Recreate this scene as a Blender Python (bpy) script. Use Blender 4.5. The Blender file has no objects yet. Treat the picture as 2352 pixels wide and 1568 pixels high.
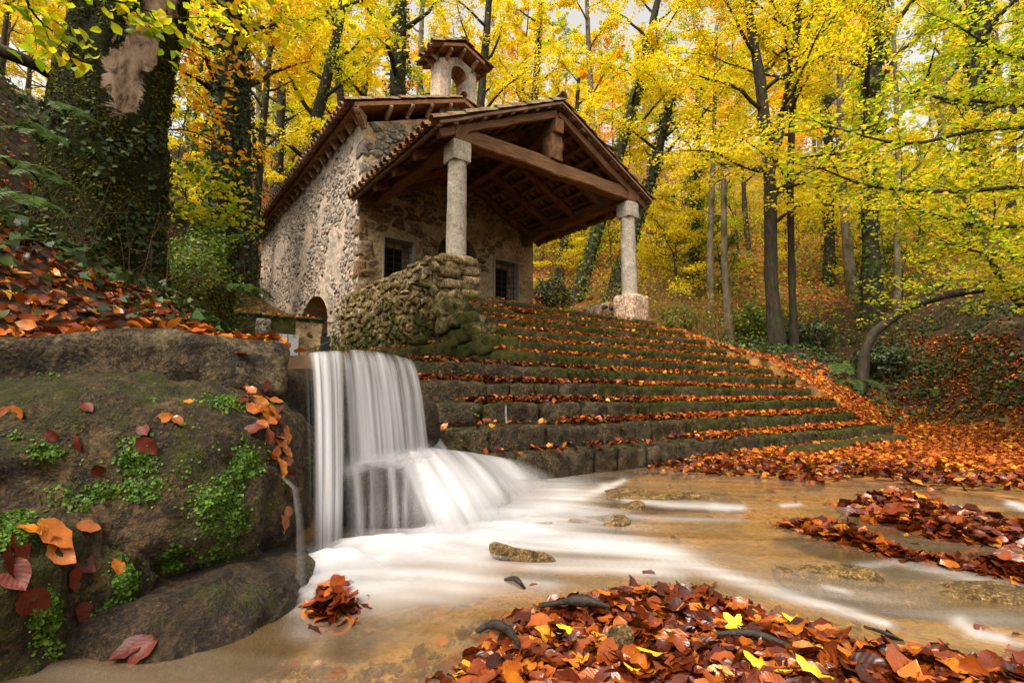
import bpy, bmesh, math, random
import numpy as np
from mathutils import Vector, Matrix
rnd = random.Random(11)
rng = np.random.default_rng(11)
S = bpy.context.scene
COL = S.collection

# ------------------------------------------------------------------ camera
F_PX, YAW, PITCH = 1156.9, 0.649, 0.1111          # focal length in px of a 2352 px wide frame
CAM = np.array([-3.378, -9.347, 0.716])
FW = np.array([math.sin(YAW)*math.cos(PITCH), math.cos(YAW)*math.cos(PITCH), math.sin(PITCH)])
RT = np.array([math.cos(YAW), -math.sin(YAW), 0.0])
UP = np.cross(RT, FW)
def at(x, y, dep):
    """world point seen at photo position x, y (2352 px wide) and dep metres deep"""
    return CAM + (FW + RT*(x-1176)/F_PX - UP*(y-784)/F_PX)*dep
def at_z(x, y, z):
    d = FW + RT*(x-1176)/F_PX - UP*(y-784)/F_PX
    return CAM + d*((z-CAM[2])/d[2])
def depth_of(P):
    return (np.asarray(P)-CAM) @ FW
cam = bpy.data.cameras.new('camera'); cam_o = bpy.data.objects.new('camera', cam); COL.objects.link(cam_o)
cam.sensor_width = 36.0; cam.lens = 36.0*F_PX/2352.0; cam.clip_start = 0.05; cam.clip_end = 600
cam_o.location = CAM
cam_o.matrix_world = Matrix(((RT[0],UP[0],-FW[0],CAM[0]),(RT[1],UP[1],-FW[1],CAM[1]),(RT[2],UP[2],-FW[2],CAM[2]),(0,0,0,1)))
S.camera = cam_o

# ------------------------------------------------------------------ light
SUN_EL, SUN_AZ = math.radians(55), math.radians(-112)      # direction the light comes from, azimuth from +Y to +X
w = bpy.data.worlds.new('World'); S.world = w; w.use_nodes = True
nt = w.node_tree; bg = nt.nodes['Background']
sky = nt.nodes.new('ShaderNodeTexSky'); sky.sky_type = 'NISHITA'; sky.sun_disc = False
sky.sun_elevation = SUN_EL; sky.sun_rotation = SUN_AZ
sky.air_density = 1.0; sky.dust_density = 4.0
hs = nt.nodes.new('ShaderNodeHueSaturation'); hs.inputs['Saturation'].default_value = 0.06
hs.inputs['Value'].default_value = 1.0
nt.links.new(sky.outputs[0], hs.inputs['Color']); mx = nt.nodes.new('ShaderNodeMix'); mx.data_type = 'RGBA'; mx.blend_type = 'MULTIPLY'; mx.inputs[0].default_value = 1.0
mx.inputs[7].default_value = (1.0, .955, .88, 1)
nt.links.new(hs.outputs[0], mx.inputs[6]); nt.links.new(mx.outputs[2], bg.inputs[0])
bg.inputs[1].default_value = 0.13
sun = bpy.data.lights.new('sun', 'SUN'); sun.energy = 1.5; sun.angle = math.radians(20); sun.color = (1.0, 0.87, 0.70)
sun_o = bpy.data.objects.new('sun', sun); COL.objects.link(sun_o)
sd = Vector((math.sin(SUN_AZ)*math.cos(SUN_EL), math.cos(SUN_AZ)*math.cos(SUN_EL), math.sin(SUN_EL)))
sun_o.rotation_euler = sd.to_track_quat('Z', 'Y').to_euler()
S.view_settings.view_transform = 'Standard'; S.view_settings.look = 'None'
S.view_settings.gamma = 1.0; S.view_settings.exposure = 1.38; S.view_settings.use_curve_mapping = False
S.cycles.max_bounces = 8; S.cycles.transparent_max_bounces = 16; S.cycles.diffuse_bounces = 4
S.cycles.use_denoising = True; S.cycles.caustics_reflective = False; S.cycles.caustics_refractive = False
S.cycles.sample_clamp_indirect = 6.0

# ------------------------------------------------------------------ noise
_perm = np.random.default_rng(5).permutation(256).astype(np.int64); _perm = np.concatenate([_perm,_perm,_perm])
_grad = np.random.default_rng(6).normal(size=(256,3)); _grad /= np.linalg.norm(_grad,axis=1)[:,None]
def noise3(p):
    p = np.asarray(p,float); i = np.floor(p).astype(np.int64); f = p-i; u = f*f*f*(f*(f*6-15)+10); i &= 255
    def g(dx,dy,dz):
        h = _perm[_perm[_perm[i[...,0]+dx]+i[...,1]+dy]+i[...,2]+dz]
        return (_grad[h & 255]*(f-np.array([dx,dy,dz]))).sum(-1)
    def L(a,b,t): return a+(b-a)*t
    x = L(L(L(g(0,0,0),g(1,0,0),u[...,0]),L(g(0,1,0),g(1,1,0),u[...,0]),u[...,1]),
          L(L(g(0,0,1),g(1,0,1),u[...,0]),L(g(0,1,1),g(1,1,1),u[...,0]),u[...,1]),u[...,2])
    return x*1.5
def fbm(p, oct=4, gain=.5):
    p = np.asarray(p,float); a = 1.0; s = 0; 
    for k in range(oct): s = s + a*noise3(p*(2.03**k)+k*17.3); a *= gain
    return s
def fbm2(x, y, sc, oct=4, z=0.0, gain=.5):
    x = np.asarray(x,float); y = np.asarray(y,float)
    return fbm(np.stack([x*sc, y*sc, np.full(np.broadcast(x,y).shape, z)],-1), oct, gain)

# ------------------------------------------------------------------ objects
def tag(o, label=None, cat=None, group=None, kind=None):
    if label: o['label'] = label
    if cat: o['category'] = cat
    if group: o['group'] = group
    if kind: o['kind'] = kind
    return o
def empty(name, loc=(0,0,0)):
    o = bpy.data.objects.new(name, None); o.location = [float(c) for c in loc]; o.empty_display_size = .2
    COL.objects.link(o); return o
def thing(name, label, cat, group=None, loc=(0,0,0)):
    return tag(empty(name, loc), label, cat, group)
def link(name, me, parent=None):
    o = bpy.data.objects.new(name, me); COL.objects.link(o)
    if parent is not None:
        o.parent = parent
        base = parent
        off = Vector((0,0,0))
        while base is not None: off += base.location; base = base.parent
        o.location = -off                      # meshes are written in world coordinates
    return o
def mesh_np(name, V, F, mat=None, smooth=True, uv=None):
    """V (n,3), F (m,k) array or a list of such arrays"""
    Fs = F if isinstance(F, list) else [F]
    Fs = [np.asarray(f,np.int32) for f in Fs if len(f)]
    me = bpy.data.meshes.new(name)
    me.vertices.add(len(V)); me.vertices.foreach_set('co', np.asarray(V,np.float32).ravel())
    nl = sum(f.size for f in Fs); npoly = sum(len(f) for f in Fs)
    me.loops.add(nl); me.polygons.add(npoly)
    me.loops.foreach_set('vertex_index', np.concatenate([f.ravel() for f in Fs]))
    st=[]; c=0
    for f in Fs:
        k=f.shape[1]; st.append(c+np.arange(len(f))*k); c+=f.size
    me.polygons.foreach_set('loop_start', np.concatenate(st).astype(np.int32))
    me.polygons.foreach_set('use_smooth', np.full(npoly, smooth))
    if uv is not None:
        l = me.uv_layers.new(name='UVMap'); idx = np.concatenate([f.ravel() for f in Fs])
        l.data.foreach_set('uv', np.asarray(uv,np.float32)[idx].ravel())
    me.update(calc_edges=True); me.validate()
    if mat: me.materials.append(mat)
    return me
class MB:
    def __init__(s): s.V=[]; s.F3=[]; s.F4=[]; s.n=0
    def add(s, V, F):
        V=np.asarray(V,float).reshape(-1,3); s.V.append(V)
        Fs = F if isinstance(F,list) and len(F) and isinstance(F[0],np.ndarray) and F[0].ndim==2 else [np.asarray(F)]
        for f in Fs:
            if len(f)==0: continue
            (s.F3 if f.shape[1]==3 else s.F4).append(f+s.n)
        s.n+=len(V); return s
    def box(s, lo, hi):
        x0,y0,z0=lo; x1,y1,z1=hi
        s.add([(x0,y0,z0),(x1,y0,z0),(x1,y1,z0),(x0,y1,z0),(x0,y0,z1),(x1,y0,z1),(x1,y1,z1),(x0,y1,z1)],
              [np.array([(0,3,2,1),(4,5,6,7),(0,1,5,4),(1,2,6,5),(2,3,7,6),(3,0,4,7)])]); return s
    def mesh(s, name, mat, smooth=False):
        F=[]
        if s.F3: F.append(np.concatenate(s.F3))
        if s.F4: F.append(np.concatenate(s.F4))
        return mesh_np(name, np.concatenate(s.V), F, mat, smooth)
    def build(s, name, mat, parent=None, smooth=False):
        return link(name, s.mesh(name,mat,smooth), parent)
def frame_of(d):
    d = np.asarray(d,float); d = d/np.linalg.norm(d)
    a = np.array([0,0,1.0]) if abs(d[2])<.9 else np.array([1.0,0,0])
    u = np.cross(a,d); u/=np.linalg.norm(u); return u, np.cross(d,u), d
def tube(mb, pts, rad, seg=8, caps=True, wob=0.0, seed=0.0, sub=1):
    pts=np.asarray(pts,float); rad=np.asarray(rad,float)
    if sub>1 and len(pts)>2:                      # Catmull-Rom
        n=len(pts); P=np.vstack([2*pts[0]-pts[1],pts,2*pts[-1]-pts[-2]]); out=[]; ro=[]
        for i in range(n-1):
            for k in range(sub):
                t=k/sub; a,b,c,d=P[i],P[i+1],P[i+2],P[i+3]
                out.append(.5*((2*b)+(c-a)*t+(2*a-5*b+4*c-d)*t*t+(3*b-a-3*c+d)*t**3)); ro.append(rad[i]*(1-t)+rad[i+1]*t)
        out.append(pts[-1]); ro.append(rad[-1]); pts=np.array(out); rad=np.array(ro)
    n=len(pts); ang=np.arange(seg)*2*math.pi/seg; V=np.zeros((n,seg,3))
    u0=None
    for i in range(n):
        d=pts[min(i+1,n-1)]-pts[max(i-1,0)]
        d=d/(np.linalg.norm(d)+1e-9)
        if u0 is None: u,v,_=frame_of(d)
        else:
            u=u0-d*(u0@d); u/=np.linalg.norm(u)+1e-9; v=np.cross(d,u)
        u0=u
        V[i]=pts[i]+rad[i]*(np.cos(ang)[:,None]*u+np.sin(ang)[:,None]*v)
    if wob>0:
        ctr=pts[:,None,:]; dirv=(V-ctr); nn=fbm(V*np.array([1,1,.45])*2.2/ max(rad.max(),.05)*.35+seed,3)
        V=ctr+dirv*(1+wob*nn)[...,None]
    base=np.arange(n-1)[:,None]*seg; k=np.arange(seg)[None,:]; k2=(k+1)%seg
    F=np.stack([base+k,base+k2,base+seg+k2,base+seg+k],-1).reshape(-1,4)
    mb.add(V.reshape(-1,3),[F])
    if caps:
        for i,flip in ((0,True),(n-1,False)):
            idx=np.arange(seg)+ i*seg
            c=len(mb.V); cc=pts[i]
            ring=V[i]; tri=np.stack([np.arange(seg),(np.arange(seg)+1)%seg,np.full(seg,seg)],-1)
            if flip: tri=tri[:,::-1]
            mb.add(np.vstack([ring,cc]),[tri])
    return mb
def beam(mb, a, b, wdt, hgt, up=(0,0,1), jit=0.0, n=1, seed=0):
    """timber from a to b, a and b at the centre of its section"""
    a=np.asarray(a,float); b=np.asarray(b,float); d=(b-a)/np.linalg.norm(b-a)
    r=np.cross(d,np.asarray(up,float)); r/=np.linalg.norm(r); u=np.cross(r,d)
    V=[]
    rr=np.random.default_rng(abs(seed)+3)
    ch=min(wdt,hgt)*.1
    sec=[(-wdt/2+ch,-hgt/2),(wdt/2-ch,-hgt/2),(wdt/2,-hgt/2+ch),(wdt/2,hgt/2-ch),(wdt/2-ch,hgt/2),(-wdt/2+ch,hgt/2),(-wdt/2,hgt/2-ch),(-wdt/2,-hgt/2+ch)]
    for i in range(n+1):
        c=a+(b-a)*i/n; o=rr.normal(size=2)*jit
        for (x,y) in sec:
            e=rr.normal(size=2)*jit*.35
            V.append(c+r*(x+o[0]+e[0])+u*(y+o[1]+e[1]))
    F=[]
    m=8
    for i in range(n):
        for k in range(m):
            F.append((i*m+k,i*m+(k+1)%m,(i+1)*m+(k+1)%m,(i+1)*m+k))
    mb.add(V,[np.array(F)])
    for i,fl in ((0,1),(n,0)):
        ring=np.array(V[i*m:(i+1)*m]); tri=np.array([(k,(k+1)%m,m) for k in range(m)])
        mb.add(np.vstack([ring,ring.mean(0)]),[tri[:,::-1] if fl else tri])
    return mb
_bc={}
def block_lattice(nx,ny,nz):
    key=(nx,ny,nz)
    if key in _bc: return _bc[key]
    idx={}; P=[]; F=[]
    def vid(i,j,k):
        t=(i,j,k)
        if t not in idx: idx[t]=len(P); P.append((2*i/nx-1,2*j/ny-1,2*k/nz-1))
        return idx[t]
    for i in range(nx):
        for j in range(ny):
            F.append((vid(i,j,0),vid(i,j+1,0),vid(i+1,j+1,0),vid(i+1,j,0)))
            F.append((vid(i,j,nz),vid(i+1,j,nz),vid(i+1,j+1,nz),vid(i,j+1,nz)))
    for i in range(nx):
        for k in range(nz):
            F.append((vid(i,0,k),vid(i+1,0,k),vid(i+1,0,k+1),vid(i,0,k+1)))
            F.append((vid(i,ny,k),vid(i,ny,k+1),vid(i+1,ny,k+1),vid(i+1,ny,k)))
    for j in range(ny):
        for k in range(nz):
            F.append((vid(0,j,k),vid(0,j,k+1),vid(0,j+1,k+1),vid(0,j+1,k)))
            F.append((vid(nx,j,k),vid(nx,j+1,k),vid(nx,j+1,k+1),vid(nx,j,k+1)))
    _bc[key]=(np.array(P,float),np.array(F)); return _bc[key]
def block(center, size, seg=(5,3,3), pw=9, rough=.02, sc=3.0, seed=0.0, axes=None, warp=0.0):
    """rough-hewn block: rounded box with noise; returns V,F"""
    P,F=block_lattice(*seg); size=np.asarray(size,float)
    q=P/((np.abs(P)**pw).sum(1)**(1/pw))[:,None]
    V=q*size/2
    if warp: V=V+np.stack([fbm(V*1.3+seed+9*k,2) for k in range(3)],-1)*warp
    n=q/np.linalg.norm(q,axis=1)[:,None]
    V=V+n*(fbm(V*sc+seed*3.7,3)*rough)[:,None]
    if axes is not None: V=V@np.asarray(axes,float)
    return V+np.asarray(center,float), F
def icos(sub):
    bm=bmesh.new(); bmesh.ops.create_icosphere(bm,subdivisions=sub,radius=1.0)
    V=np.array([v.co[:] for v in bm.verts]); F=np.array([[v.index for v in f.verts] for f in bm.faces]); bm.free(); return V,F
_ico={k:icos(k) for k in (2,3,4,5,6)}
# ------------------------------------------------------------------ materials
class NT:
    def __init__(s, name):
        s.m=bpy.data.materials.new(name); s.m.use_nodes=True; s.t=s.m.node_tree
        s.b=s.t.nodes['Principled BSDF']; s.out=s.t.nodes['Material Output']
    def n(s, typ, **kw):
        x=s.t.nodes.new('ShaderNode'+typ)
        for k,v in kw.items():
            if k in x.inputs: s.set(x.inputs[k],v)
            else: setattr(x,k,v)
        return x
    def set(s, sock, v):
        if isinstance(v,bpy.types.NodeSocket): s.t.links.new(v,sock)
        elif isinstance(v,tuple) and len(v)==3 and sock.type=='RGBA': sock.default_value=(*v,1)
        else: sock.default_value=v
    def pos(s, scale=(1,1,1)):
        g=s.n('NewGeometry'); mp=s.n('Mapping'); s.set(mp.inputs['Vector'],g.outputs['Position']); mp.inputs['Scale'].default_value=scale
        return mp.outputs[0]
    def noise(s, vec, scale, detail=4, rough=.55, dist=0):
        x=s.n('TexNoise'); s.set(x.inputs['Vector'],vec); x.inputs['Scale'].default_value=scale; x.inputs['Detail'].default_value=detail
        x.inputs['Roughness'].default_value=rough; x.inputs['Distortion'].default_value=dist; return x.outputs[0]
    def voro(s, vec, scale, feature='F1', out='Distance', rnd=1.0):
        x=s.n('TexVoronoi'); x.feature=feature; s.set(x.inputs['Vector'],vec); x.inputs['Scale'].default_value=scale; x.inputs['Randomness'].default_value=rnd
        return x.outputs[out]
    def ramp(s, fac, stops, interp='LINEAR'):
        x=s.n('ValToRGB'); s.set(x.inputs[0],fac); r=x.color_ramp; r.interpolation=interp
        while len(r.elements)<len(stops): r.elements.new(.5)
        for e,(p,c) in zip(r.elements,stops): e.position=p; e.color=(*c,1) if isinstance(c,tuple) else (c,c,c,1)
        return x.outputs[0]
    def mix(s, fac, a, b, mode='MIX'):
        x=s.n('Mix'); x.data_type='RGBA'; x.blend_type=mode; x.clamp_factor=True
        s.set(x.inputs[0],fac); s.set(x.inputs[6],a); s.set(x.inputs[7],b); return x.outputs[2]
    def math(s, op, a, b=0.0, clamp=False):
        x=s.n('Math'); x.operation=op; x.use_clamp=clamp; s.set(x.inputs[0],a); s.set(x.inputs[1],b); return x.outputs[0]
    def sep(s, vec):
        x=s.n('SeparateXYZ'); s.set(x.inputs[0],vec); return x.outputs
    def bump(s, h, strength=.5, dist=.02, nrm=None):
        x=s.n('Bump'); s.set(x.inputs['Height'],h); x.inputs['Strength'].default_value=strength; x.inputs['Distance'].default_value=dist
        if nrm is not None: s.set(x.inputs['Normal'],nrm)
        return x.outputs[0]
    def rand(s):
        """one random number per piece: per island plus per object"""
        g=s.n('NewGeometry'); o=s.n('ObjectInfo')
        return s.math('FRACT', s.math('ADD', g.outputs['Random Per Island'], o.outputs['Random']))
    def fin(s, color, rough=.8, nrm=None, spec=.5, **kw):
        s.set(s.b.inputs['Base Color'],color); s.set(s.b.inputs['Roughness'],rough); s.set(s.b.inputs['Specular IOR Level'],spec)
        if nrm is not None: s.set(s.b.inputs['Normal'],nrm)
        for k,v in kw.items(): s.set(s.b.inputs[k],v)
        return s.m
MOSS_D, MOSS_L = (.010,.013,.0015), (.115,.105,.006)

def stone_mat(name, cols, moss=None, moss_amt=0.0, wet=False, grain=14.0, moss_low=None, speck=.35, blot=None):
    t=NT(name); p=t.pos()
    c=t.ramp(t.rand(), [(i/(len(cols)-1),q) for i,q in enumerate(cols)])
    n1=t.noise(p,grain,8,.72); n2=t.noise(p,2.6,6,.68,.6); n3=t.noise(p,52,5,.75)
    c=t.mix(t.math('MULTIPLY',t.ramp(n2,[(.40,0.0),(.60,1.0)]),.6), c, cols[len(cols)//2])
    c=t.mix(1.0,c,t.ramp(n1,[(.35,(.22,.20,.18)),(.45,(.62,.60,.58)),(.54,(1.05,1.03,1.0)),(.64,(1.7,1.6,1.45))]),'MULTIPLY')
    c=t.mix(min(1.0,speck*1.6),c,t.mix(1.0,c,t.ramp(n3,[(.38,(.18,.16,.14)),(.48,(.85,.83,.80)),(.54,(1.15,1.12,1.08)),(.63,(2.1,2.0,1.85))]),'MULTIPLY'))
    if wet: c=t.mix(1.0,c,t.ramp(t.noise(p,120,4,.8),[(.38,(.22,.20,.18)),(.48,(.80,.78,.75)),(.54,(1.15,1.12,1.05)),(.64,(2.3,2.15,1.9))]),'MULTIPLY')  # dark pits and bright glints of wet grain painted into the colour
    if blot is not None: c=t.mix(t.ramp(t.noise(p,3.7,7,.72,.8),[(.52,0.0),(.60,.85)]),c,t.mix(1.0,blot,t.ramp(n3,[(.36,(.4,.4,.4)),(.64,(1.4,1.4,1.4))]),'MULTIPLY'))
    h=t.math('ADD',t.math('MULTIPLY',n1,.8),t.math('MULTIPLY',n3,.4))
    rough=t.ramp(n3,[(.40,.75),(.52,.48),(.62,.24)]) if wet else t.ramp(n1,[(.3,.75),(.7,.95)])
    if moss_amt>0:
        g=t.n('NewGeometry'); nz=t.sep(g.outputs['Normal'])[2]
        mfac=t.math('ADD',t.noise(p,2.3,7,.72),t.math('MULTIPLY',nz,.08))
        if moss_low is not None:
            z=t.sep(p)[2]; lo,hi=moss_low
            mr=t.n('MapRange'); t.set(mr.inputs[0],z); mr.inputs[1].default_value=lo; mr.inputs[2].default_value=hi; mr.inputs[3].default_value=.26; mr.inputs[4].default_value=-.20
            mfac=t.math('ADD',mfac,mr.outputs[0])
        mfac=t.ramp(mfac,[(max(0.0,.66-moss_amt*.42),0.0),(min(1.0,.76-moss_amt*.42),1.0)])
        mc=t.ramp(t.noise(p,11,7,.75),[(.34,MOSS_D),(.48,(.05,.053,.005)),(.64,MOSS_L)])
        mc=t.mix(t.ramp(t.noise(p,70,4,.7),[(.36,0.0),(.64,.75)]),mc,(.02,.024,.003))
        c=t.mix(mfac,c,mc)
        h=t.math('ADD',h,t.math('MULTIPLY',mfac,t.math('MULTIPLY',t.noise(p,90,3,.7),.9)))
        rough=t.mix(mfac,rough,(.9,.9,.9))
    return t.fin(c, rough, t.bump(h,1.0,.05 if wet else .03), .32 if wet else .25)

M={}
def build_mats():
    # chapel render: pale lime with grey and rusty stains, mossy near the spring
    t=NT('lime_render'); p=t.pos()
    n=t.noise(p,1.3,5,.62); n2=t.noise(p,11,6,.7); n3=t.noise(p,38,4,.7)
    c=t.ramp(n,[(.34,(.33,.285,.245)),(.45,(.45,.38,.315)),(.55,(.55,.435,.345)),(.66,(.62,.44,.315))])
    c=t.mix(1.0,c,t.ramp(n2,[(.34,(.42,.40,.38)),(.47,(.85,.84,.82)),(.6,(1.15,1.13,1.1))]),'MULTIPLY')
    c=t.mix(.7,c,t.mix(1.0,c,t.ramp(n3,[(.36,(.5,.48,.46)),(.5,(1.0,1.0,1.0)),(.65,(1.3,1.3,1.3))]),'MULTIPLY'))
    z=t.sep(p)[2]; mr=t.n('MapRange'); t.set(mr.inputs[0],z)
    mr.inputs[1].default_value=1.6; mr.inputs[2].default_value=4.6; mr.inputs[3].default_value=.32; mr.inputs[4].default_value=-.3
    mf=t.ramp(t.math('ADD',t.noise(p,1.8,5,.65),mr.outputs[0]),[(.52,0.0),(.72,1.0)])
    c=t.mix(t.math('MULTIPLY',mf,.85),c,t.ramp(n2,[(.3,(.05,.045,.008)),(.65,(.17,.14,.03))]))
    h=t.math('ADD',t.math('MULTIPLY',n2,.8),t.math('MULTIPLY',n3,.4))
    M['render']=t.fin(c,.92,t.bump(h,.9,.03),.2); M['mortar_moss']=M['render']
    # front wall under the porch: warmer ochre
    t=NT('ochre_render'); p=t.pos()
    n=t.noise(p,1.6,5,.62); n2=t.noise(p,13,6,.7)
    c=t.ramp(n,[(.34,(.17,.115,.06)),(.47,(.33,.235,.135)),(.57,(.43,.315,.185)),(.68,(.36,.32,.26))])
    c=t.mix(1.0,c,t.ramp(n2,[(.34,(.38,.35,.32)),(.47,(.85,.84,.82)),(.62,(1.2,1.17,1.12))]),'MULTIPLY')
    M['ochre']=t.fin(c,.92,t.bump(t.math('ADD',n2,t.math('MULTIPLY',t.noise(p,40,4,.7),.4)),.8,.03),.2)
    M['wstone']=stone_mat('rubble_grey',[(.38,.34,.295),(.45,.385,.32),(.29,.26,.23),(.52,.44,.36),(.37,.30,.225)],1,.10,moss_low=(1.8,4.2))
    M['gstone']=stone_mat('gable_rubble',[(.17,.155,.145),(.29,.25,.21),(.10,.095,.09),(.34,.29,.24),(.22,.17,.13)])
    M['fstone']=stone_mat('rubble_brown',[(.20,.115,.05),(.27,.185,.10),(.13,.085,.045),(.30,.23,.15),(.19,.14,.085)])
    M['mstone']=stone_mat('rubble_mossy',[(.22,.165,.06),(.29,.225,.10),(.14,.11,.045),(.34,.27,.16),(.19,.16,.07)],1,.32,moss_low=(1.2,3.2),speck=.6)
    M['step']=stone_mat('step_stone',[(.070,.054,.027),(.105,.083,.046),(.050,.038,.019),(.09,.07,.036)],1,.50,speck=.6)
    M['step_wet']=stone_mat('wet_step_stone',[(.050,.036,.016),(.085,.063,.028),(.036,.026,.012),(.105,.08,.04)],1,.16,wet=True,speck=.6,blot=(.12,.09,.045))
    M['rock']=stone_mat('wet_boulder',[(.034,.022,.009),(.046,.030,.012)],1,.32,wet=True,grain=8,speck=.65,blot=(.13,.08,.032))
    M['ledge']=stone_mat('ledge_stone',[(.050,.034,.015),(.065,.045,.02)],1,.06,wet=True,grain=5,speck=.6,blot=(.17,.125,.06))
    M['dark_rock']=stone_mat('dark_wet_rock',[(.030,.020,.013),(.042,.03,.019)],1,.06,wet=True,grain=9,speck=.6,blot=(.07,.045,.02))
    M['mossy_dark']=stone_mat('moss_covered_stone',[(.035,.03,.018),(.05,.042,.026)],1,.62)
    M['slab']=stone_mat('stream_slab',[(.27,.18,.07),(.21,.14,.055)],None,0,wet=True,grain=20)
    M['pale']=stone_mat('pale_render',[(.56,.40,.29),(.48,.37,.28)],1,.06,moss_low=(2.3,2.7),speck=.4)
    # columns
    t=NT('column_stone'); p=t.pos(); n=t.noise(p,5,6,.7); n2=t.noise(p,2.2,4,.6)
    c=t.ramp(n,[(.28,(.17,.145,.115)),(.45,(.36,.32,.265)),(.62,(.47,.42,.36)),(.8,(.60,.57,.53))])
    c=t.mix(t.ramp(n2,[(.45,0.0),(.65,.6)]),c,(.30,.26,.19))
    c=t.mix(t.ramp(t.noise(p,4.6,6,.65),[(.62,0.0),(.65,.75)]),c,(.64,.62,.60))
    c=t.mix(1.0,c,t.ramp(t.noise(p,26,6,.75),[(.36,(.45,.43,.4)),(.5,(.95,.95,.95)),(.62,(1.12,1.12,1.1))]),'MULTIPLY')
    M['column']=t.fin(c,.85,t.bump(t.noise(p,30,5,.7),.4,.01),.25)
    # tiles
    t=NT('terracotta_tile'); p=t.pos(); g=t.n('NewGeometry')
    c=t.ramp(t.rand(),[(0,(.11,.05,.026)),(.3,(.19,.085,.042)),(.6,(.25,.115,.055)),(.8,(.17,.10,.06)),(1,(.085,.05,.034))])
    c=t.mix(.55,c,t.ramp(t.noise(p,14,5,.7),[(.36,(.2,.19,.17)),(.5,(.5,.5,.5)),(.64,(.8,.77,.7))]),'OVERLAY')
    nz=t.sep(g.outputs['Normal'])[2]
    mf=t.ramp(t.math('ADD',t.noise(p,4,5,.65),t.math('MULTIPLY',nz,.26)),[(.58,0.0),(.72,1.0)])
    c=t.mix(t.math('MULTIPLY',mf,.8),c,t.ramp(t.noise(p,22,4,.7),[(.3,(.10,.10,.04)),(.6,(.26,.24,.12)),(.75,(.40,.38,.30))]))
    M['tile']=t.fin(c,.85,t.bump(t.noise(p,40,4,.7),.4,.01),.3)
    t=NT('terracotta_soffit'); p=t.pos()
    br=t.n('TexBrick'); t.set(br.inputs['Vector'],p); br.inputs['Scale'].default_value=3.2
    c=t.ramp(t.noise(p,8,5,.7),[(.36,(.15,.062,.030)),(.64,(.29,.125,.06))])
    M['soffit']=t.fin(c,.85,t.bump(t.noise(p,30,4,.7),.4,.01),.3)
    M['brick']=stone_mat('terracotta_brick',[(.28,.13,.07),(.36,.17,.09),(.24,.12,.07)])
    M['corbel']=stone_mat('corbel_stone',[(.30,.19,.11),(.36,.24,.15)])
    # wood
    def wood(name,a,b,dark,rough=.75):
        t=NT(name); tc=t.n('TexCoord'); p=t.pos()
        mp=t.n('Mapping'); t.set(mp.inputs[0],tc.outputs['UV'])
        mp.inputs['Scale'].default_value=(1.2,22,1)
        g=t.noise(mp.outputs[0],3.0,6,.65,.6)
        c=t.ramp(g,[(.28,dark),(.5,a),(.72,b)])
        c=t.mix(.4,c,t.ramp(t.noise(p,3,5,.6),[(.3,(.25,.25,.25)),(.7,(.8,.8,.8))]),'OVERLAY')
        return t.fin(c,rough,t.bump(g,.6,.012),.3)
    M['wood']=wood('weathered_beam',(.15,.072,.030),(.25,.128,.058),(.030,.014,.007))
    M['wood2']=wood('grey_batten',(.17,.105,.06),(.27,.18,.11),(.05,.03,.018))
    M['door']=wood('dark_door',(.045,.03,.02),(.07,.05,.034),(.015,.01,.007))
    t=NT('black_iron'); M['iron']=t.fin((.025,.022,.02),.6,None,.4)
    t=NT('interior_shade'); M['dark']=t.fin((.012,.011,.010),.95,None,.1)  # near-black colour stands in for unlit depth
    t=NT('painted_rusty_metal'); p=t.pos(); n=t.noise(p,9,4,.6)
    c=t.mix(t.ramp(n,[(.62,0.0),(.65,1.0)]),t.ramp(t.noise(p,4,4,.6),[(.3,(.30,.33,.37)),(.7,(.42,.46,.50))]),t.ramp(t.noise(p,30,3,.6),[(.3,(.16,.05,.02)),(.7,(.36,.15,.05))]))
    M['panel']=t.fin(c,.55,None,.4)
    M['plaque']=stone_mat('carved_plaque',[(.22,.21,.17),(.19,.18,.15)],1,.05)
    # ground
    t=NT('leafy_ground'); p=t.pos(); v=t.voro(p,9,'F1','Color')
    c=t.ramp(t.sep(v)[0],[(0,(.07,.025,.010)),(.3,(.16,.06,.016)),(.6,(.25,.10,.022)),(.85,(.33,.15,.03)),(1,(.12,.06,.02))])
    c=t.mix(t.ramp(t.noise(p,.45,4,.6),[(.42,0.0),(.68,.8)]),c,t.ramp(t.noise(p,20,4,.7),[(.36,(.035,.026,.009)),(.64,(.10,.075,.022))]))
    c=t.mix(t.ramp(t.noise(p,.8,5,.65),[(.50,0.0),(.60,.7)]),c,t.ramp(t.noise(p,24,4,.7),[(.36,(.03,.035,.008)),(.64,(.10,.10,.02))]))
    gb=t.voro(p,9); a2=t.n('Attribute'); a2.attribute_name='bed'
    so=t.ramp(t.noise(p,6,6,.7),[(.36,(.010,.006,.004)),(.5,(.026,.014,.007)),(.66,(.07,.03,.011))])  # dark earth, with the deep shade of the banks put into its colour
    a1=t.n('Attribute'); a1.attribute_name='soil_shade'; c=t.mix(a1.outputs['Fac'],c,so)
    v2=t.voro(p,52,'F1','Color'); n=t.noise(p,2.2,5,.6)
    be=t.ramp(t.sep(v2)[0],[(0,(.20,.09,.020)),(.35,(.38,.19,.048)),(.7,(.52,.29,.085)),(1,(.44,.29,.13))])
    be=t.mix(t.ramp(n,[(.38,0.0),(.56,.85)]),be,t.ramp(t.noise(p,16,5,.7),[(.36,(.09,.055,.016)),(.64,(.25,.165,.05))]))
    c=t.mix(a2.outputs['Fac'],c,be)
    gb=t.mix(a2.outputs['Fac'],gb,t.mix(1.0,t.voro(p,52),(.4,.4,.4),'MULTIPLY')); M['ground']=t.fin(c,.85,t.bump(gb,.7,.03),.25)
    # bark
    t=NT('dark_bark'); p=t.pos((1,1,.28)); n=t.noise(p,14,6,.7,.4); n2=t.noise(t.pos(),2.6,4,.6)
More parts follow.
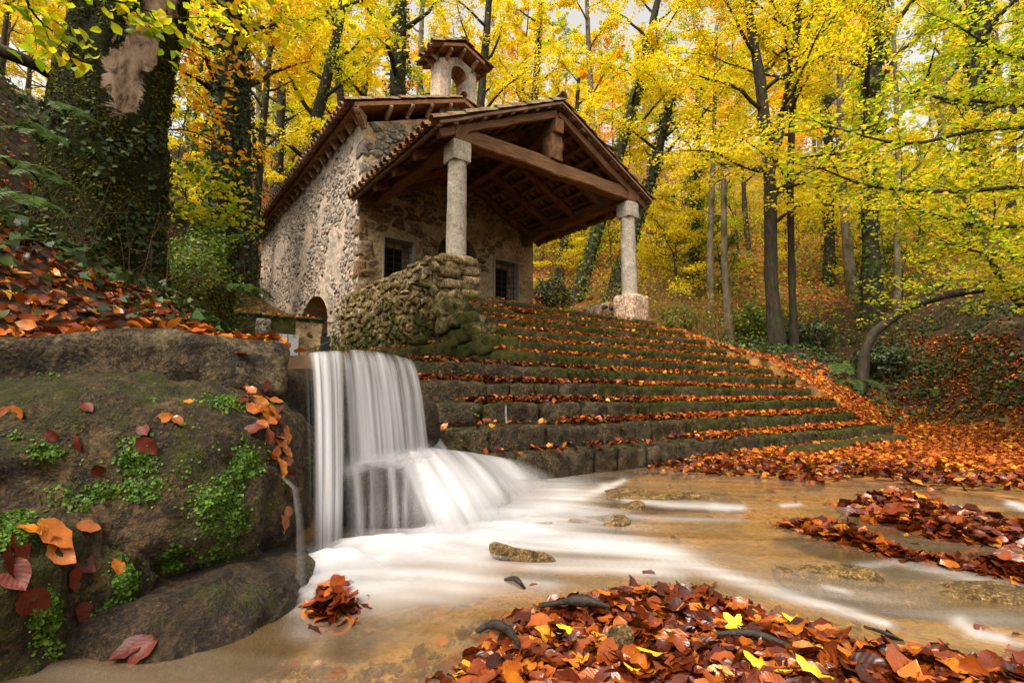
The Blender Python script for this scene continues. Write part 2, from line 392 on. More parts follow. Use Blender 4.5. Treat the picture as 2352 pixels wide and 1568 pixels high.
    c=t.ramp(n,[(.3,(.012,.010,.007)),(.55,(.045,.035,.024)),(.8,(.10,.085,.065))])
    c=t.mix(t.ramp(n2,[(.5,0.0),(.66,.75)]),c,t.ramp(n,[(.3,(.012,.018,.003)),(.7,(.05,.062,.008))]))
    M['bark']=t.fin(c,.9,t.bump(n,1,.02),.2)
    t=NT('pale_bark'); p=t.pos((1,1,.5)); n=t.noise(p,9,6,.7,.3); n2=t.noise(t.pos(),1.7,4,.6)
    c=t.ramp(n,[(.3,(.07,.055,.035)),(.55,(.17,.135,.09)),(.8,(.28,.235,.165))])
    c=t.mix(t.ramp(n2,[(.5,0.0),(.62,.8)]),c,t.ramp(n,[(.3,(.016,.022,.004)),(.7,(.06,.075,.012))]))
    M['pale_bark']=t.fin(c,.9,t.bump(n,.8,.015),.2)
    t=NT('mossy_trunk'); p=t.pos((1,1,.6)); n=t.noise(p,8,6,.72,.4); pp=t.pos()
    o=t.n('Attribute'); o.attribute_name='bare'
    c=t.ramp(n,[(.36,(.05,.034,.022)),(.44,(.22,.155,.105)),(.54,(.36,.265,.19)),(.66,(.47,.37,.28))])
    f=t.ramp(t.math('ADD',t.math('MULTIPLY',t.math('SUBTRACT',t.noise(pp,4.0,8,.78,1.2),.5),3.4),o.outputs['Fac']),[(.40,1.0),(.50,0.0)])
    mc=t.ramp(t.noise(pp,24,5,.75),[(.32,(.006,.008,.002)),(.55,(.020,.026,.004)),(.78,(.060,.066,.008))])
    c=t.mix(f,c,mc)
    h=t.math('ADD',t.math('MULTIPLY',n,.7),t.math('MULTIPLY',f,t.noise(pp,55,4,.75)))
    M['big_trunk']=t.fin(c,.92,t.bump(h,1,.04),.15)
    M['twig']=NT('dry_twig').fin((.07,.042,.02),.9,None,.2)
    M['twig_y']=NT('dry_grass_stem').fin((.20,.115,.035),.9,None,.2)
    t=NT('wet_black_stick'); p=t.pos(); n=t.noise(p,30,6,.7); M['wet_stick']=t.fin(t.ramp(n,[(.36,(.008,.006,.005)),(.6,(.035,.025,.018)),(.7,(.05,.05,.012))]),.5,t.bump(n,1,.01),.4)
    # leaves
    def leaf(name, stops, trans=.45, rough=.5, veins=False, gloss=.4, tcol=1.25):
        t=NT(name); c=t.ramp(t.rand(),stops)
        nrm=None
        if veins:
            u=t.n('UVMap'); s=t.sep(u.outputs[0])
            a=t.math('ABSOLUTE',t.math('SUBTRACT',s[1],.5))
            wv=t.math('SINE',t.math('MULTIPLY',t.math('SUBTRACT',s[0],t.math('MULTIPLY',a,.55)),46.0))
            c=t.mix(t.math('MULTIPLY',t.ramp(wv,[(.75,0.0),(1.0,1.0)]),.16),c,t.mix(.4,c,(.02,.008,.004)))
            c=t.mix(t.ramp(a,[(.0,.35),(.03,0.0)]),c,t.mix(1.0,c,(2.0,1.8,1.4),'MULTIPLY'))
            nrm=t.bump(wv,.09,.003)
            p=t.pos(); c=t.mix(.35,c,t.ramp(t.noise(p,40,3,.6),[(.3,(.2,.18,.16)),(.7,(.8,.8,.8))]),'OVERLAY')
        t.fin(c,rough,nrm,gloss)
        if trans>0:
            tr=t.n('BsdfTranslucent'); t.set(tr.inputs[0],t.mix(1.0,c,(tcol,tcol,tcol*.6),'MULTIPLY'))
            mx=t.n('MixShader'); mx.inputs[0].default_value=trans
            t.t.links.new(t.b.outputs[0],mx.inputs[1]); t.t.links.new(tr.outputs[0],mx.inputs[2]); t.t.links.new(mx.outputs[0],t.out.inputs[0])
        return t.m
    Y=[(0,(.34,.42,.022)),(.25,(.60,.60,.026)),(.6,(.82,.66,.022)),(.88,(.86,.55,.018)),(1,(.80,.36,.014))]
    G=[(0,(.15,.25,.016)),(.3,(.29,.40,.018)),(.6,(.50,.53,.022)),(.88,(.70,.58,.02)),(1,(.74,.44,.016))]
    O=[(0,(.74,.52,.018)),(.4,(.80,.44,.015)),(.8,(.74,.32,.013)),(1,(.58,.20,.011))]
    D=[(0,(.035,.07,.010)),(.4,(.07,.13,.014)),(.75,(.13,.19,.016)),(1,(.30,.29,.02))]
    M['lf_y']=leaf('yellow_leaf',Y,.5); M['lf_g']=leaf('green_yellow_leaf',G,.5); M['lf_o']=leaf('orange_leaf',O,.5); M['lf_d']=leaf('green_leaf',D,.35)
    M['ivy']=leaf('ivy_leaf',[(0,(.010,.022,.005)),(.5,(.022,.045,.009)),(.85,(.045,.08,.014)),(1,(.09,.11,.018))],.12,.5,gloss=.3)
    M['holly']=leaf('dark_shrub_leaf',[(0,(.014,.028,.010)),(.5,(.03,.055,.018)),(.9,(.06,.09,.025)),(1,(.2,.2,.03))],.15,.45,gloss=.35)
    M['fern']=leaf('fern_leaf',[(0,(.025,.065,.007)),(1,(.075,.14,.012))],.35,.6)
    M['litter']=leaf('fallen_leaf',[(0,(.085,.014,.004)),(.25,(.22,.040,.005)),(.55,(.37,.080,.006)),(.8,(.48,.135,.009)),(.95,(.55,.21,.014)),(1,(.60,.35,.02))],.12,.55,gloss=.25)
    M['litter_wet']=leaf('wet_fallen_leaf',[(0,(.026,.005,.003)),(.25,(.075,.012,.004)),(.55,(.16,.027,.005)),(.8,(.28,.060,.007)),(.95,(.42,.13,.010)),(1,(.52,.26,.02))],.06,.28,True,.42)
    M['leaf_or']=leaf('orange_wet_leaf',[(0,(.40,.11,.012)),(1,(.50,.18,.016))],.1,.3,True,.5)
    M['leaf_rd']=leaf('dark_red_leaf',[(0,(.060,.009,.005)),(1,(.115,.018,.008))],.05,.5,True,.25)
    M['leaf_br']=leaf('brown_wet_leaf',[(0,(.22,.06,.014)),(1,(.32,.095,.016))],.08,.25,True,.5)
    M['leaf_yl']=leaf('yellow_maple_leaf',[(0,(.72,.46,.018)),(1,(.80,.55,.03))],.2,.4,False,.45)
    M['liver']=leaf('liverwort_leaf',[(0,(.018,.045,.004)),(.45,(.045,.11,.007)),(.8,(.10,.20,.012)),(1,(.17,.28,.02))],.3,.5,gloss=.3)
    M['mossf']=leaf('moss_tuft',[(0,(.014,.018,.002)),(.5,(.052,.055,.004)),(1,(.15,.14,.010))],.2,.8,gloss=.2)
    # water
    def water(name, foam_col=(.74,.74,.77)):
        t=NT(name); a=t.n('Attribute'); a.attribute_name='foam'; p=t.pos()
        tr=t.n('BsdfTransparent'); t.set(tr.inputs[0],(.97,.88,.68))
        gl=t.n('BsdfGlossy'); gl.inputs['Roughness'].default_value=.12; t.set(gl.inputs['Color'],(1,1,1))
        fr=t.n('Fresnel'); fr.inputs[0].default_value=1.33
        di=t.n('BsdfDiffuse'); t.set(di.inputs[0],(.42,.27,.12))
        m0=t.n('MixShader'); m0.inputs[0].default_value=.16
        t.t.links.new(tr.outputs[0],m0.inputs[1]); t.t.links.new(di.outputs[0],m0.inputs[2])
        m1=t.n('MixShader'); t.t.links.new(fr.outputs[0],m1.inputs[0]); t.t.links.new(m0.outputs[0],m1.inputs[1]); t.t.links.new(gl.outputs[0],m1.inputs[2])
        fd=t.n('BsdfDiffuse'); t.set(fd.inputs[0],foam_col); ft=t.n('BsdfTranslucent'); t.set(ft.inputs[0],foam_col)
        m2=t.n('MixShader'); m2.inputs[0].default_value=.4; t.t.links.new(fd.outputs[0],m2.inputs[1]); t.t.links.new(ft.outputs[0],m2.inputs[2])
        m3=t.n('MixShader'); t.t.links.new(a.outputs['Fac'],m3.inputs[0]); t.t.links.new(m1.outputs[0],m3.inputs[1]); t.t.links.new(m2.outputs[0],m3.inputs[2])
        t.t.links.new(m3.outputs[0],t.out.inputs[0]); return t.m
    M['water']=water('stream_water')
    t=NT('falling_water'); a=t.n('Attribute'); a.attribute_name='foam'
    tr=t.n('BsdfTransparent'); fd=t.n('BsdfDiffuse'); t.set(fd.inputs[0],(.78,.78,.82)); ft=t.n('BsdfTranslucent'); t.set(ft.inputs[0],(.78,.78,.82))
    m2=t.n('MixShader'); m2.inputs[0].default_value=.45; t.t.links.new(fd.outputs[0],m2.inputs[1]); t.t.links.new(ft.outputs[0],m2.inputs[2])
    m3=t.n('MixShader'); t.t.links.new(a.outputs['Fac'],m3.inputs[0]); t.t.links.new(tr.outputs[0],m3.inputs[1]); t.t.links.new(m2.outputs[0],m3.inputs[2])
    t.t.links.new(m3.outputs[0],t.out.inputs[0]); M['fall']=t.m
build_mats()
def set_attr(me, name, vals):
    a=me.attributes.new(name,'FLOAT','POINT'); a.data.foreach_set('value',np.asarray(vals,np.float32))
# ------------------------------------------------------------------ ground
STEP_L=[.86,.91,.92,.82,.65,.44,-.98,-1.08,-1.12,-1.3,-1.45]
STEP_R=[6.2,6.76,6.94,7.16,7.38,7.63,7.85,7.92,7.89,7.92,7.70]
STEP_Y=[-(2.216+i*.3765) for i in range(11)]
STEP_Z=[2.43-i*.221 for i in range(11)]
ctrl=[]
def cp(x,y,dep): ctrl.append(tuple(at(x,y,dep)))
for a in [(1785,803,14),(1675,788,15.5),(2000,745,17.5),(1960,670,22),(2060,965,12.5),(2352,988,9.5),(2200,978,10.5),(2060,880,13.2),(2200,800,13),(2352,760,11.5),
          (2352,640,15),(2200,600,20),(2352,520,27),(1750,610,25),(1600,570,31),(1900,460,41),(1900,380,60),(1200,350,70),(2300,390,55),(1550,390,60),(1200,350,110),(300,360,110),(2150,370,110),
          (415,660,8),(450,500,15),(540,430,24),(380,360,28),(530,600,21),(700,470,30),(800,430,42),(600,360,50),(250,700,4.7),(100,600,4.3),(50,420,6),(20,200,9),(0,750,2.3),(300,752,2.9),(500,765,4.0),
          (1450,690,16),(1320,690,20),(1260,650,23),(1950,840,12.6),(1900,815,12.8)]: cp(*a)
for i in range(1,11):
    ctrl+= [(STEP_R[i]+.25,STEP_Y[i]+.1,STEP_Z[i]+.06)]
    if i<10: ctrl+= [(STEP_R[i]+.7,STEP_Y[i]+.2,STEP_Z[i]+.03)]
ctrl+=[(1.2,-7.2,.0),(3,-7.0,.02),(5,-7.0,.03),(8.4,-6.5,.03),(7.4,-6.4,.02),(6,-6.5,.02),(4.5,-6.4,.02),(3,-6.4,.01),(1.5,-8.2,0),(4,-8.6,0),(5,-10,0),(10,-7.6,.08),(12,-12,.2),(20,-12,.8),(0,-10.5,0),(0,-14,.2),(-6,-13,1),(-8.5,-9.5,3),(-10,-4,5),(-14,4,9),
       (22,0,6),(30,-4,9),(3,5,1.6),(3,10,2.6),(3,0,1.5),(7.2,2,2.3),(7,6,2.9),(8,-1.2,2.1),(10.5,0,2.5),(-1.2,5.2,2.75),(-2.2,6,2.9),(.4,6,2.8),(.3,9,3.4),(.4,13.5,4.2),(-.9,9,3.4),(-1.0,12.5,4.3),(-2.2,3,1.0),(-.5,3,.75),(-1.6,-2,.5),(-1.8,-4,.3),(-2.6,0,.8),(-1.4,1,.7),(-3.2,-3,1.0),(-2,-8,0),(-3,-8.6,0),(-2.5,-7,0)]
for (x,y,dep) in [(1720,793,11.3),(1770,800,11.2),(1820,811,11.0),(1870,829,10.9),(1915,858,10.8),(1960,892,10.7),(2000,930,10.6),(2040,972,10.3)]:
    p=at(x,y,dep); ctrl.append(tuple(p)); 
    if y>805: ctrl.append((p[0]+RT[0]*.95,p[1]+RT[1]*.95+.2,max(.05,p[2]*.45)))
ctrl+=[(-3.6,-8.0,-.1),(-3.9,-7.6,.0),(-3.3,-8.6,-.1),(-4.3,-8.2,.0),(-3.0,-7.6,-.1)]
ctrl=np.array(ctrl,float)
def _tps(r2): return .5*r2*np.log(r2+1e-9)
_n=len(ctrl); _K=_tps(((ctrl[:,None,:2]-ctrl[None,:,:2])**2).sum(-1))+np.eye(_n)*.25
_A=np.zeros((_n+3,_n+3)); _A[:_n,:_n]=_K; _A[:_n,_n]=1; _A[:_n,_n+1:]=ctrl[:,:2]; _A[_n,:_n]=1; _A[_n+1:,:_n]=ctrl[:,:2].T
_wt=np.linalg.solve(_A,np.concatenate([ctrl[:,2],[0,0,0]]))
def stair_z(X,Y):
    """top of the stairs at X, Y (nan outside)"""
    z=np.full(np.shape(X),np.nan)
    for i in range(10,-1,-1):
        top=STEP_Y[i-1] if i>0 else 2.1
        m=(Y>STEP_Y[i]+(.1 if i<10 else 0))&(Y<=top+.1)&(X>STEP_L[i])&(X<STEP_R[i]-.22); z=np.where(m,STEP_Z[i],z)
    return z
def smooth01(t): t=np.clip(t,0,1); return t*t*(3-2*t)
def ground_raw(X,Y):
    X=np.asarray(X,float); Y=np.asarray(Y,float); sh=X.shape; x=X.ravel(); y=Y.ravel(); out=np.zeros(len(x))
    for a in range(0,len(x),20000):
        xx=x[a:a+20000]; yy=y[a:a+20000]
        out[a:a+20000]=_tps((xx[:,None]-ctrl[None,:,0])**2+(yy[:,None]-ctrl[None,:,1])**2)@_wt[:_n]+_wt[_n]+_wt[_n+1]*xx+_wt[_n+2]*yy
    return out.reshape(sh)
def ground(X,Y):
    X=np.asarray(X,float); Y=np.asarray(Y,float)
    h=ground_raw(X,Y)
    far=smooth01((np.hypot(X-2,Y+4)-7)/10)
    h=h+fbm2(X,Y,.35,3)*.28*far+fbm2(X,Y,1.3,3,3.)*.06*smooth01((h-.25)/.5)
    # flat clearing and the stream bed below it
    flat=smooth01((.45-h)/.3)*smooth01((-5.2-Y)/.8)
    h=h*(1-flat)+flat*np.minimum(h,.03)
    bed=stream_mask(X,Y); h=h*(1-bed)+bed*(-.10+.03*fbm2(X,Y,2.5,3))
    fr=smooth01((-6.02-Y)/.15)*smooth01((8.3-X)/.4)*smooth01((Y+8.5)/.3)*smooth01((X-.5)/.5); h=h*(1-fr)+fr*np.minimum(h,.03)
    sz=stair_z(X,Y); h=np.where(np.isnan(sz),h,np.minimum(h,sz-.3))
    inch=(X>.7)&(X<6.15)&(Y>2)&(Y<13.8); h=np.where(inch,np.minimum(h,2.2),h)
    bl=smooth01((X+5.2)/.3)*smooth01((-2.3-X)/.2)*smooth01((Y+9.3)/.15)*smooth01((-6.95-Y)/.2); h=h*(1-bl)+bl*np.minimum(h,-.14)
    fl=(X>-.4)&(X<1.0)&(Y>-3.9)&(Y<=4.6); h=np.where(fl,np.minimum(h,.55),h)
    return h
# stream course in plan: the pool under the fall, then away to the right of the camera
STREAM=np.array([at_z(740,1300,0),at_z(900,1330,0),at_z(1250,1230,0),at_z(1600,1250,0),at_z(2000,1270,0),at_z(2352,1330,0),at_z(2352,1330,0)+np.array([1.2,-1.2,0])])[:,:2]
def seg_dist(X,Y,P):
    d=np.full(np.shape(X),1e9)
    for a,b in zip(P[:-1],P[1:]):
        ab=b-a; t=np.clip(((X-a[0])*ab[0]+(Y-a[1])*ab[1])/(ab@ab),0,1)
        d=np.minimum(d,np.hypot(X-a[0]-t*ab[0],Y-a[1]-t*ab[1]))
    return d
def in_poly(X,Y,P):
    r=np.zeros(np.shape(X),bool); n=len(P)
    for i in range(n):
        x1,y1=P[i]; x2,y2=P[(i+1)%n]
        c=((y1>Y)!=(y2>Y))&(X<(x2-x1)*(Y-y1)/(y2-y1+1e-12)+x1); r^=c
    return r
def poly_sd(X,Y,P):
    d=seg_dist(X,Y,np.vstack([P,P[:1]])); return np.where(in_poly(X,Y,P),-d,d)
def zp(l): return np.array([at_z(x,y,0)[:2] for x,y in l])
# water outline on the ground (banks that the photograph shows)
WATER=zp([(700,1240),(800,1150),(985,1040),(1210,1078),(1420,1068),(1640,1092),(1900,1112),(2120,1118),(2352,1160),(2440,1175)])
WATER=np.vstack([WATER,[WATER[-1]+np.array([1.5,-1.5])],[at_z(2352,1440,0)[:2]+np.array([1.2,-.6])],zp([(2352,1530),(2150,1500),(1900,1480),(1700,1400),(1500,1360),(1300,1375),(1180,1420),(1050,1500),(1000,1568)]),[at_z(1000,1568,0)[:2]+np.array([-.2,-.6])],[[-3.3,-8.9],[-3.75,-8.75],[-4.4,-8.5],[-4.3,-7.5],[-3.3,-6.95]]])
def stream_mask(X,Y):
    sd=poly_sd(X,Y,WATER); return smooth01((.10-sd)/.22)
def axis(spec):
    out=[]
    for a,b,s in spec: out+=list(np.arange(a,b-1e-6,s))
    return np.array(out+[spec[-1][1]])
gx=axis([(-60,-14,2.5),(-14,-6,.5),(-6,9.5,.12),(9.5,18,.3),(18,40,1.0),(40,110,3.5)])
gy=axis([(-34,-12,2.0),(-12,-9.5,.3),(-9.5,-3,.10),(-3,8,.22),(8,26,.6),(26,50,1.5),(50,140,4.5)])
GX,GY=np.meshgrid(gx,gy); GZ=ground(GX,GY)
def grid_faces(nx,ny):
    i=np.arange(nx-1)[None,:]; j=np.arange(ny-1)[:,None]; b=j*nx+i
    return np.stack([b,b+1,b+nx+1,b+nx],-1).reshape(-1,4)
F=grid_faces(len(gx),len(gy)); V=np.stack([GX,GY,GZ],-1).reshape(-1,3)
ground_o=link('ground', mesh_np('ground',V,F,M['ground'])); tag(ground_o,kind='structure',label='leaf covered forest floor rising into a wooded hillside')
vx,vy=V[:,0],V[:,1]; sm=stream_mask(vx,vy); set_attr(ground_o.data,'bed',smooth01((sm-.15)/.6))
soil_shade=smooth01((-.6-vx)/.8)*smooth01((26-vy)/3)*smooth01((vy+8.6)/.5)*(1-sm)
bank=smooth01((vx-8.4-.12*(vy+6))/.8)*smooth01((3-vy)/3)*smooth01((V[:,2]-.15)/.25)*smooth01((5.5-V[:,2])/2)  # right bank: where shade is painted into the ground colour
set_attr(ground_o.data,'soil_shade',np.maximum(soil_shade,bank*.9))
def gz(x,y): return float(ground(np.array([x]),np.array([y]))[0])
# ------------------------------------------------------------------ masonry helpers
def link_at(name, me, parent, mat):
    o=bpy.data.objects.new(name,me); COL.objects.link(o); o.parent=parent
    off=Vector((0,0,0)); b=parent
    while b is not None: off+=b.location; b=b.parent
    o.matrix_basis=Matrix.Translation(-off)@mat; return o
class Plane:
    """a wall plane: u along the wall, v up, d out of the wall"""
    def __init__(s,o,U,N,V=(0,0,1)): s.o=np.array(o,float); s.U=np.array(U,float); s.N=np.array(N,float); s.V=np.array(V,float)
    def __call__(s,u,v,d=0.0):
        u=np.asarray(u,float); v=np.asarray(v,float); d=np.asarray(d,float)+0*u
        return s.o+u[...,None]*s.U+v[...,None]*s.V+d[...,None]*s.N
def wall_patch(mb,pl,u0,u1,bot,top,res=.08,amp=.018,sc=3.0,d=0.0):
    nu=max(2,int(math.ceil((u1-u0)/res))+1); u=np.linspace(u0,u1,nu)
    b=np.array([bot(x) for x in u]); t=np.array([top(x) for x in u]); t=np.maximum(t,b+1e-4)
    nv=max(2,int(math.ceil((t-b).max()/res))+1); s=np.linspace(0,1,nv)[:,None]
    v=b*(1-s)+t*s; uu=np.broadcast_to(u,v.shape)
    P=pl(uu,v); dd=fbm(P*sc,3)*amp+d; P=P+dd[...,None]*pl.N
    F=grid_faces(nu,nv)
    if np.dot(np.cross(pl.U,pl.V),pl.N)<0: F=F[:,::-1]
    mb.add(P.reshape(-1,3),[F])
def wall(mb,pl,u0,u1,bot,top,openings=(),**k):
    """openings: (u0,u1,bottom,topfunction)"""
    cuts=sorted({u0,u1}|{o[0] for o in openings}|{o[1] for o in openings})
    for a,b in zip(cuts[:-1],cuts[1:]):
        ins=[o for o in openings if o[0]<=a+1e-6 and o[1]>=b-1e-6]
        if not ins: wall_patch(mb,pl,a,b,bot,top,**k); continue
        o=ins[0]
        if o[2]>bot((a+b)/2)+.01: wall_patch(mb,pl,a,b,bot,lambda x,o=o:o[2],**k)
        kk=dict(k); kk['res']=min(k.get('res',.08),.05)
        wall_patch(mb,pl,a,b,o[3],top,**kk)
def clip(poly,n,c):
    out=[]
    for i in range(len(poly)):
        a=poly[i]; b=poly[(i+1)%len(poly)]; da=a@n-c; db=b@n-c
        if da<=0: out.append(a)
        if (da<0)!=(db<0): out.append(a+(b-a)*da/(da-db))
    return out
def voronoi_cells(u0,u1,v0,v1,size,aspect=1.6,seed=0,jit=.42):
    r=np.random.default_rng(seed); sv=size/math.sqrt(aspect); su=size*math.sqrt(aspect); S_=[]
    nv=max(1,int((v1-v0)/sv)); 
    for j in range(-1,nv+2):
        nu=max(1,int((u1-u0)/su))
        for i in range(-1,nu+2):
            if r.random()<.10: continue
            S_.append((u0+(i+.5+.5*(j%2)+r.normal()*jit*.6)*su, v0+(j+.5+r.normal()*jit*.55)*(v1-v0)/nv))
    P=np.array(S_); A=np.array([1/math.sqrt(aspect),math.sqrt(aspect)]); Q=P*A; cells=[]
    for k in range(len(P)):
        if not(u0<P[k,0]<u1 and v0<P[k,1]<v1): continue
        d=((Q-Q[k])**2).sum(1); nb=np.argsort(d)[1:15]
        R=size*2; poly=[Q[k]+np.array(c)*R for c in ((-1,-1),(1,-1),(1,1),(-1,1))]
        for m in nb:
            n=Q[m]-Q[k]; c=(Q[m]@Q[m]-Q[k]@Q[k])/2; poly=clip(poly,n,c)
            if len(poly)<3: break
        if len(poly)>=3: cells.append((P[k],np.array(poly)/A))
    return cells
def stone_shape(pl,ctr,poly,h,gap,seed,round_=1,d0=-.02):
    r=np.random.default_rng(seed); c=poly.mean(0)
    q=c+(poly-c)*max(.4,1-gap/max(.03,np.sqrt(abs(area2(poly)))))
    q=np.concatenate([[.82*a+.18*b,.40*a+.60*b+r.normal(size=2)*.012*math.sqrt(abs(area2(poly)))/.2] for a,b in zip(q,np.roll(q,-1,0))])
    n=len(q); tilt=r.normal(size=2)*.16
    rings=[]
    for s,hh in ((1.0,d0),(.95,h*.72),(.70,h)):
        p=c+(q-c)*s+(r.normal(size=q.shape)*.006 if hh>0 else 0)
        d=hh+(((p-c)@tilt) if hh>0 else 0)+(r.normal(size=n)*h*.28 if hh>0 else 0)
        rings.append(pl(p[:,0],p[:,1],d))
    top=pl(c[0],c[1],h*1.08); V=np.vstack(rings+[top[None]]); k=np.arange(n); k2=(k+1)%n
    F4=np.concatenate([np.stack([k+a*n,k2+a*n,k2+(a+1)*n,k+(a+1)*n],-1) for a in (0,1)])
    F3=np.stack([k+2*n,k2+2*n,np.full(n,3*n)],-1)
    if np.dot(np.cross(pl.U,pl.V),pl.N)<0: F4=F4[:,::-1]; F3=F3[:,::-1]
    return V,[F4,F3]
def area2(p): x,y=p[:,0],p[:,1]; return .5*(x@np.roll(y,-1)-y@np.roll(x,-1))
def lay_stones(pl,cells,keep,parent,mat,n_obj,height,gap,seed=0,name='stone',order=None):
    """the n_obj stones that come first under `order` are parts of their own, the others one part"""
    cs=[(c,p) for c,p in cells if keep(c,p)]
    if order: cs.sort(key=lambda x:order(x[0]))
    rest=MB(); nr=0
    for i,(c,p) in enumerate(cs):
        rr=np.random.default_rng(seed*7919+i); h=height*(.5+1.0*rr.random())
        V,F=stone_shape(pl,c,p,h,gap,seed*131+i,1)
        if i<n_obj: link(name,mesh_np(name,V,[F[1],F[0]],mat,True),parent)
        else: rest.add(V,F); nr+=1
    if nr: o=rest.build(name+'_infill',mat,parent,True); o['kind']='stuff'
# ------------------------------------------------------------------ tiles
def tile_mesh(r0=.088,r1=.070,L=.44,th=.014,seg=6,flip=False):
    V=[]; a=np.linspace(0,math.pi,seg+1)
    for y,r in ((0,r0),(L,r1)):
        for rr in (r,r-th):
            for t in a: V.append((rr*math.cos(t), y, (rr*math.sin(t))*(-1 if flip else 1)))
    m=seg+1; F=[]
    for k in range(seg):
        F+=[(k,k+1,2*m+k+1,2*m+k),(m+k+1,m+k,3*m+k,3*m+k+1),(k+1,k,m+k,m+k+1),(2*m+k,2*m+k+1,3*m+k+1,3*m+k)]
    for k in (0,seg): F.append((k,m+k,3*m+k,2*m+k))
    return np.array(V),np.array(F)
_tc=tile_mesh(); _tg=tile_mesh(flip=True,r0=.075,r1=.088)
TILE=mesh_np('roof_tile',_tc[0],_tc[1],M['tile']); CHAN=mesh_np('channel_tile',_tg[0],_tg[1],M['tile'])
RIDGE=mesh_np('ridge_tile',tile_mesh(.12,.10,.46,.016,8)[0],tile_mesh(.12,.10,.46,.016,8)[1],M['tile'])
def roof_slope(parent,p_eave,along,up_dir,n_cols,n_rows,pitch,row,own,seed=0):
    """p_eave: first column at the eave; along: direction of the eave; up_dir: up the slope; own(col,row) -> separate object"""
    along=np.array(along,float); upd=np.array(up_dir,float); upd/=np.linalg.norm(upd)
    nrm=np.cross(along,upd); nrm/=np.linalg.norm(nrm)
    if nrm[2]<0: nrm=-nrm
    r=np.random.default_rng(seed); rest=MB(); cnt=0
    x=np.cross(upd,nrm)
    for c in range(n_cols):
        for k in range(n_rows):
            for kind in (0,1):
                j=r.normal(size=3)*np.array([.006,.012,.004]); ry=r.normal()*.02; 
                pos=np.array(p_eave,float)+along*(c+.5*kind)*pitch+upd*(k*row+.02*kind)+nrm*((.055+.012) if kind==0 else .075)+along*j[0]+upd*j[1]+nrm*j[2]
                tl=.035+r.normal()*.008
                yv=upd*math.cos(tl)-nrm*math.sin(tl); yv=yv+along*ry; yv/=np.linalg.norm(yv); xv=np.cross(yv,nrm); xv/=np.linalg.norm(xv); zv=np.cross(xv,yv)
                Mx=Matrix(((xv[0],yv[0],zv[0],pos[0]),(xv[1],yv[1],zv[1],pos[1]),(xv[2],yv[2],zv[2],pos[2]),(0,0,0,1)))
                if own(c,k) and (kind==0 or k==0): link_at('roof_tile',TILE if kind==0 else CHAN,parent,Mx)
                else:
                    V,F=_tc if kind==0 else _tg
                    rest.add(V@np.array([xv,yv,zv])+pos,[F]); cnt+=1
    if cnt: o=rest.build('tile_field',M['tile'],parent,True); o['kind']='stuff'
def add_uv_box(o,axis_long):
    """UV along a timber's length for the grain"""
    me=o.data; l=me.uv_layers.new(name='UVMap'); n=len(me.loops); vi=np.zeros(n,np.int32); me.loops.foreach_get('vertex_index',vi)
    co=np.zeros(len(me.vertices)*3,np.float32); me.vertices.foreach_get('co',co); co=co.reshape(-1,3)[vi]
    d=np.array(axis_long,float); d/=np.linalg.norm(d); u,v,_=frame_of(d)
    l.data.foreach_set('uv',np.stack([co@d+co@u*.15,(co@u)+(co@v)*.7],-1).astype(np.float32).ravel())
def timber(name,a,b,w_,h_,parent,mat='wood',jit=.008,n=6,seed=0,up=(0,0,1)):
    mb=MB(); beam(mb,a,b,w_,h_,up,jit,n,seed); o=mb.build(name,M[mat],parent); add_uv_box(o,np.array(b)-np.array(a)); return o

# ------------------------------------------------------------------ the chapel
X0,X1,YF,YB=.755,6.09,2.09,13.7; XM=(X0+X1)/2; FLOOR=2.43
chapel=thing('stone_chapel','small rustic stone chapel with open timber porch and bell gable above mossy steps','chapel',loc=(XM,YF,FLOOR))
front=Plane((0,YF,0),(1,0,0),(0,-1,0)); side=Plane((X0,0,0),(0,1,0),(-1,0,0))
def gable_top(x): return 7.38+.405*((XM-X0)-abs(x-XM))
def const(c): return lambda x:c
DX,DR=3.455,.605
def arch_fn(cx,r,zs,rz=None): rz=rz or r; return lambda x: zs+rz*math.sqrt(max(0,1-((x-cx)/r)**2))
W1=(1.38,2.17,3.49,4.63); W2=(4.69,5.52,3.49,4.63)
fo=[(W1[0],W1[1],W1[2],const(W1[3])),(W2[0],W2[1],W2[2],const(W2[3])),(DX-DR,DX+DR,FLOOR-.05,arch_fn(DX,DR,4.45,.66))]
mb=MB(); wall(mb,front,X0,X1,const(1.2),gable_top,fo,res=.05,amp=.022,sc=5); fw=mb.build('front_wall',M['ochre'],chapel,True)
NY0,NY1,NZ,NH=4.22,6.98,2.75,.87       # the niche over the spring
so=[(NY0,NY1,.6,arch_fn((NY0+NY1)/2,(NY1-NY0)/2,NZ,NH))]
mb=MB(); wall(mb,side,YF,YB,const(.6),const(7.5),so,res=.05,amp=.024,sc=6); sw=mb.build('side_wall',M['render'],chapel,True)
mb=MB(); wall(mb,Plane((X1,0,0),(0,1,0),(1,0,0)),YF,YB,const(.6),const(7.5),res=.3); wall(mb,Plane((0,YB,0),(1,0,0),(0,1,0)),X0,X1,const(.6),gable_top,res=.3)
mb.build('rear_wall',M['render'],chapel,True)
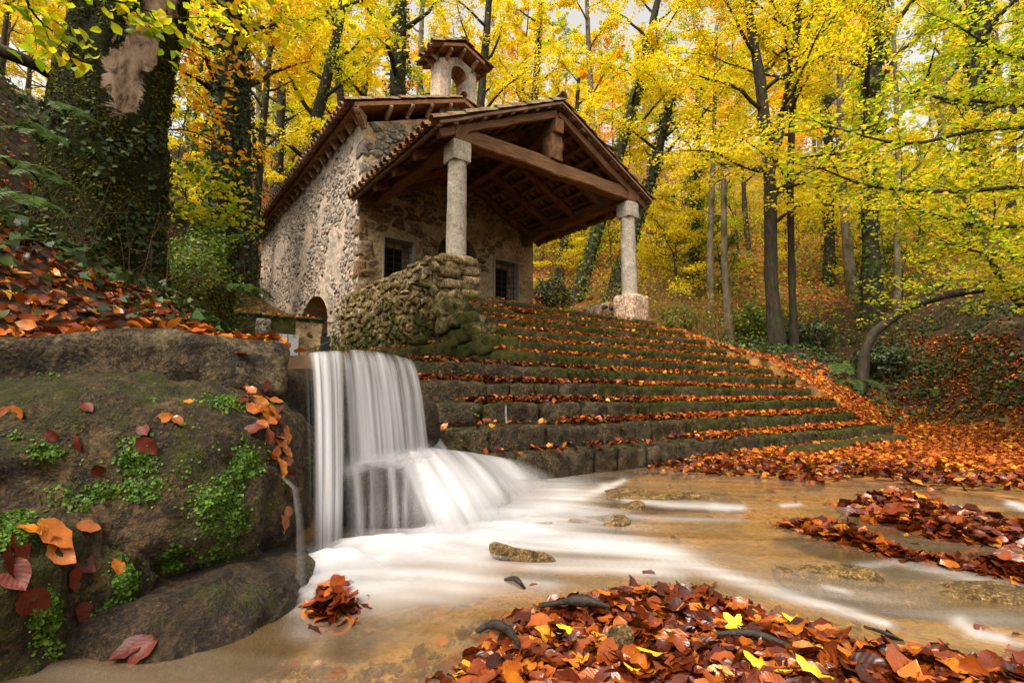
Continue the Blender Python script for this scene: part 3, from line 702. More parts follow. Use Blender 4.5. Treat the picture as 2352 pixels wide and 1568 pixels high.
# stones bedded in the render
cells=voronoi_cells(YF+.05,YB-.05,1.2,7.4,.17,2.0,seed=3,jit=.5)
def keep_side(c,p):
    if NY0-.1<c[0]<NY1+.1 and c[1]<NZ+NH+.06: 
        if c[1]<arch_fn((NY0+NY1)/2,(NY1-NY0)/2+.1,NZ,NH+.1)(c[0]): return False
    low=max(0,(4.2-c[1])*.25)
    return float(fbm2(c[0],c[1],.55,3,7.))+low+.05>-.05 and p[:,0].min()>YF-.02
lay_stones(side,cells,keep_side,sw,M['wstone'],150,.017,.014,seed=5,order=lambda c:c[0])
cells=voronoi_cells(X0+.03,X1-.03,2.45,8.6,.25,1.7,seed=8)
def keep_front(c,p):
    if p[:,1].max()>gable_top(c[0])-.06 or p[:,0].min()<X0 or p[:,0].max()>X1: return False
    for (a,b,z0,z1) in (W1,W2):
        if p[:,0].max()>a-.10 and p[:,0].min()<b+.10 and p[:,1].max()>z0-.04 and p[:,1].min()<z1+.10: return False
    if DX-DR-.12<c[0]<DX+DR+.12 and c[1]<5.25: return False
    if c[1]>5.6: return False
    return float(fbm2(c[0],c[1],.9,2,2.))>-.02 or c[0]<1.15
lay_stones(front,cells,keep_front,fw,M['fstone'],70,.022,.035,seed=9)
cells=voronoi_cells(X0+.03,X1-.03,5.5,8.6,.21,1.9,seed=12)
lay_stones(front,cells,lambda c,p: p[:,1].max()<gable_top(c[0])-.03 and p[:,0].min()>X0-.01 and c[1]>5.6,fw,M['gstone'],70,.035,.018,seed=13,order=lambda c:c[0])
# corner stones
for k in range(9):
    z=2.75+k*.50; l1=.34 if k%2 else .20; l2=.20 if k%2 else .36; hh=.34+.08*rnd.random()
    V,Fb=block((X0+l1/2-.016,YF+l2/2-.016,z),(l1+.012,l2+.012,hh),(5,5,5),14,.03,5,seed=k,warp=.03)
    link('corner_stone',mesh_np('corner_stone',V,Fb,M['fstone' if z<5.4 else 'gstone']),fw)
# windows
def thing_part(name,parent):
    o=bpy.data.objects.new(name,None); COL.objects.link(o); o.parent=parent; return o
t=NT('pale_surround'); M['surround']=t.fin(t.ramp(t.noise(t.pos(),7,5,.7),[(.3,(.22,.18,.14)),(.6,(.31,.265,.215)),(.8,(.37,.33,.29))]),.9,None,.2)
t=NT('limewashed_reveal'); M['reveal']=t.fin(t.ramp(t.noise(t.pos(),6,5,.7),[(.3,(.30,.27,.26)),(.7,(.44,.41,.42))]),.9,None,.2)
# a grille is its own part: bars stay within thing > part > sub-part
def window_full(w,seed):
    x0,x1,z0,z1=w
    wr=window_shell(w)
    g=MB(); bars=[]
    gr=None
    for i in range(4):
        x=x0+.02+(x1-x0-.06)*(i+.35)/3.6; bars.append(((x,YF+.10,z0),(x,YF+.10,z1)))
    for i in range(7):
        z=z0+(z1-z0)*(i+.5)/7; bars.append(((x0,YF+.114,z),(x1,YF+.114,z)))
    for a,b in bars:
        m=MB(); tube(m,[a,b],[.009,.009],6); m.build('grille_bar',M['iron'],wr)
def window_shell(w):
    x0,x1,z0,z1=w; d=.34; mb=MB()
    for (a,b) in (((x0,z0),(x0,z1)),((x0,z1),(x1,z1)),((x1,z1),(x1,z0)),((x1,z0),(x0,z0))):
        mb.add([(a[0],YF-.012,a[1]),(b[0],YF-.012,b[1]),(b[0],YF+d,b[1]),(a[0],YF+d,a[1])],[np.array([(0,1,2,3)])])
    wr=mb.build('window',M['reveal'],chapel)
    fr=MB(); t=.045
    for lo,hi in (((x0-t,YF-.024,z0-.02),(x0,YF-.002,z1+t)),((x1,YF-.024,z0-.02),(x1+t,YF-.002,z1+t)),((x0,YF-.024,z1),(x1,YF-.002,z1+t))): fr.box(lo,hi)
    fr.build('window_surround',M['surround'],wr)
    b=MB(); b.box((x0,YF+d,z0),(x1-.16,YF+d+.02,z1-.14)); b.build('shade_panel',M['dark'],wr)  # black sheet painted as the shade inside the room
    b=MB(); b.box((x1-.16,YF+d-.001,z0),(x1,YF+d+.019,z1)); b.box((x0,YF+d-.001,z1-.14),(x1-.16,YF+d+.019,z1)); b.build('inner_reveal',M['ochre'],wr)
    return wr
window_full(W1,1); window_full(W2,2)
# door
n=18; th=np.linspace(0,math.pi,n+1); prof=[(DX+DR,FLOOR)]+[(DX+DR*math.cos(a),4.45+.66*math.sin(a)) for a in th]+[(DX-DR,FLOOR)]
mb=MB()
for a,b in zip(prof[:-1],prof[1:]): mb.add([(a[0],YF-.012,a[1]),(b[0],YF-.012,b[1]),(b[0],YF+.32,b[1]),(a[0],YF+.32,a[1])],[np.array([(0,3,2,1)])])
door=mb.build('doorway',M['surround'],chapel)
for k in range(6):
    xa=DX-DR+2*DR*k/6+.004; xb=DX-DR+2*DR*(k+1)/6-.004; pts=[]
    for x in np.linspace(xa,xb,5): pts.append((x,arch_fn(DX,DR,4.45,.66)(x)+.005))
    V=[(xa,YF+.27,FLOOR),(xb,YF+.27,FLOOR)]+[(x,YF+.27,z) for x,z in pts[::-1]]
    me=bpy.data.meshes.new('door_plank'); me.from_pydata(V+[(x,y+.05,z) for x,y,z in V],[],[tuple(range(len(V)))]+[(i,(i+1)%len(V),len(V)+(i+1)%len(V),len(V)+i) for i in range(len(V))]); me.materials.append(M['door'])
    o=link('door_plank',me,door); add_uv_box(o,(0,0,1))
# niche over the spring
cy=(NY0+NY1)/2; ry=(NY1-NY0)/2; th=np.linspace(0,math.pi,21)
prof=[(NY0,.6)]+[(cy-ry*math.cos(a),NZ+NH*math.sin(a)) for a in th]+[(NY1,.6)]
mb=MB()
for a,b in zip(prof[:-1],prof[1:]):
    for k in range(4): 
        xa,xb=X0-.02+k*.3,X0-.02+(k+1)*.3
        mb.add([(xa,a[0],a[1]),(xa,b[0],b[1]),(xb,b[0],b[1]),(xb,a[0],a[1])],[np.array([(0,3,2,1)])])
nic=mb.build('spring_niche',M['render'],chapel)
mb=MB(); wall(mb,Plane((X0+1.15,0,0),(0,1,0),(-1,0,0)),NY0-.1,NY1+.1,const(.6),const(3.8),res=.1,amp=.03); mb.build('niche_back',M['render'],nic,True)
pl=Plane((0,NY1-.02,0),(1,0,0),(0,-1,0)); 
lay_stones(pl,voronoi_cells(X0+.05,X0+1.1,1.0,2.75,.26,1.3,seed=21),lambda c,p:True,nic,M['mstone'],12,.03,.03,seed=22)
# main roof
SL=.405; up_l=np.array([1,0,SL]); up_r=np.array([-1,0,SL])
def main_z(x): return 7.66+SL*(min(x,2*XM-x)-.48)      # top of the boarding
mb=MB(); YV,YE=1.77,14.75
for s in (0,1):
    xe=.42 if s==0 else 2*XM-.42
    P=[(xe,YV,main_z(.42)-.11),(XM,YV,main_z(XM)-.11),(XM,YE,main_z(XM)-.11),(xe,YE,main_z(.42)-.11)]
    Q=[(a,b,c+.10) for a,b,c in P]
    f=np.array([(0,3,2,1),(4,5,6,7),(0,1,5,4),(1,2,6,5),(2,3,7,6),(3,0,4,7)]); mb.add(P+Q,[f if s==0 else f[:,::-1]])
roof=mb.build('main_roof',M['soffit'],chapel)
roof_slope(roof,(.20,YV+.06,main_z(.20)-.01),(0,1,0),up_l,55,9,.235,.375,lambda c,k:k==0 or c==0,seed=1)
roof_slope(roof,(2*XM-.20,YV+.06,main_z(.20)-.01),(0,1,0),up_r,55,9,.235,.375,lambda c,k:c==0,seed=2)
for k in range(33):
    y=YV+k*.40; link_at('ridge_tile',RIDGE,roof,Matrix.Translation((XM,y,main_z(XM)+.10)))
cor_prof=[(0,0),(.34,0),(.34,-.05),(.31,-.09),(.22,-.14),(.10,-.20),(.04,-.25),(0,-.26)]
def corbel_mesh(wd):
    n=len(cor_prof); V=[(x,-wd/2,z) for x,z in cor_prof]+[(x,wd/2,z) for x,z in cor_prof]
    me=bpy.data.meshes.new('corbel'); me.from_pydata(V,[],[tuple(range(n)),tuple(range(2*n-1,n-1,-1))]+[(i,(i+n),(i+1)%n+n,(i+1)%n) for i in range(n)]); me.materials.append(M['corbel']); return me
COR=corbel_mesh(.085)
for k in range(22):                                            # along the eave
    y=YF+.12+k*.545; link_at('corbel',COR,chapel,Matrix.Translation((X0+.01,y,main_z(.60)-.115-.02))@Matrix.Rotation(math.pi,4,'Z')@Matrix.Rotation(math.atan(-SL),4,'Y'))
for k in range(1,5):                                           # along the gable verge
    x=X0+.02+k*.56; link_at('corbel',COR,chapel,Matrix.Translation((x,YF+.01,main_z(x)-.115))@Matrix.Rotation(-math.pi/2,4,'Z'))
link_at('corbel',corbel_mesh(.10),chapel,Matrix.Translation((X0+.03,YF+.03,main_z(.55)-.13))@Matrix.Rotation(-3*math.pi/4,4,'Z')@Matrix.Scale(1.35,4))
# bell gable
BX0,BX1,BY0,BY1=2.83,3.985,2.06,2.62; BM=(BX0+BX1)/2; AR=.25; AZ=9.68
def btop(x): return 9.97+.42*((BM-BX0)-abs(x-BM))
bo=[(BM-AR,BM+AR,8.72,arch_fn(BM,AR,AZ))]
mb=MB(); kw=dict(res=.06,amp=.014,sc=5)
wall(mb,Plane((0,BY0,0),(1,0,0),(0,-1,0)),BX0,BX1,const(8.0),btop,bo,**kw); wall(mb,Plane((0,BY1,0),(1,0,0),(0,1,0)),BX0,BX1,const(8.0),btop,bo,**kw)
wall(mb,Plane((BX0,0,0),(0,1,0),(-1,0,0)),BY0,BY1,const(8.0),const(9.99),**kw); wall(mb,Plane((BX1,0,0),(0,1,0),(1,0,0)),BY0,BY1,const(8.0),const(9.99),**kw)
for s in (-1,1): wall(mb,Plane((BM+s*AR,0,0),(0,1,0),(-s,0,0)),BY0-.005,BY1+.005,const(8.72),const(AZ),**kw)
mb.add([(BM-AR,BY0,8.72),(BM+AR,BY0,8.72),(BM+AR,BY1,8.72),(BM-AR,BY1,8.72)],[np.array([(0,1,2,3)])])
bell=mb.build('bell_gable',M['render'],chapel,True)
for k in range(6):
    for j in range(3):
        a0=math.pi*k/6+.012; a1=math.pi*(k+1)/6-.012; y0=BY0+.004+(BY1-BY0-.008)*j/3+.004; y1=BY0+(BY1-BY0)*(j+1)/3-.004; V=[]
        for a in (a0,(a0+a1)/2,a1):
            for rr in (AR-.006,AR+.05):
                for y in (y0,y1): V.append((BM+rr*math.cos(a),y,AZ+rr*math.sin(a)))
        F=[]
        for q in (0,4): F+=[(q,q+1,q+5,q+4),(q+2,q+6,q+7,q+3),(q,q+4,q+6,q+2),(q+1,q+3,q+7,q+5)]
        F+=[(0,2,3,1),(8,9,11,10)]
        link('arch_brick',mesh_np('arch_brick',V,np.array(F),M['brick'],False),bell)
V=[];F=[]
for k in range(17):
    a=math.pi*k/16
    for rr in (AR,AR+.085): V.append((BM+rr*math.cos(a),BY0-.018,AZ+rr*math.sin(a)))
for z in (8.72,):
    V=[(BM+AR,BY0-.018,z),(BM+AR+.085,BY0-.018,z)]+V+[(BM-AR,BY0-.018,z),(BM-AR-.085,BY0-.018,z)]
F=[(2*i,2*i+1,2*i+3,2*i+2) for i in range(len(V)//2-1)]; nV=len(V); V=V+[(x,BY0+.02,z) for x,y,z in V]
F+=[(2*i+nV,2*i+2+nV,2*i+2,2*i) for i in range(nV//2-1)]+[(2*i+1,2*i+3,2*i+3+nV,2*i+1+nV) for i in range(nV//2-1)]
link('arch_trim',mesh_np('arch_trim',V,np.array(F),M['surround'],False),bell)
mb=MB(); mb.box((BM-.115,BY0-.03,AZ+AR+.055),(BM+.115,BY0-.005,AZ+AR+.165)); pq=mb.build('date_plaque',M['surround'],bell)
def text(body,loc,size,mat,parent,name,rx=math.pi/2,depth=.002):
    cu=bpy.data.curves.new(name,'FONT'); cu.body=body; cu.size=size; cu.extrude=depth; cu.align_x='CENTER'; cu.align_y='CENTER'; cu.materials.append(mat)
    t=bpy.data.objects.new('t',cu); COL.objects.link(t); bpy.context.view_layer.update()
    me=bpy.data.meshes.new_from_object(t.evaluated_get(bpy.context.evaluated_depsgraph_get())); bpy.data.objects.remove(t)
    return link_at(name,me,parent,Matrix.Translation(loc)@Matrix.Rotation(rx,4,'X'))
M['ink']=NT('weathered_lettering').fin((.20,.10,.08),.9,None,.1)
text('1930',(BM,BY0-.0315,AZ+AR+.11),.088,M['ink'],pq,'date_figures')
mb=MB(); RY0,RY1=1.74,3.0
for s in (-1,1):
    xe=BM+s*.66; P=[(xe,RY0,10.09),(BM,RY0,10.36),(BM,RY1,10.36),(xe,RY1,10.09)]; Q=[(a,b,c+.09) for a,b,c in P]
    f=np.array([(0,3,2,1),(4,5,6,7),(0,1,5,4),(1,2,6,5),(2,3,7,6),(3,0,4,7)]); mb.add(P+Q,[f if s<0 else f[:,::-1]])
br=mb.build('bell_roof',M['soffit'],chapel)
for s in (-1,1): roof_slope(br,(BM+s*.93,RY0+.05,10.05),(0,1,0),np.array([-s,0,.46]),5,3,.245,.37,lambda c,k:True,seed=4+s)
for k in range(3): link_at('ridge_tile',RIDGE,br,Matrix.Translation((BM,RY0-.04+k*.42,10.50)))
CORs=corbel_mesh(.075)
for x in (BM-.40,BM+.02,BM+.43): link_at('corbel',CORs,bell,Matrix.Translation((x,BY0+.01,10.33-.41*abs(x-BM)-.005))@Matrix.Rotation(-math.pi/2,4,'Z')@Matrix.Scale(.9,4))
for s in (-1,1):
    for y in (2.2,2.5): link_at('corbel',CORs,bell,Matrix.Translation((BM+s*.57,y,10.10))@Matrix.Rotation(math.pi if s<0 else 0,4,'Z')@Matrix.Scale(.7,4))

# ------------------------------------------------------------------ the porch
CX=(1.072,5.73); CY=-1.85; CZ=5.27
for ci,x in enumerate(CX):
    n=26; zz=np.linspace(3.03,4.91,n); seg=24; ang=np.arange(seg)*2*math.pi/seg; r=np.interp(zz,[3.03,3.1,4.8,4.91],[.192,.182,.168,.165])
    V=np.stack([x+r[:,None]*np.cos(ang),CY+r[:,None]*np.sin(ang),np.broadcast_to(zz[:,None],(n,seg))],-1)
    V=V+(V-np.array([x,CY,0])*np.array([1,1,0])-V*np.array([0,0,1]))*(fbm(V*5,3)*.035)[...,None]
    base=np.arange(n-1)[:,None]*seg; k=np.arange(seg)[None,:]; F=np.stack([base+k,base+(k+1)%seg,base+seg+(k+1)%seg,base+seg+k],-1).reshape(-1,4)
    col=link('column',mesh_np('column',V.reshape(-1,3),F,M['column']),chapel)
    V,F=block((x,CY,4.905+.18),(.37,.37,.365),(6,6,6),26,.008,6,seed=ci); link('capital',mesh_np('capital',V,F,M['column'],False),col)
    V,F=block((x,CY,CZ+.07),(.22,.26,.20),(3,3,3),12,.015,5,seed=ci+9); o=link('bearing_block',mesh_np('bearing_block',V,F,M['wood'],False),col)
PXE,PZE,PXM,PZR=.445,5.44,3.40,6.90; PS=(PZR-PZE)/(PXM-PXE); PV,PB=-2.17,2.02
def porch_z(x): return PZE+PS*(min(x,2*PXM-x)-PXE)
timber('tie_beam',(.92,CY,5.45),(5.92,CY,5.45),.24,.30,chapel,n=10,jit=.012,seed=1)
for x in CX: timber('side_beam',(x,-2.02,5.43),(x,YF,5.43),.25,.29,chapel,n=8,jit=.012,seed=int(x*7))
timber('ridge_beam',(PXM,-2.08,6.33),(PXM,YF,6.33),.22,.29,chapel,n=8,jit=.010,seed=5)
V,F=block((PXM-.02,CY,5.89),(.33,.30,.58),(4,4,6),14,.03,4,seed=5); kp=link('king_post',mesh_np('king_post',V,F,M['wood'],False),chapel); add_uv_box(kp,(0,0,1))
sl=np.array([1,0,PS]); sl/=np.linalg.norm(sl); 
for s in (1,-1):
    for k,y in enumerate((-1.95,-1.0,-.05,.9,1.85)):
        xa=.62; xb=PXM-.02; a=(xa,y,porch_z(xa)-.26); b=(xb,y,porch_z(xb)-.26)
        if s<0: a=(2*PXM-xa,)+a[1:]; b=(2*PXM-xb,)+b[1:]
        timber('rafter',a,b,.13,.15,chapel,n=6,jit=.010,seed=k*3+s+7)
    for k in range(10):
        x=.56+k*.312; z=porch_z(x)-.15
        xx=x if s>0 else 2*PXM-x
        timber('batten',(xx,PV+.04,z),(xx,PB,z),.10,.045,chapel,'wood2',n=5,jit=.006,seed=k+30*s,up=(-PS*s,0,1))
porch_roof=thing_part('porch_roof',chapel)
for s in (1,-1):
    a=(PXE+.10,PV+.03,porch_z(PXE+.10)-.115); b=(PXM,PV+.03,porch_z(PXM)-.115)
    if s<0: a=(2*PXM-a[0],)+a[1:]
    timber('verge_board',a,b,.05,.05,porch_roof,'wood2',n=6,jit=.004,seed=3+s)
up_pl=np.array([1,0,PS]); up_pr=np.array([-1,0,PS])
roof_slope(porch_roof,(PXE-.02,PV+.07,porch_z(PXE)-.115),(0,1,0),up_pl,18,9,.235,.375,lambda c,k:k==0 or c==0,seed=11)
roof_slope(porch_roof,(2*PXM-PXE+.02,PV+.07,porch_z(PXE)-.115),(0,1,0),up_pr,18,9,.235,.375,lambda c,k:k==0 or c==0,seed=12)
for k in range(11): link_at('ridge_tile',RIDGE,porch_roof,Matrix.Translation((PXM,PV-.03+k*.385,PZR+.0)))
# right pedestal and low wall of the porch
V,F=block((5.76,-1.86,2.73),(.60,.58,.66),(8,8,8),16,.022,4,seed=4)
ped=link('column_pedestal',mesh_np('column_pedestal',V,F,M['pale']),chapel)
V,F=block((5.80,.15,2.70),(.34,3.7,.60),(4,24,6),14,.03,3,seed=6)
pw=link('low_porch_wall',mesh_np('low_porch_wall',V,F,M['pale']),chapel)
pl=Plane((5.63,0,0),(0,1,0),(-1,0,0)); lay_stones(pl,voronoi_cells(-1.5,1.9,2.45,2.95,.2,1.6,seed=31),lambda c,p:rnd.random()<.6,pw,M['fstone'],20,.03,.03,seed=32)
mb=MB(); mb.box((.9,-1.9,2.2),(6.0,YF,FLOOR-.004)); mb.build('porch_floor',M['step'],chapel)
# ------------------------------------------------------------------ the stairs
stairs=thing('stone_staircase','broad flight of mossy stone steps strewn with orange leaves climbing to the chapel porch','staircase',loc=(4,-4,0))
core=MB()
for i in range(11):
    back=(STEP_Y[i-1]+.12) if i>0 else -1.9
    core.box((STEP_L[i]+.05,STEP_Y[i]+.16,-.3 if i>6 else STEP_Z[i]-.8),(STEP_R[i]-.04,back,STEP_Z[i]-.025))
core.build('step_core',M['step'],stairs)
step_tops=[]
for i in range(11):
    x=STEP_L[i]; r=np.random.default_rng(40+i)
    slope=0.0 if i<10 else -.035
    while x<STEP_R[i]-.08:
        ln=min(r.uniform(.24,.95),STEP_R[i]-x)
        if STEP_R[i]-x-ln<.22: ln=STEP_R[i]-x
        h=.25 if i else .16; dz=r.normal()*.009; dy=r.normal()*.014
        xc=x+ln/2; wetp=(i>=7 and xc<1.2+.5*(i-7)) or (i==6 and xc<.9) or (i==10 and xc<3.2)
        mat=M['step_wet'] if wetp else M['step']
        V,F=block((xc,STEP_Y[i]+.20+dy+slope*(xc-3),STEP_Z[i]-h/2+dz),(ln-.002,.44,h),(max(5,int(ln/.05)),6,6),18,.034,7.5,seed=i*37+x,warp=.034)
        V[:,2]=np.where(V[:,2]>STEP_Z[i]+.01,STEP_Z[i]+.01+(V[:,2]-STEP_Z[i]-.01)*.3,V[:,2])
        link('step_stone',mesh_np('step_stone',V,F,mat),stairs); x+=ln
# a last low course half buried in leaves
pa,pb=at_z(1850,1032,.09),at_z(2078,1000,.09); d=(pb-pa)/np.linalg.norm(pb-pa); L_=np.linalg.norm(pb-pa); x=0; r=np.random.default_rng(77)
ax=np.array([d,np.cross([0,0,1],d),[0,0,1]])
while x<L_-.1:
    ln=min(r.uniform(.3,.6),L_-x); V,F=block(pa+d*(x+ln/2)+np.array([0,.12,-.085]),(ln-.015,.30,.2),(5,4,4),9,.02,5,seed=x+500,axes=ax,warp=.02)
    link('step_stone',mesh_np('step_stone',V,F,M['step']),stairs); x+=ln
# fallen blocks at the broken left end of the stairs
def rock(name,c,size,mat,parent=None,sub=4,p=2.8,rough=.06,sc=2.5,seed=0,axes=None,flat=None,fine=.012):
    V,F=_ico[sub]; q=V/((np.abs(V)**p).sum(1)**(1/p))[:,None]; W=q*np.asarray(size,float)
    n=V; s=np.asarray(seed)*5.1
    W=W+n*(fbm(W*sc+s,4)*rough+fbm(W*sc*5+s,3)*fine)[:,None]
    if flat is not None: W[:,2]=np.where(W[:,2]>flat,flat+(W[:,2]-flat)*.15,W[:,2])
    if axes is not None: W=W@np.asarray(axes,float)
    return link(name,mesh_np(name,W+np.asarray(c,float),F,mat),parent)
CAX=np.array([RT,np.cross([0,0,1],RT),[0,0,1]])          # across the view, away from it, up
tag(rock('mossy_rock',at(972,955,4.0)-np.array([0,0,.06]),(.13,.2,.22),M['dark_rock'],seed=3,axes=CAX,rough=.04),'round dark rock with a moss edge wedged between waterfall and stair ends','rock','rocks around the waterfall')

# ------------------------------------------------------------------ rubble wall left of the stairs, carrying the left column
rw=thing('retaining_wall','mossy rubble retaining wall with sloping coping under the left porch column','wall',loc=(.6,-.5,.8))
mb=MB(); pl=Plane((.47,0,0),(0,1,0),(-1,0,0)); TOPZ=2.98
wall(mb,pl,-2.12,2.14,const(.4),const(TOPZ),res=.09,amp=.035,sc=3)
mb.box((.49,-2.10,.4),(.93,2.08,TOPZ-.03)); mb.build('wall_core',M['mortar_moss'] if 'mortar_moss' in M else M['render'],rw,True)
cells=voronoi_cells(-2.15,2.2,1.5,TOPZ+.02,.175,1.7,seed=41,jit=.55)
lay_stones(pl,cells,lambda c,p:True,rw,M['mstone'],180,.045,.010,seed=42)
fp=Plane((0,-2.10,0),(1,0,0),(0,-1,0)); cells=voronoi_cells(.46,.98,1.5,TOPZ+.05,.15,1.9,seed=43)
lay_stones(fp,cells,lambda c,p:True,rw,M['mstone'],40,.055,.012,seed=44)
y=-2.1; k=0
while y<2.0:                                                # coping
    ln=rnd.uniform(.28,.5); V,F=block((.70,y+ln/2,TOPZ+.01+rnd.uniform(-.01,.03)),(.54,ln-.01,.11),(5,5,3),6,.025,5,seed=k+60,warp=.03); link('coping_stone',mesh_np('coping_stone',V,F,M['mstone']),rw); y+=ln; k+=1
for k,(dx,dz,s) in enumerate([(0,.09,(.72,.66,.16)),(.02,-.06,(.76,.70,.17)),(0,-.22,(.72,.68,.17)),(.01,-.38,(.74,.70,.18)),(0,-.55,(.72,.70,.18))]):
    for j,(ox,w_) in enumerate(((-.19,.36),(.17,.36))):
        V,F=block((1.0+dx+ox,-1.86+.02*j,2.965+dz),(w_,s[1],s[2]-.008),(7,9,5),9,.035,6,seed=k*5+j+70,warp=.06); link('pier_stone',mesh_np('pier_stone',V,F,M['mstone']),rw)
# stepped end beside the upper steps, and the mossy ledge that runs back from the fifth step
for i in range(0,5):
    for j in range(3):
        V,F=block((.62+.03*j+(0 if i else .05),STEP_Y[i]+.06,STEP_Z[i]-.13-.24*j),(.50,.52,.25),(7,7,6),7,.055,5.5,seed=i*3+j+90,warp=.07); link('end_stone',mesh_np('end_stone',V,F,M['mstone']),rw)
la,lb=np.array([.62,-3.72,0]),np.array([-.28,1.3,0]); d=(lb-la)/np.linalg.norm(lb-la); nrm=np.array([d[1],-d[0],0]); nrm=-nrm if nrm[0]>0 else nrm
Lz=STEP_Z[4]
pl=Plane(la,d,nrm); mb=MB(); Ln=np.linalg.norm(lb-la); wall(mb,pl,0,Ln,const(.3),const(Lz-.02),res=.08,amp=.05,sc=2.6)
mb.add([tuple(la+np.array([0,0,Lz-.03])),tuple(lb+np.array([0,0,Lz-.03])),(.95,1.3,Lz-.03),(.95,-3.72,Lz-.03)],[np.array([(0,3,2,1)])]); mb.build('ledge_core',M['step'],rw,True)
x=0;k=0
while x<Ln-.05:
    ln=rnd.uniform(.3,.55)
    for j,hh in enumerate((.24,.26,.28)):
        V,F=block(la+d*(x+ln/2+.1*j)+nrm*(-.12+.02*j)+np.array([0,0,Lz-.115-.25*j]),(ln-.01,.36,hh),(8,6,6),9,.045,6,seed=k+120,axes=np.array([d,-nrm,[0,0,1]]),warp=.03)
        link('ledge_stone',mesh_np('ledge_stone',V,F,M['step']),rw); k+=1
    x+=ln
V,F=block(tuple(np.array([.72,-3.95,1.325-.16])),(.62,.5,.34),(6,5,4),6,.03,4,seed=7); link('end_stone',mesh_np('end_stone',V,F,M['step']),rw)

# ------------------------------------------------------------------ low wall at the spring with its relief and rusty hatch
LY=4.55; lw=thing('spring_wall','low dark mossy wall at the spring with a carved relief and rusty hatch','wall',loc=(-.4,LY,1))
mb=MB(); pl=Plane((0,LY,0),(1,0,0),(0,-1,0)); wall(mb,pl,-1.9,.74,const(.4),const(2.80),res=.08,amp=.03,sc=3); mb.box((-1.88,LY+.02,.4),(.74,LY+1.6,2.79)); mb.build('wall_face',M['mossy_dark'],lw,True)
mb=MB(); wall(mb,pl,.02,.70,const(1.7),const(2.70),res=.05,amp=.02,sc=5,d=.012); mb.build('bare_patch',M['ochre'],lw,True)
for k in range(7):
    V,F=block((-1.72+k*.38,LY+.18,2.80+rnd.uniform(-.01,.02)),(.37,.44,.09),(5,5,3),7,.02,5,seed=k+200,warp=.02); link('coping_stone',mesh_np('coping_stone',V,F,M['mossy_dark']),lw)
V,F=block((-.76,LY-.035,2.48),(.36,.07,.45),(6,3,7),14,.006,8,seed=5); pq=link('relief_plaque',mesh_np('relief_plaque',V,F,M['plaque']),lw)
def relief(c,s,nm):
    V,F=_ico[3]; link(nm,mesh_np(nm,V*np.array(s)+np.array(c),F,M['plaque']),pq)
relief((-.755,LY-.07,2.60),(.042,.022,.055),'carved_head'); relief((-.765,LY-.065,2.42),(.085,.022,.13),'carved_robe'); relief((-.69,LY-.075,2.50),(.03,.02,.04),'carved_child'); relief((-.83,LY-.072,2.48),(.025,.016,.085),'carved_arm')
text('1915',(.20,LY-.045,2.58),.17,M['ink'],lw,'wall_figures')
hz=1.93; mb=MB(); mb.box((-.46,LY-.05,hz-.35),(.10,LY-.02,hz+.42)); hatch=mb.build('metal_hatch',M['panel'],lw)
mb=MB(); mb.box((-.185,LY-.058,hz-.35),(-.175,LY-.05,hz+.42)); mb.build('hatch_seam',M['iron'],hatch)
V,F=block((.64,LY-.28,1.62),(.36,.6,1.3),(4,5,6),6,.04,3,seed=9,warp=.03); jb=link('jamb_stone',mesh_np('jamb_stone',V,F,M['mstone']),lw)
mb=MB(); mb.box((.50,LY-.605,1.7),(.73,LY-.57,2.30)); bd=mb.build('iron_door',M['iron'],lw)
mb=MB(); mb.box((.50,LY-.62,2.12),(.66,LY-.605,2.15)); mb.box((.50,LY-.62,1.85),(.66,LY-.605,1.88)); mb.build('hinge',M['iron'],bd)

# ------------------------------------------------------------------ rocks in the foreground
gp=rock('mossy_block',at(458,712,5.2)+np.array([0,0,-.12]),(.235,.25,.42),M['mossy_dark'],sub=5,p=5,seed=8,axes=CAX,rough=.05)
tag(gp,'upright block of stone furred with moss standing left of the spring','rock')
# upper ledge: one long slab of the dam
ea,eb=at(-330,800,1.80),at(672,800,2.52); d=eb-ea; d[2]=0; Ln=np.linalg.norm(d); d/=Ln; bk=np.array([-d[1],d[0],0]); bk=bk if bk@FW>0 else -bk
EAX=np.array([d,bk,[0,0,1]])
V,F=block((0,0,0),(Ln,.75,.30),(90,24,14),9,.035,2.2,seed=3,warp=.05); V=V+ (V/np.linalg.norm(V,axis=1)[:,None])*(fbm(V*9,4)*.014)[:,None]
V=V@EAX+(ea+eb)/2*np.array([1,1,0])+bk*.375+np.array([0,0,.845])
tag(link('ledge_slab',mesh_np('ledge_slab',V,F,M['ledge'])),'long flat wet slab of stone forming the dam top at the left edge','rock','rocks around the waterfall')
# the big boulder below it
BC=np.array(at(215,1180,2.22)); BC[2]=.30
V,F=_ico[6]; 
q=np.abs(V); q=V/((q[:,0]**2.7+q[:,1]**2.7+q[:,2]**3.2)**(1/2.9))[:,None]; W=q*np.array([.95,.66,.49])
W[:,0]+=-.02; under=smooth01((-W[:,2]-.02)/.45); W[:,0]-=under*.22*(W[:,0]>0)*W[:,0]; W[:,1]+=under*.22
W=W+V*(fbm(W*1.7+3.3,4)*.055+(.5-np.abs(fbm(W*4.5+1,4)))*.035+fbm(W*13+1,4)*.022+fbm(W*38,3)*.010)[:,None]
BW=W@CAX+BC
boulder=link('boulder',mesh_np('boulder',BW,F,M['rock'])); tag(boulder,'big wet brown boulder with bright green liverwort beside the waterfall','boulder')
B_NORM=None
b2c=at(-20,1560,1.42); b2=rock('boulder',b2c,(.235,.24,.46),M['rock'],sub=6,seed=13,axes=CAX,rough=.05,fine=.022); tag(b2,'dark boulder in the bottom left corner with red leaves stuck on it','boulder')
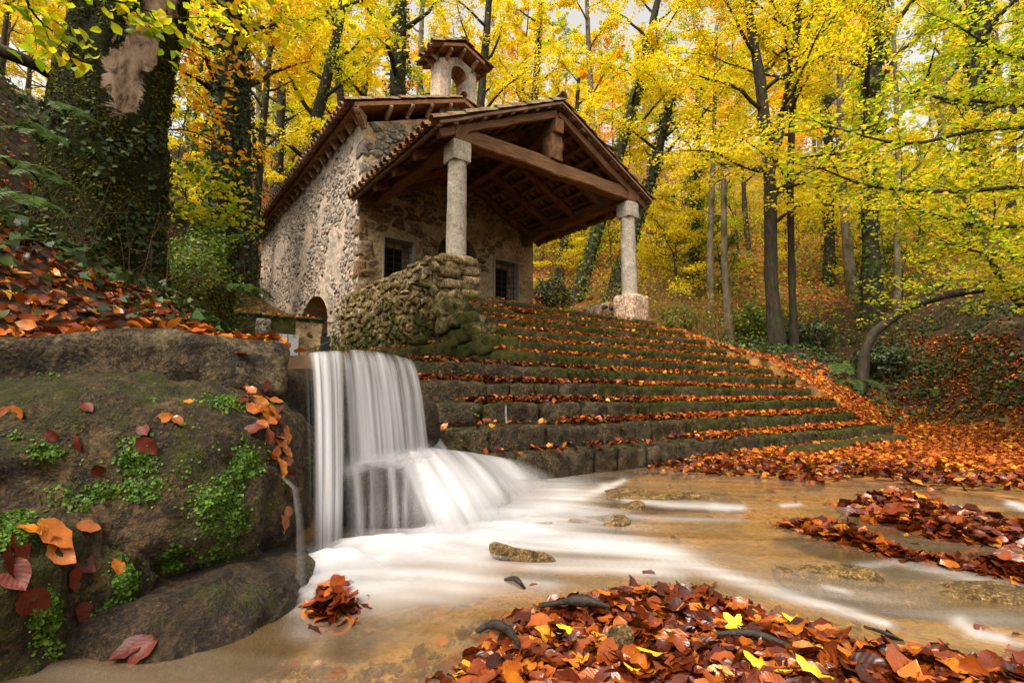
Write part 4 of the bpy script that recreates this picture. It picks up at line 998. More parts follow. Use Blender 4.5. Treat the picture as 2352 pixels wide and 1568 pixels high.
b3c=at(215,1500,1.60); b3=rock('boulder',b3c,(.185,.22,.37),M['rock'],sub=6,seed=14,axes=CAX,rough=.05,fine=.022); tag(b3,'mossy boulder leaning between the corner boulder and the big one','boulder')
b4c=at(440,1440,1.80); b4c[2]=-.05; b4=rock('boulder',b4c,(.36,.44,.17),M['dark_rock'],sub=6,seed=15,axes=CAX,rough=.06,fine=.014); tag(b4,'low shadowed boulder in the water under the big boulder','boulder')  # darker rock material stands in for the undershadow of the big boulder
# dam rock under the fall and the rocks it lands on
da,db=at(655,900,2.72),at(945,900,3.42); d=db-da; d[2]=0; Ln=np.linalg.norm(d); d/=Ln; bk=np.array([-d[1],d[0],0]); bk=bk if bk@FW>0 else -bk
V,F=block((0,0,0),(Ln+.25,.7,1.05),(40,16,34),8,.07,2.4,seed=9,warp=.06); V=V@np.array([d,bk,[0,0,1]])+(da+db)/2*np.array([1,1,0])+bk*.34+np.array([0,0,.37])
tag(link('dam_rock',mesh_np('dam_rock',V,F,M['dark_rock'])),'dark wet rock face behind the falling water','rock','rocks around the waterfall')
tag(rock('cascade_rock',at(885,1175,2.92)+np.array([0,0,-.04]),(.25,.12,.25),M['dark_rock'],sub=5,p=4,seed=21,axes=CAX,rough=.07),'dark rounded rock in the middle of the fall where the water splits','rock','rocks around the waterfall')
tag(rock('cascade_rock',at(1045,1150,3.45)+np.array([0,0,-.02]),(.38,.22,.20),M['dark_rock'],sub=5,seed=22,axes=CAX,rough=.05),'rock hidden under the white cascade below the stairs','rock','rocks around the waterfall')
def slab(c,size,seed,label,mat='slab',rz=0.0,zoff=0.0,tilt=0.0):
    V,F=block((0,0,0),size,(18,14,4),5,.018,6,seed=seed,warp=.10); ca,sa=math.cos(rz),math.sin(rz)
    V[:,2]+=V[:,0]*tilt
    A=np.array([CAX[0]*ca+CAX[1]*sa,-CAX[0]*sa+CAX[1]*ca,[0,0,1]])
    o=link('flat_stone',mesh_np('flat_stone',V@A+np.asarray(c)+np.array([0,0,zoff]),F,M[mat])); tag(o,label,'stone','flat stones in the stream'); return o
slab(at_z(1205,1281,0),(.30,.16,.085),1,'small flat stone jutting from the foam below the cascade',zoff=.0,rz=.05,tilt=-.08)
slab(at_z(1545,1135,0),(1.0,.42,.05),2,'broad pale slab just under the water beside the leaf carpet',zoff=-.022,rz=-.1)
slab(at_z(1430,1165,0),(.34,.16,.06),3,'dark edged stone between two white threads of water',zoff=-.012,rz=.15)
slab(at_z(1330,1195,0),(.62,.3,.05),4,'flat slab half veiled by foam right of the cascade',zoff=-.022,rz=-.1)
slab(at_z(1900,1315,0),(.36,.12,.06),5,'narrow brown stone breaking the water in mid stream',zoff=-.024,rz=-.2)
slab(at_z(2150,1345,0),(.7,.24,.05),6,'greenish slab under the water at the right edge',zoff=-.024,rz=-.35)
0 and slab(at_z(1900,1210,0),(.9,.5,.05),7,'long olive slab under the water left of the leaf bars',zoff=-.026,rz=-.2)
# ------------------------------------------------------------------ water
def photo_px(P):
    q=np.asarray(P)-CAM; z=q@FW; return 1176+F_PX*(q@RT)/z, 784-F_PX*(q@UP)/z
x0,y0=WATER.min(0)-.1; x1,y1=WATER.max(0)+.1
wx=np.arange(x0,x1,.022); wy=np.arange(y0,y1,.022); WX,WY=np.meshgrid(wx,wy)
fd=at_z(2352,1400,0)[:2]-at_z(900,1290,0)[:2]; fd/=np.linalg.norm(fd); sA=WX*fd[0]+WY*fd[1]; tA=-WX*fd[1]+WY*fd[0]
bendt=tA+.10*fbm2(sA,tA,.9,2); strk=fbm(np.stack([sA*.9,bendt*9,0*sA],-1),4)
WZ=.004*fbm(np.stack([sA*2,bendt*7,0*sA+3],-1),3)
P=np.stack([WX,WY,WZ],-1).reshape(-1,3); px,py=photo_px(P)
front_=((P-CAM)@FW)>.3
def soft_line(pts,w0,w1,I):
    pts=np.array(pts,float); best=np.zeros(len(px)); n=len(pts)-1
    for i in range(n):
        a,b=pts[i],pts[i+1]; ab=b-a; t=np.clip(((px-a[0])*ab[0]+(py-a[1])*ab[1])/(ab@ab),0,1)
        # foreshortened: distances across count more vertically
        dx=px-a[0]-t*ab[0]; dy=(py-a[1]-t*ab[1])*1.8; w_=w0+(w1-w0)*(i+t)/n
        best=np.maximum(best,np.exp(-(dx*dx+dy*dy)/(w_*w_)))
    return I*best
sm_=1+.55*strk.ravel()
foam=np.zeros(len(px))
def addf(f): 
    global foam; foam=1-(1-foam)*(1-np.clip(f,0,1))
addf(soft_line([(735,1310),(860,1285),(960,1280),(1060,1290)],85,105,.95))
addf(soft_line([(760,1350),(880,1360),(1020,1340)],85,80,.55))
addf(soft_line([(960,1240),(1080,1215),(1200,1185),(1290,1140)],75,70,.97))
addf(soft_line([(1150,1215),(1280,1235),(1420,1262),(1520,1285)],95,60,.85)*sm_)
addf(soft_line([(1350,1245),(1480,1262),(1600,1298),(1720,1340),(1830,1372),(1950,1405),(2040,1432)],34,14,.85)*sm_)
addf(soft_line([(1230,1300),(1400,1300),(1560,1325)],40,20,.5)*sm_)
addf(soft_line([(1250,1150),(1330,1142),(1400,1118),(1432,1102)],22,9,.75)); addf(soft_line([(1390,1118),(1440,1146),(1540,1158),(1640,1163),(1700,1166)],14,14,.8)); addf(soft_line([(1640,1163),(1670,1168)],16,12,.7))
addf(soft_line([(1330,1170),(1480,1190),(1700,1190)],22,12,.22)*sm_); addf(soft_line([(1500,1290),(1800,1340),(2100,1400),(2352,1440)],70,40,.18)*sm_)
addf(soft_line([(1800,1160),(1835,1158)],10,8,.6)); addf(soft_line([(2205,1428),(2240,1450),(2300,1462)],22,14,.85)); addf(soft_line([(2240,1455),(2352,1480)],20,14,.4)); addf(soft_line([(1895,1346),(1945,1358)],9,9,.6))
addf(soft_line([(1975,1300),(2060,1292),(2200,1318),(2352,1360)],14,20,.42)*sm_); addf(soft_line([(2325,1155),(2352,1165)],16,16,.85)); addf(soft_line([(690,1390),(700,1450)],40,40,.25))
addf(soft_line([(1050,1340),(1250,1345)],40,40,.25)*sm_)
addf(.06*np.clip(.5+strk.ravel()*1.5,0,1)); foam=np.where(front_,foam,.1)
foam=np.clip(foam*(.80+.34*strk.ravel()),0,.94)
sd=poly_sd(WX,WY,WATER).ravel(); F=grid_faces(len(wx),len(wy)); keep=sd[F].min(1)<.08
F=F[keep]; used=np.unique(F); remap=np.full(len(P),-1); remap[used]=np.arange(len(used))
me=mesh_np('stream_water',P[used],remap[F],M['water']); set_attr(me,'foam',foam[used])
tag(link('stream_water',me),'shallow amber stream with smooth white foam winding to the right',kind='structure')
# pool behind the dam
pp=[at(640,800,2.75),at(690,800,2.75),at(830,800,3.1),at(945,815,3.45),np.array([-1.2,-4.4,0]),np.array([.2,-3.4,0]),np.array([-.3,1,0]),np.array([.5,4.5,0]),np.array([-1.9,4.5,0]),np.array([-2.4,1,0]),np.array([-3.0,-3,0])]
V=[(p[0],p[1],.945) for p in pp]; me=bpy.data.meshes.new('pool_water'); me.from_pydata(V,[],[tuple(range(len(V)))]); me.materials.append(M['water']); set_attr(me,'foam',[.05]*len(V)); tag(link('pool_water',me),'still spring pool held behind the dam',kind='structure')
# falling sheets
def interp_pts(pts,u):
    pts=np.array(pts,float); t=np.linspace(0,1,len(pts)); return np.stack([np.interp(u,t,pts[:,k]) for k in range(3)],-1)
def sheet(top,bot,nu,nv,lead,alpha,shape=2.0,seed=0.0,wob=.012):
    u=np.linspace(0,1,nu); v=np.linspace(-lead,1,nv); T=interp_pts(top,u); B=interp_pts(bot,u)
    U_,V_=np.meshgrid(u,v); vv=np.clip(V_,0,1)
    H=T[None]+(B-T)[None]*np.clip(V_,-lead,1)[...,None]
    z=T[None,:,2]-(T-B)[None,:,2]*vv**shape - np.where(V_<0,-V_*.02,0)
    Pn=np.stack([H[...,0],H[...,1],z],-1)
    nrm=np.cross(T[-1]-T[0],[0,0,1.0]); nrm/=np.linalg.norm(nrm); nrm=nrm if nrm@FW<0 else -nrm
    Pn=Pn+(fbm(np.stack([U_*9,V_*.6,0*U_+seed],-1),3)*wob*np.clip(V_+lead,0,1))[...,None]*nrm
    return Pn.reshape(-1,3),grid_faces(nu,nv),U_.ravel(),V_.ravel(),alpha(U_,V_).ravel()
def st(U_,V_,f,seed,amp=1.0): return fbm(np.stack([U_*f,V_*.35+.05*np.sin(U_*9),0*U_+seed],-1),4)*amp
wf=thing('waterfall','silky white waterfall pouring over the mossy dam beside the stairs','waterfall',loc=at(830,1050,2.7))
def add_sheet(name,top,bot,nu,nv,lead,alpha,shape,seed,wob=.012):
    Pn,F,U_,V_,al=sheet(top,bot,nu,nv,lead,alpha,shape,seed,wob); me=mesh_np(name,Pn,F,M['fall']); set_attr(me,'foam',np.clip(al,0,.95)); return link(name,me,wf)
def ends(U_,a,b): return smooth01(U_/a)*smooth01((1-U_)/b)
def flat_z(P,z):
    for p in P: p[2]=z
    return P
# left strand, falling clear to the pool
def aL(U_,V_):
    s=.50+.45*np.exp(-((U_-.50)/.22)**2)+.55*st(U_,V_,4,1.0)+.35*st(U_,V_,13,2.0); return s*ends(U_,.35,.25)*smooth01((V_+.08)/.30)*(1-.75*smooth01((V_-.86)/.14))
add_sheet('water_strand',[at(688,813,2.46),at(735,807,2.58),at(790,805,2.74)],flat_z([at(704,1300,2.16),at(748,1296,2.20),at(792,1286,2.26)],.012),60,70,.15,aL,2.0,1.0)
# main curtain, spreading out as it drops on the rocks half way down
def aM(U_,V_):
    s=.40+.95*st(U_,V_,5,3.0)+.50*st(U_,V_,17,4.0)+.20*st(U_,V_,45,4.5)+.12*np.exp(-((U_-.60)/.25)**2); gap=1-.72*np.exp(-((U_-.13)/.09)**2)
    return s*gap*ends(U_,.10,.04)*smooth01((V_+.12+.10*st(U_,V_*0,7,6.0))/.50)
add_sheet('water_curtain',[at(768,806,2.68),at(820,803,2.84),at(890,811,3.06),at(944,826,3.24)],[at(776,1085,2.50),at(850,1062,2.70),at(930,1052,2.98),at(990,1050,3.26)],150,60,.2,aM,1.9,2.0,.016)
def aM2(U_,V_):
    s=.22+.9*st(U_,V_,6,13.0)+.5*st(U_,V_,20,14.0); return s*ends(U_,.15,.05)*smooth01((V_-.02)/.4)
add_sheet('water_curtain',[at(775,808,2.73),at(820,806,2.89),at(890,814,3.11),at(940,829,3.29)],[at(790,1075,2.58),at(855,1060,2.76),at(930,1050,3.03),at(984,1048,3.30)],120,50,.05,aM2,2.1,4.0)
# thin threads over the dark rock below
def aT(U_,V_):
    th=np.exp(-((U_-.16-.03*V_)/.05)**2)+.9*np.exp(-((U_-.50-.08*V_)/.035)**2)+.6*np.exp(-((U_-.70)/.03)**2)+.4*np.exp(-((U_-.34)/.025)**2); return (.07+.16*np.clip(.4+2*st(U_,V_,9,33.0),0,1)+.50*th)*ends(U_,.15,.25)*(1-.55*smooth01((V_-.75)/.25))*smooth01((V_+.02)/.15)
add_sheet('water_thread',[at(776,1078,2.48),at(850,1056,2.68),at(930,1046,2.95),at(988,1046,3.24)],flat_z([at(790,1270,2.30),at(852,1252,2.44),at(930,1236,2.58),at(985,1228,2.70)],.014),110,40,.05,aT,1.5,8.0)
# cascade running off the rocks into the stream
def aC(U_,V_):
    s=.70+.75*st(U_,V_,4,21.0)+.30*st(U_,V_,15,22.0); return s*ends(U_,.34,.42)*smooth01((V_+.32)/.42)*(1-.85*smooth01((V_-.55)/.45))
add_sheet('cascade_sheet',[at(872,1052,2.84),at(930,1036,3.02),at(1000,1030,3.34),at(1090,1040,3.80),at(1215,1060,4.22)],flat_z([at(930,1280,2.2),at(1030,1262,2.3),at(1140,1240,2.5),at(1260,1195,2.9),at(1345,1120,3.9)],.014),130,56,.35,aC,1.25,7.0,.022)
def aC2(U_,V_):
    s=.45+.8*st(U_,V_,5,41.0)+.3*st(U_,V_,18,42.0); return s*ends(U_,.30,.35)*smooth01((V_+.1)/.5)*(1-smooth01((V_-.5)/.5))
add_sheet('cascade_sheet',[at(905,1042,2.98),at(1000,1036,3.40),at(1100,1046,3.86),at(1180,1058,4.15)],flat_z([at(985,1262,2.3),at(1100,1236,2.5),at(1220,1196,2.9),at(1300,1140,3.6)],.010),110,50,.15,aC2,1.7,9.0,.02)
# soft froth: low domes of white water where the strands land
def froth(cx,cy,z,rx,ry,h,I,seed,n=44):
    t=np.linspace(-1,1,n); A,B=np.meshgrid(t,t); rr=A*A+B*B; nn=fbm(np.stack([A*1.6+seed,B*1.6,0*A+seed],-1),3)
    c=at(cx,cy,1.0); c=at_z(cx,cy,z) if cy>950 else c
    base=np.array(c); fx=RT; fy=np.cross([0,0,1.0],RT)
    g=np.exp(-rr*2.6)*(1+.45*nn); P=base+A[...,None]*rx*fx+B[...,None]*ry*fy; P[...,2]=z+h*g
    al=np.clip(I*smooth01((1-rr)/.9)*(.75+.6*nn)*np.exp(-rr*1.1),0,.93); me=mesh_np('froth',P.reshape(-1,3),grid_faces(n,n),M['fall']); set_attr(me,'foam',al.ravel()); return link('froth',me,wf)
froth(760,1300,.012,.34,.22,.07,1.0,1.0); froth(880,1272,.012,.46,.26,.085,1.1,2.0); froth(1010,1262,.012,.50,.26,.06,1.0,3.0); froth(1130,1225,.012,.55,.30,.05,.9,4.0); froth(830,1335,.010,.45,.20,.03,.6,5.0); froth(1260,1180,.012,.6,.35,.035,.7,6.0); froth(740,1350,.010,.30,.16,.02,.4,7.5)
def band(p0,p1,h,I,seed):
    n=60;m=18; u=np.linspace(0,1,n); v=np.linspace(-1,1,m); U_,V_=np.meshgrid(u,v); P=np.asarray(p0)[None,None]*(1-U_[...,None])+np.asarray(p1)[None,None]*U_[...,None]
    nn=fbm(np.stack([U_*5+seed,V_*.8,0*U_+seed],-1),3); P=P+np.array([0,0,1.0])*(V_*h*(1+.5*nn))[...,None]-FW*((1-V_**2)*.05)[...,None]; al=np.clip(I*np.exp(-(V_/.45)**2)*ends(U_,.25,.2)*(.8+.8*nn),0,.9)*smooth01((1-np.abs(V_))/.4)
    me=mesh_np('splash',P.reshape(-1,3),grid_faces(n,m),M['fall']); set_attr(me,'foam',al.ravel()); link('splash',me,wf)
band(at(775,1075,2.44),at(1005,1040,3.20),.085,.75,1.0); band(at(820,1062,2.50),at(985,1048,3.05),.05,.6,2.0)
# thin runs: off the tenth step, off the lowest step, over the boulder and the ledge
def ribbon(pts,w0,w1,a0,name='water_thread',seed=0):
    pts=np.array(pts,float); n=24; t=np.linspace(0,1,n); tt=np.linspace(0,1,len(pts)); C=np.stack([np.interp(t,tt,pts[:,k]) for k in range(3)],-1)
    m=9; s=np.linspace(-1,1,m); w_=w0+(w1-w0)*t
    P=C[:,None,:]+RT*(s[None,:,None]*w_[:,None,None]); P=P-FW*((1-s**2)*.012)[None,:,None]
    al=a0*(1-s[None,:]**2)*smooth01(t[:,None]/.15)*(1+.5*fbm(np.stack([np.broadcast_to(s*3,(n,m)),np.broadcast_to(t[:,None]*.5,(n,m)),np.full((n,m),seed*3.1)],-1),2))
    me=mesh_np(name,P.reshape(-1,3),grid_faces(m,n),M['fall']); set_attr(me,'foam',np.clip(al,0,.9).ravel()); return link(name,me,wf)
ribbon([at(962,985,4.12),at(985,995,4.05),at(1005,1030,3.98),at(1018,1050,3.95)],.06,.10,.8,seed=1)
ribbon([at(1130,1050,4.05),at(1160,1060,4.02),at(1185,1090,3.98),at(1195,1100,3.97)],.07,.08,.6,seed=2)
ribbon([at(640,1085,1.72),at(678,1120,1.72),at(690,1200,1.74),at(692,1300,1.80),at(690,1380,1.9)],.008,.022,.22,seed=3)
ribbon([at(1162,928,4.72),at(1162,950,4.70),at(1163,972,4.70)],.012,.012,.5,seed=6)
# ------------------------------------------------------------------ leaves
def beech(nr,nc,seed,curl=.25,fold=.25,wav=.05):
    """ovate leaf, length 1 along +x; returns V,F,uv"""
    r=np.random.default_rng(seed); t=np.linspace(0,1,nr+1); wdt=.31*np.sin(math.pi*np.clip(t,0,1)**.82)**.85; s=np.linspace(-1,1,nc)
    T,Sg=np.meshgrid(t,s,indexing='ij'); Wd=wdt[:,None]*Sg
    a=r.uniform(-1,1)*curl; b=r.uniform(.2,1)*fold; tw=r.uniform(-.6,.6)
    z=a*((T-.5)**2*2-.2)+b*np.abs(Wd)*1.2+wav*np.sin(T*14+r.uniform(0,6))*np.abs(Sg)+tw*(T-.5)*Wd
    V=np.stack([T-.5,Wd,z],-1).reshape(-1,3); return V,grid_faces(nc,nr+1),np.stack([T,Sg*.5+.5],-1).reshape(-1,2)
def maple(seed,cup=.12):
    r=np.random.default_rng(seed); P=[]
    lobes=[(-2.35,.42),(-1.15,.80),(0,1.0),(1.15,.80),(2.35,.42)]
    for i,(a,l) in enumerate(lobes):
        for da,k in ((-.36,.62),(-.22,.84),(0,1.0),(.22,.84),(.36,.62)): P.append((a+da,l*k))
        if i<4: P.append(((a+lobes[i+1][0])/2,.44))
    V=[(0,0,0)]+[(.55*q*math.cos(a),.55*q*math.sin(a),cup*q*q*math.cos(2.2*a+seed)) for a,q in P]
    n=len(P); F=[(0,i+1,i+2) for i in range(n-1)]
    m=len(V); V+= [(-.02,-.012,.0),(-.02,.012,.0),(-.75,.02,.05),(-.75,.035,.05)]; F+=[(m,m+2,m+1),(m+1,m+2,m+3)]
    return np.array(V),np.array(F),np.full((len(V),2),.5)
LEAF_N=[beech(6,5,s,(.16,.55)[s%4==0],(.22,.6)[s%5==1],.05) for s in range(10)]; LEAF_M=[beech(3,3,s+20,.5,.6,.05) for s in range(5)]
LEAF_S=[(np.array([(-.5,0,0),(0,.32,.10),(.5,0,0),(0,-.32,.10)]),np.array([(0,1,2),(0,2,3)]),np.array([(0,.5),(.5,1),(1,.5),(.5,0)]))]
LEAF_LIV=[(np.array([(-.45,0,.02),(-.30,.36,.06),(.12,.42,.10),(.45,.18,.05),(.45,-.18,.05),(.12,-.42,.10),(-.30,-.36,.06)]),np.array([(0,1,2),(0,2,3),(0,3,4),(0,4,5),(0,5,6)]),np.full((7,2),.5))]
LEAF_IVY=[(np.array([(-.35,0,0),(-.42,.38,.05),(.0,.30,.02),(.6,0,.06),(.0,-.30,.02),(-.42,-.38,.05)]),np.array([(0,1,2),(0,2,3),(0,3,4),(0,4,5)]),np.full((6,2),.5))]
def rots(n,tilt,r,nrm=None,yaw=None):
    """random leaf frames: yaw free, tilted by about tilt radians from nrm"""
    yaw=r.uniform(0,2*math.pi,n) if yaw is None else yaw
    N=np.tile([0,0,1.0],(n,1)) if nrm is None else np.asarray(nrm,float)
    N=N+r.normal(size=(n,3))*tilt; N/=np.linalg.norm(N,axis=1)[:,None]
    h=np.stack([np.cos(yaw),np.sin(yaw),0*yaw],-1); X=h-N*(h*N).sum(1)[:,None]; X/=np.linalg.norm(X,axis=1)[:,None]+1e-9
    return np.stack([X,np.cross(N,X),N],1)           # rows: leaf axes
def leaves_mesh(name,pos,R,size,temps,mat,r,smooth=True):
    n=len(pos); pick=r.integers(0,len(temps),n); VV=[];F3=[];F4=[];UV=[];off=0
    for k,(tv,tf,tu) in enumerate(temps):
        m=pick==k; c=m.sum()
        if not c: continue
        v=np.einsum('vi,nij->nvj',tv,R[m])*size[m][:,None,None]+pos[m][:,None,:]
        VV.append(v.reshape(-1,3)); UV.append(np.tile(tu,(c,1))); f=(tf[None]+(np.arange(c)*len(tv))[:,None,None]+off).reshape(-1,tf.shape[1]); (F3 if tf.shape[1]==3 else F4).append(f); off+=c*len(tv)
    F=([np.concatenate(F3)] if F3 else [])+([np.concatenate(F4)] if F4 else [])
    return mesh_np(name,np.concatenate(VV),F,mat,smooth,np.concatenate(UV))
LEAFME={}
def leaf_mesh(i,mat):
    key=(i,mat)
    if key not in LEAFME:
        v,f,u=LEAF_N[i]; LEAFME[key]=mesh_np('leaf',v,f,M[mat],True,u)
    return LEAFME[key]
def put_leaf(parent,p,R,size,mat,r,name='leaf'):
    A=R*size; Mx=Matrix(((A[0][0],A[1][0],A[2][0],p[0]),(A[0][1],A[1][1],A[2][1],p[1]),(A[0][2],A[1][2],A[2][2],p[2]),(0,0,0,1)))
    me=leaf_mesh(int(r.integers(0,len(LEAF_N))),mat)
    if parent is None:
        o=bpy.data.objects.new(name,me); COL.objects.link(o); o.matrix_basis=Mx; return o
    return link_at(name,me,parent,Mx)
def rand_in_poly(P,n,r):
    lo,hi=P.min(0),P.max(0); out=[]
    c=0
    while c<n:
        q=r.uniform(lo,hi,(n*3,2)); q=q[in_poly(q[:,0],q[:,1],P)]; out.append(q); c+=len(q)
    return np.concatenate(out)[:n]
def pile(name,label,group,poly,n,own,size,height,mat='litter_wet',seed=0,tilt=.34,fall=.18,near_only=True):
    r=np.random.default_rng(seed); P=zp(poly) if not isinstance(poly,np.ndarray) else poly
    q=rand_in_poly(P,n,r); edge=smooth01(-poly_sd(q[:,0],q[:,1],P)/fall)
    st_=r.random(n)<.10; q=np.where(st_[:,None],q+r.normal(size=(n,2))*.07,q); edge=np.where(st_,.1,edge); hgt=height*edge*(.75+.6*fbm2(q[:,0],q[:,1],4,3,seed*1.7))
    base=np.maximum(ground(q[:,0],q[:,1]),-.02)
    z=base+np.clip(hgt,0,None)*r.uniform(.35,1.0,n)+.010
    pos=np.stack([q[:,0],q[:,1],z],-1); R=rots(n,tilt,r); sz=size*np.clip(r.lognormal(-.03,.36,n),.35,1.9)
    top=z-base; d=np.linalg.norm(pos-CAM,axis=1); order=np.argsort(d-top*8)
    o=thing(name,label,'leaf pile',group,loc=(P[:,0].mean(),P[:,1].mean(),0))
    for i in order[:own]: put_leaf(o,pos[i],R[i],sz[i],mat,r)
    rest=order[own:]
    if len(rest):
        me=leaves_mesh('leaf_mass',pos[rest],R[rest],sz[rest],LEAF_N if near_only else LEAF_M,M[mat],r); l=link('leaf_mass',me,o); l['kind']='stuff'
    # the dark sodden core below
    g=.03 if near_only else .06; lo,hi=P.min(0)-g,P.max(0)+g; xs=np.arange(lo[0],hi[0],g); ys=np.arange(lo[1],hi[1],g); X,Y=np.meshgrid(xs,ys); sd=poly_sd(X,Y,P)
    Z=np.maximum(ground(X,Y),-.03)+height*.45*smooth01(-sd/fall)*(.8+.5*fbm2(X,Y,4,3,seed*1.7))-.004; F=grid_faces(len(xs),len(ys)); k=(sd.ravel()[F]<.01).all(1)
    if k.any(): link('pile_core',mesh_np('pile_core',np.stack([X,Y,Z],-1).reshape(-1,3),F[k],M['leafcore']),o)
    return o
t=NT('sodden_leaf_core'); p_=t.pos(); v_=t.voro(p_,22,'F1','Color'); M['leafcore']=t.fin(t.ramp(t.sep(v_)[0],[(0,(.03,.009,.005)),(.5,(.09,.024,.008)),(1,(.17,.05,.012))]),.35,t.bump(t.voro(p_,22),.8,.02),.5)
FG=[(985,1568),(1030,1520),(1110,1465),(1180,1432),(1240,1385),(1330,1365),(1440,1348),(1520,1340),(1640,1362),(1760,1400),(1830,1440),(1930,1455),(2010,1490),(2100,1512),(2230,1520),(2352,1492)]
FGP=np.vstack([zp(FG),[at_z(2352,1492,0)[:2]+np.array([.5,-.25])],[at_z(2352,1568,0)[:2]+np.array([.1,-.5])],[at_z(1000,1568,0)[:2]+np.array([-.1,-.3])]])
pile('leaf_pile','wide bank of wet red brown leaves in the foreground at the bottom right','leaf piles in the stream',FGP,4800,170,.062,.055,seed=1)
pile('leaf_pile','small heap of dark wet leaves caught below the big boulder','leaf piles in the stream',[(700,1400),(735,1345),(775,1322),(815,1365),(830,1405),(790,1432),(735,1425)],120,40,.075,.09,seed=2,fall=.10)
pile('leaf_pile','long curved bar of dark leaves in mid stream nearest the white current','leaf piles in the stream',[(1785,1203),(1850,1196),(1960,1210),(2030,1245),(2100,1268),(2200,1283),(2300,1290),(2440,1300),(2480,1350),(2352,1345),(2270,1318),(2150,1297),(2010,1268),(1890,1240)],1000,45,.08,.07,seed=3,fall=.12)
pile('leaf_pile','broad humped bar of dark leaves between the stream arms at the right','leaf piles in the stream',[(1925,1162),(1990,1138),(2060,1128),(2130,1145),(2190,1170),(2300,1195),(2440,1215),(2450,1255),(2330,1262),(2200,1250),(2080,1218),(1985,1198)],1300,45,.085,.085,seed=4,fall=.15)
# carpet over the clearing
CARP=np.vstack([zp([(1405,1072),(1480,1066),(1560,1052),(1700,1030),(1850,1008),(2000,988),(2060,966),(2150,972),(2352,985)]),[[11.5,-7.6]],zp([(2420,1120),(2352,1132),(2150,1128),(1980,1098),(1880,1112),(1760,1098),(1640,1092),(1520,1080)])])
def scatter(name,label,P2,n,size,temps,mat,r,tilt=.35,lift=.02,nrm=True,kind='stuff',zf=None,thick=.02,parent=None):
    z=(zf(P2[:,0],P2[:,1]) if zf is not None else ground(P2[:,0],P2[:,1]))
    N=None
    if nrm:
        e=.15; gx_=(ground(P2[:,0]+e,P2[:,1])-ground(P2[:,0]-e,P2[:,1]))/(2*e); gy_=(ground(P2[:,0],P2[:,1]+e)-ground(P2[:,0],P2[:,1]-e))/(2*e)
        N=np.stack([-gx_,-gy_,np.ones(len(P2))],-1); N/=np.linalg.norm(N,axis=1)[:,None]
    pos=np.stack([P2[:,0],P2[:,1],z+lift+r.uniform(0,thick,len(P2))],-1)
    sz=size*r.uniform(.6,1.3,len(P2)) if np.isscalar(size) else size
    me=leaves_mesh(name,pos,rots(len(P2),tilt,r,N),sz,temps,M[mat],r); o=link(name,me,parent); return tag(o,label,None,None,kind)
r=np.random.default_rng(51)
q=rand_in_poly(CARP,15000,r); d=np.linalg.norm(q-CAM[:2],axis=1); dens=.45+.75*fbm2(q[:,0],q[:,1],1.2,3)+.35*(d>5); q=q[(r.random(len(q))<np.clip(dens+.35,0.15,1))]
wetf=seg_dist(q[:,0],q[:,1],zp([(1400,1072),(1640,1095),(1980,1100),(2352,1130)]))<.9
scatter('leaf_carpet','carpet of wet orange and brown leaves along the water edge',q[wetf],0,.085,LEAF_M,'litter_wet',r,.5,.008,False,thick=.05)
scatter('leaf_carpet','carpet of orange leaves covering the clearing below the stairs',q[~wetf],0,.085,LEAF_M,'litter',r,.42,.008,False,thick=.04)
# treads of the stairs
P=[];wet=[]
for i in range(11):
    yb=STEP_Y[i-1] if i>0 else -1.0
    n=int((STEP_R[i]-STEP_L[i])*(300 if i>6 else 170)); x=r.uniform(STEP_L[i],STEP_R[i],n); y=STEP_Y[i]+.03+(yb-STEP_Y[i]-.05)*r.beta(1.0,1.35,n)
    bare=(i>=8)&(x<(-.6,.3,1.9)[max(0,i-8)])
    keep=(r.random(n)<np.clip(.75+.6*fbm2(x,y,1.1,2,i*3.),.25,1))&(~bare|(r.random(n)<.12))
    back=np.clip((y-STEP_Y[i])/.376,0,1)
    P.append(np.stack([x,y,STEP_Z[i]+.012+.05*r.random(n)**1.3+.02*back],-1)[keep])
P=np.concatenate(P); wt=(P[:,0]<2.2)&(P[:,2]<1.2); R=rots(len(P),.42,r); sz=.078*r.uniform(.6,1.25,len(P))
order=np.argsort(np.linalg.norm(P-CAM,axis=1)); near=order[:140]; rest=order[140:]
for i in near: put_leaf(stairs,P[i],R[i],sz[i],'litter_wet' if wt[i] else 'litter',r)
for m,mt in ((wt,'litter_wet'),(~wt,'litter')):
    k=rest[m[rest]]; o=link('leaf_litter',leaves_mesh('leaf_litter',P[k],R[k],sz[k],LEAF_M,M[mt],r),stairs); o['kind']='stuff'
# ramp beside the stairs, far slope, left bank
q=r.uniform((6.5,-7),(11,-1.5),(20000,2)); z=ground(q[:,0],q[:,1]); ok=(q[:,0]>np.interp(-q[:,1],-np.array(STEP_Y),np.array(STEP_R))-.32)&(q[:,0]<10.4-.25*(q[:,1]+5))&(z>.02); q=q[ok]
q=q[r.random(len(q))<np.clip(.8+.5*fbm2(q[:,0],q[:,1],1.3,2)-.35*smooth01((q[:,0]-9.3)/1.0),.1,1)]
scatter('leaf_litter','fallen orange leaves over the earth ramp right of the stairs',q,0,.085,LEAF_M,'litter',r,.35,.01)
q=np.concatenate([r.uniform((5,-10),(30,24),(60000,2)),r.uniform((-3,13),(14,34),(9000,2))]); dd=(q-CAM[:2])@FW[:2]; inch=(q[:,0]<6.3)&(q[:,1]<14)&(q[:,0]>-.5); q=q[(dd>9)&~inch]; dd=(q-CAM[:2])@FW[:2]
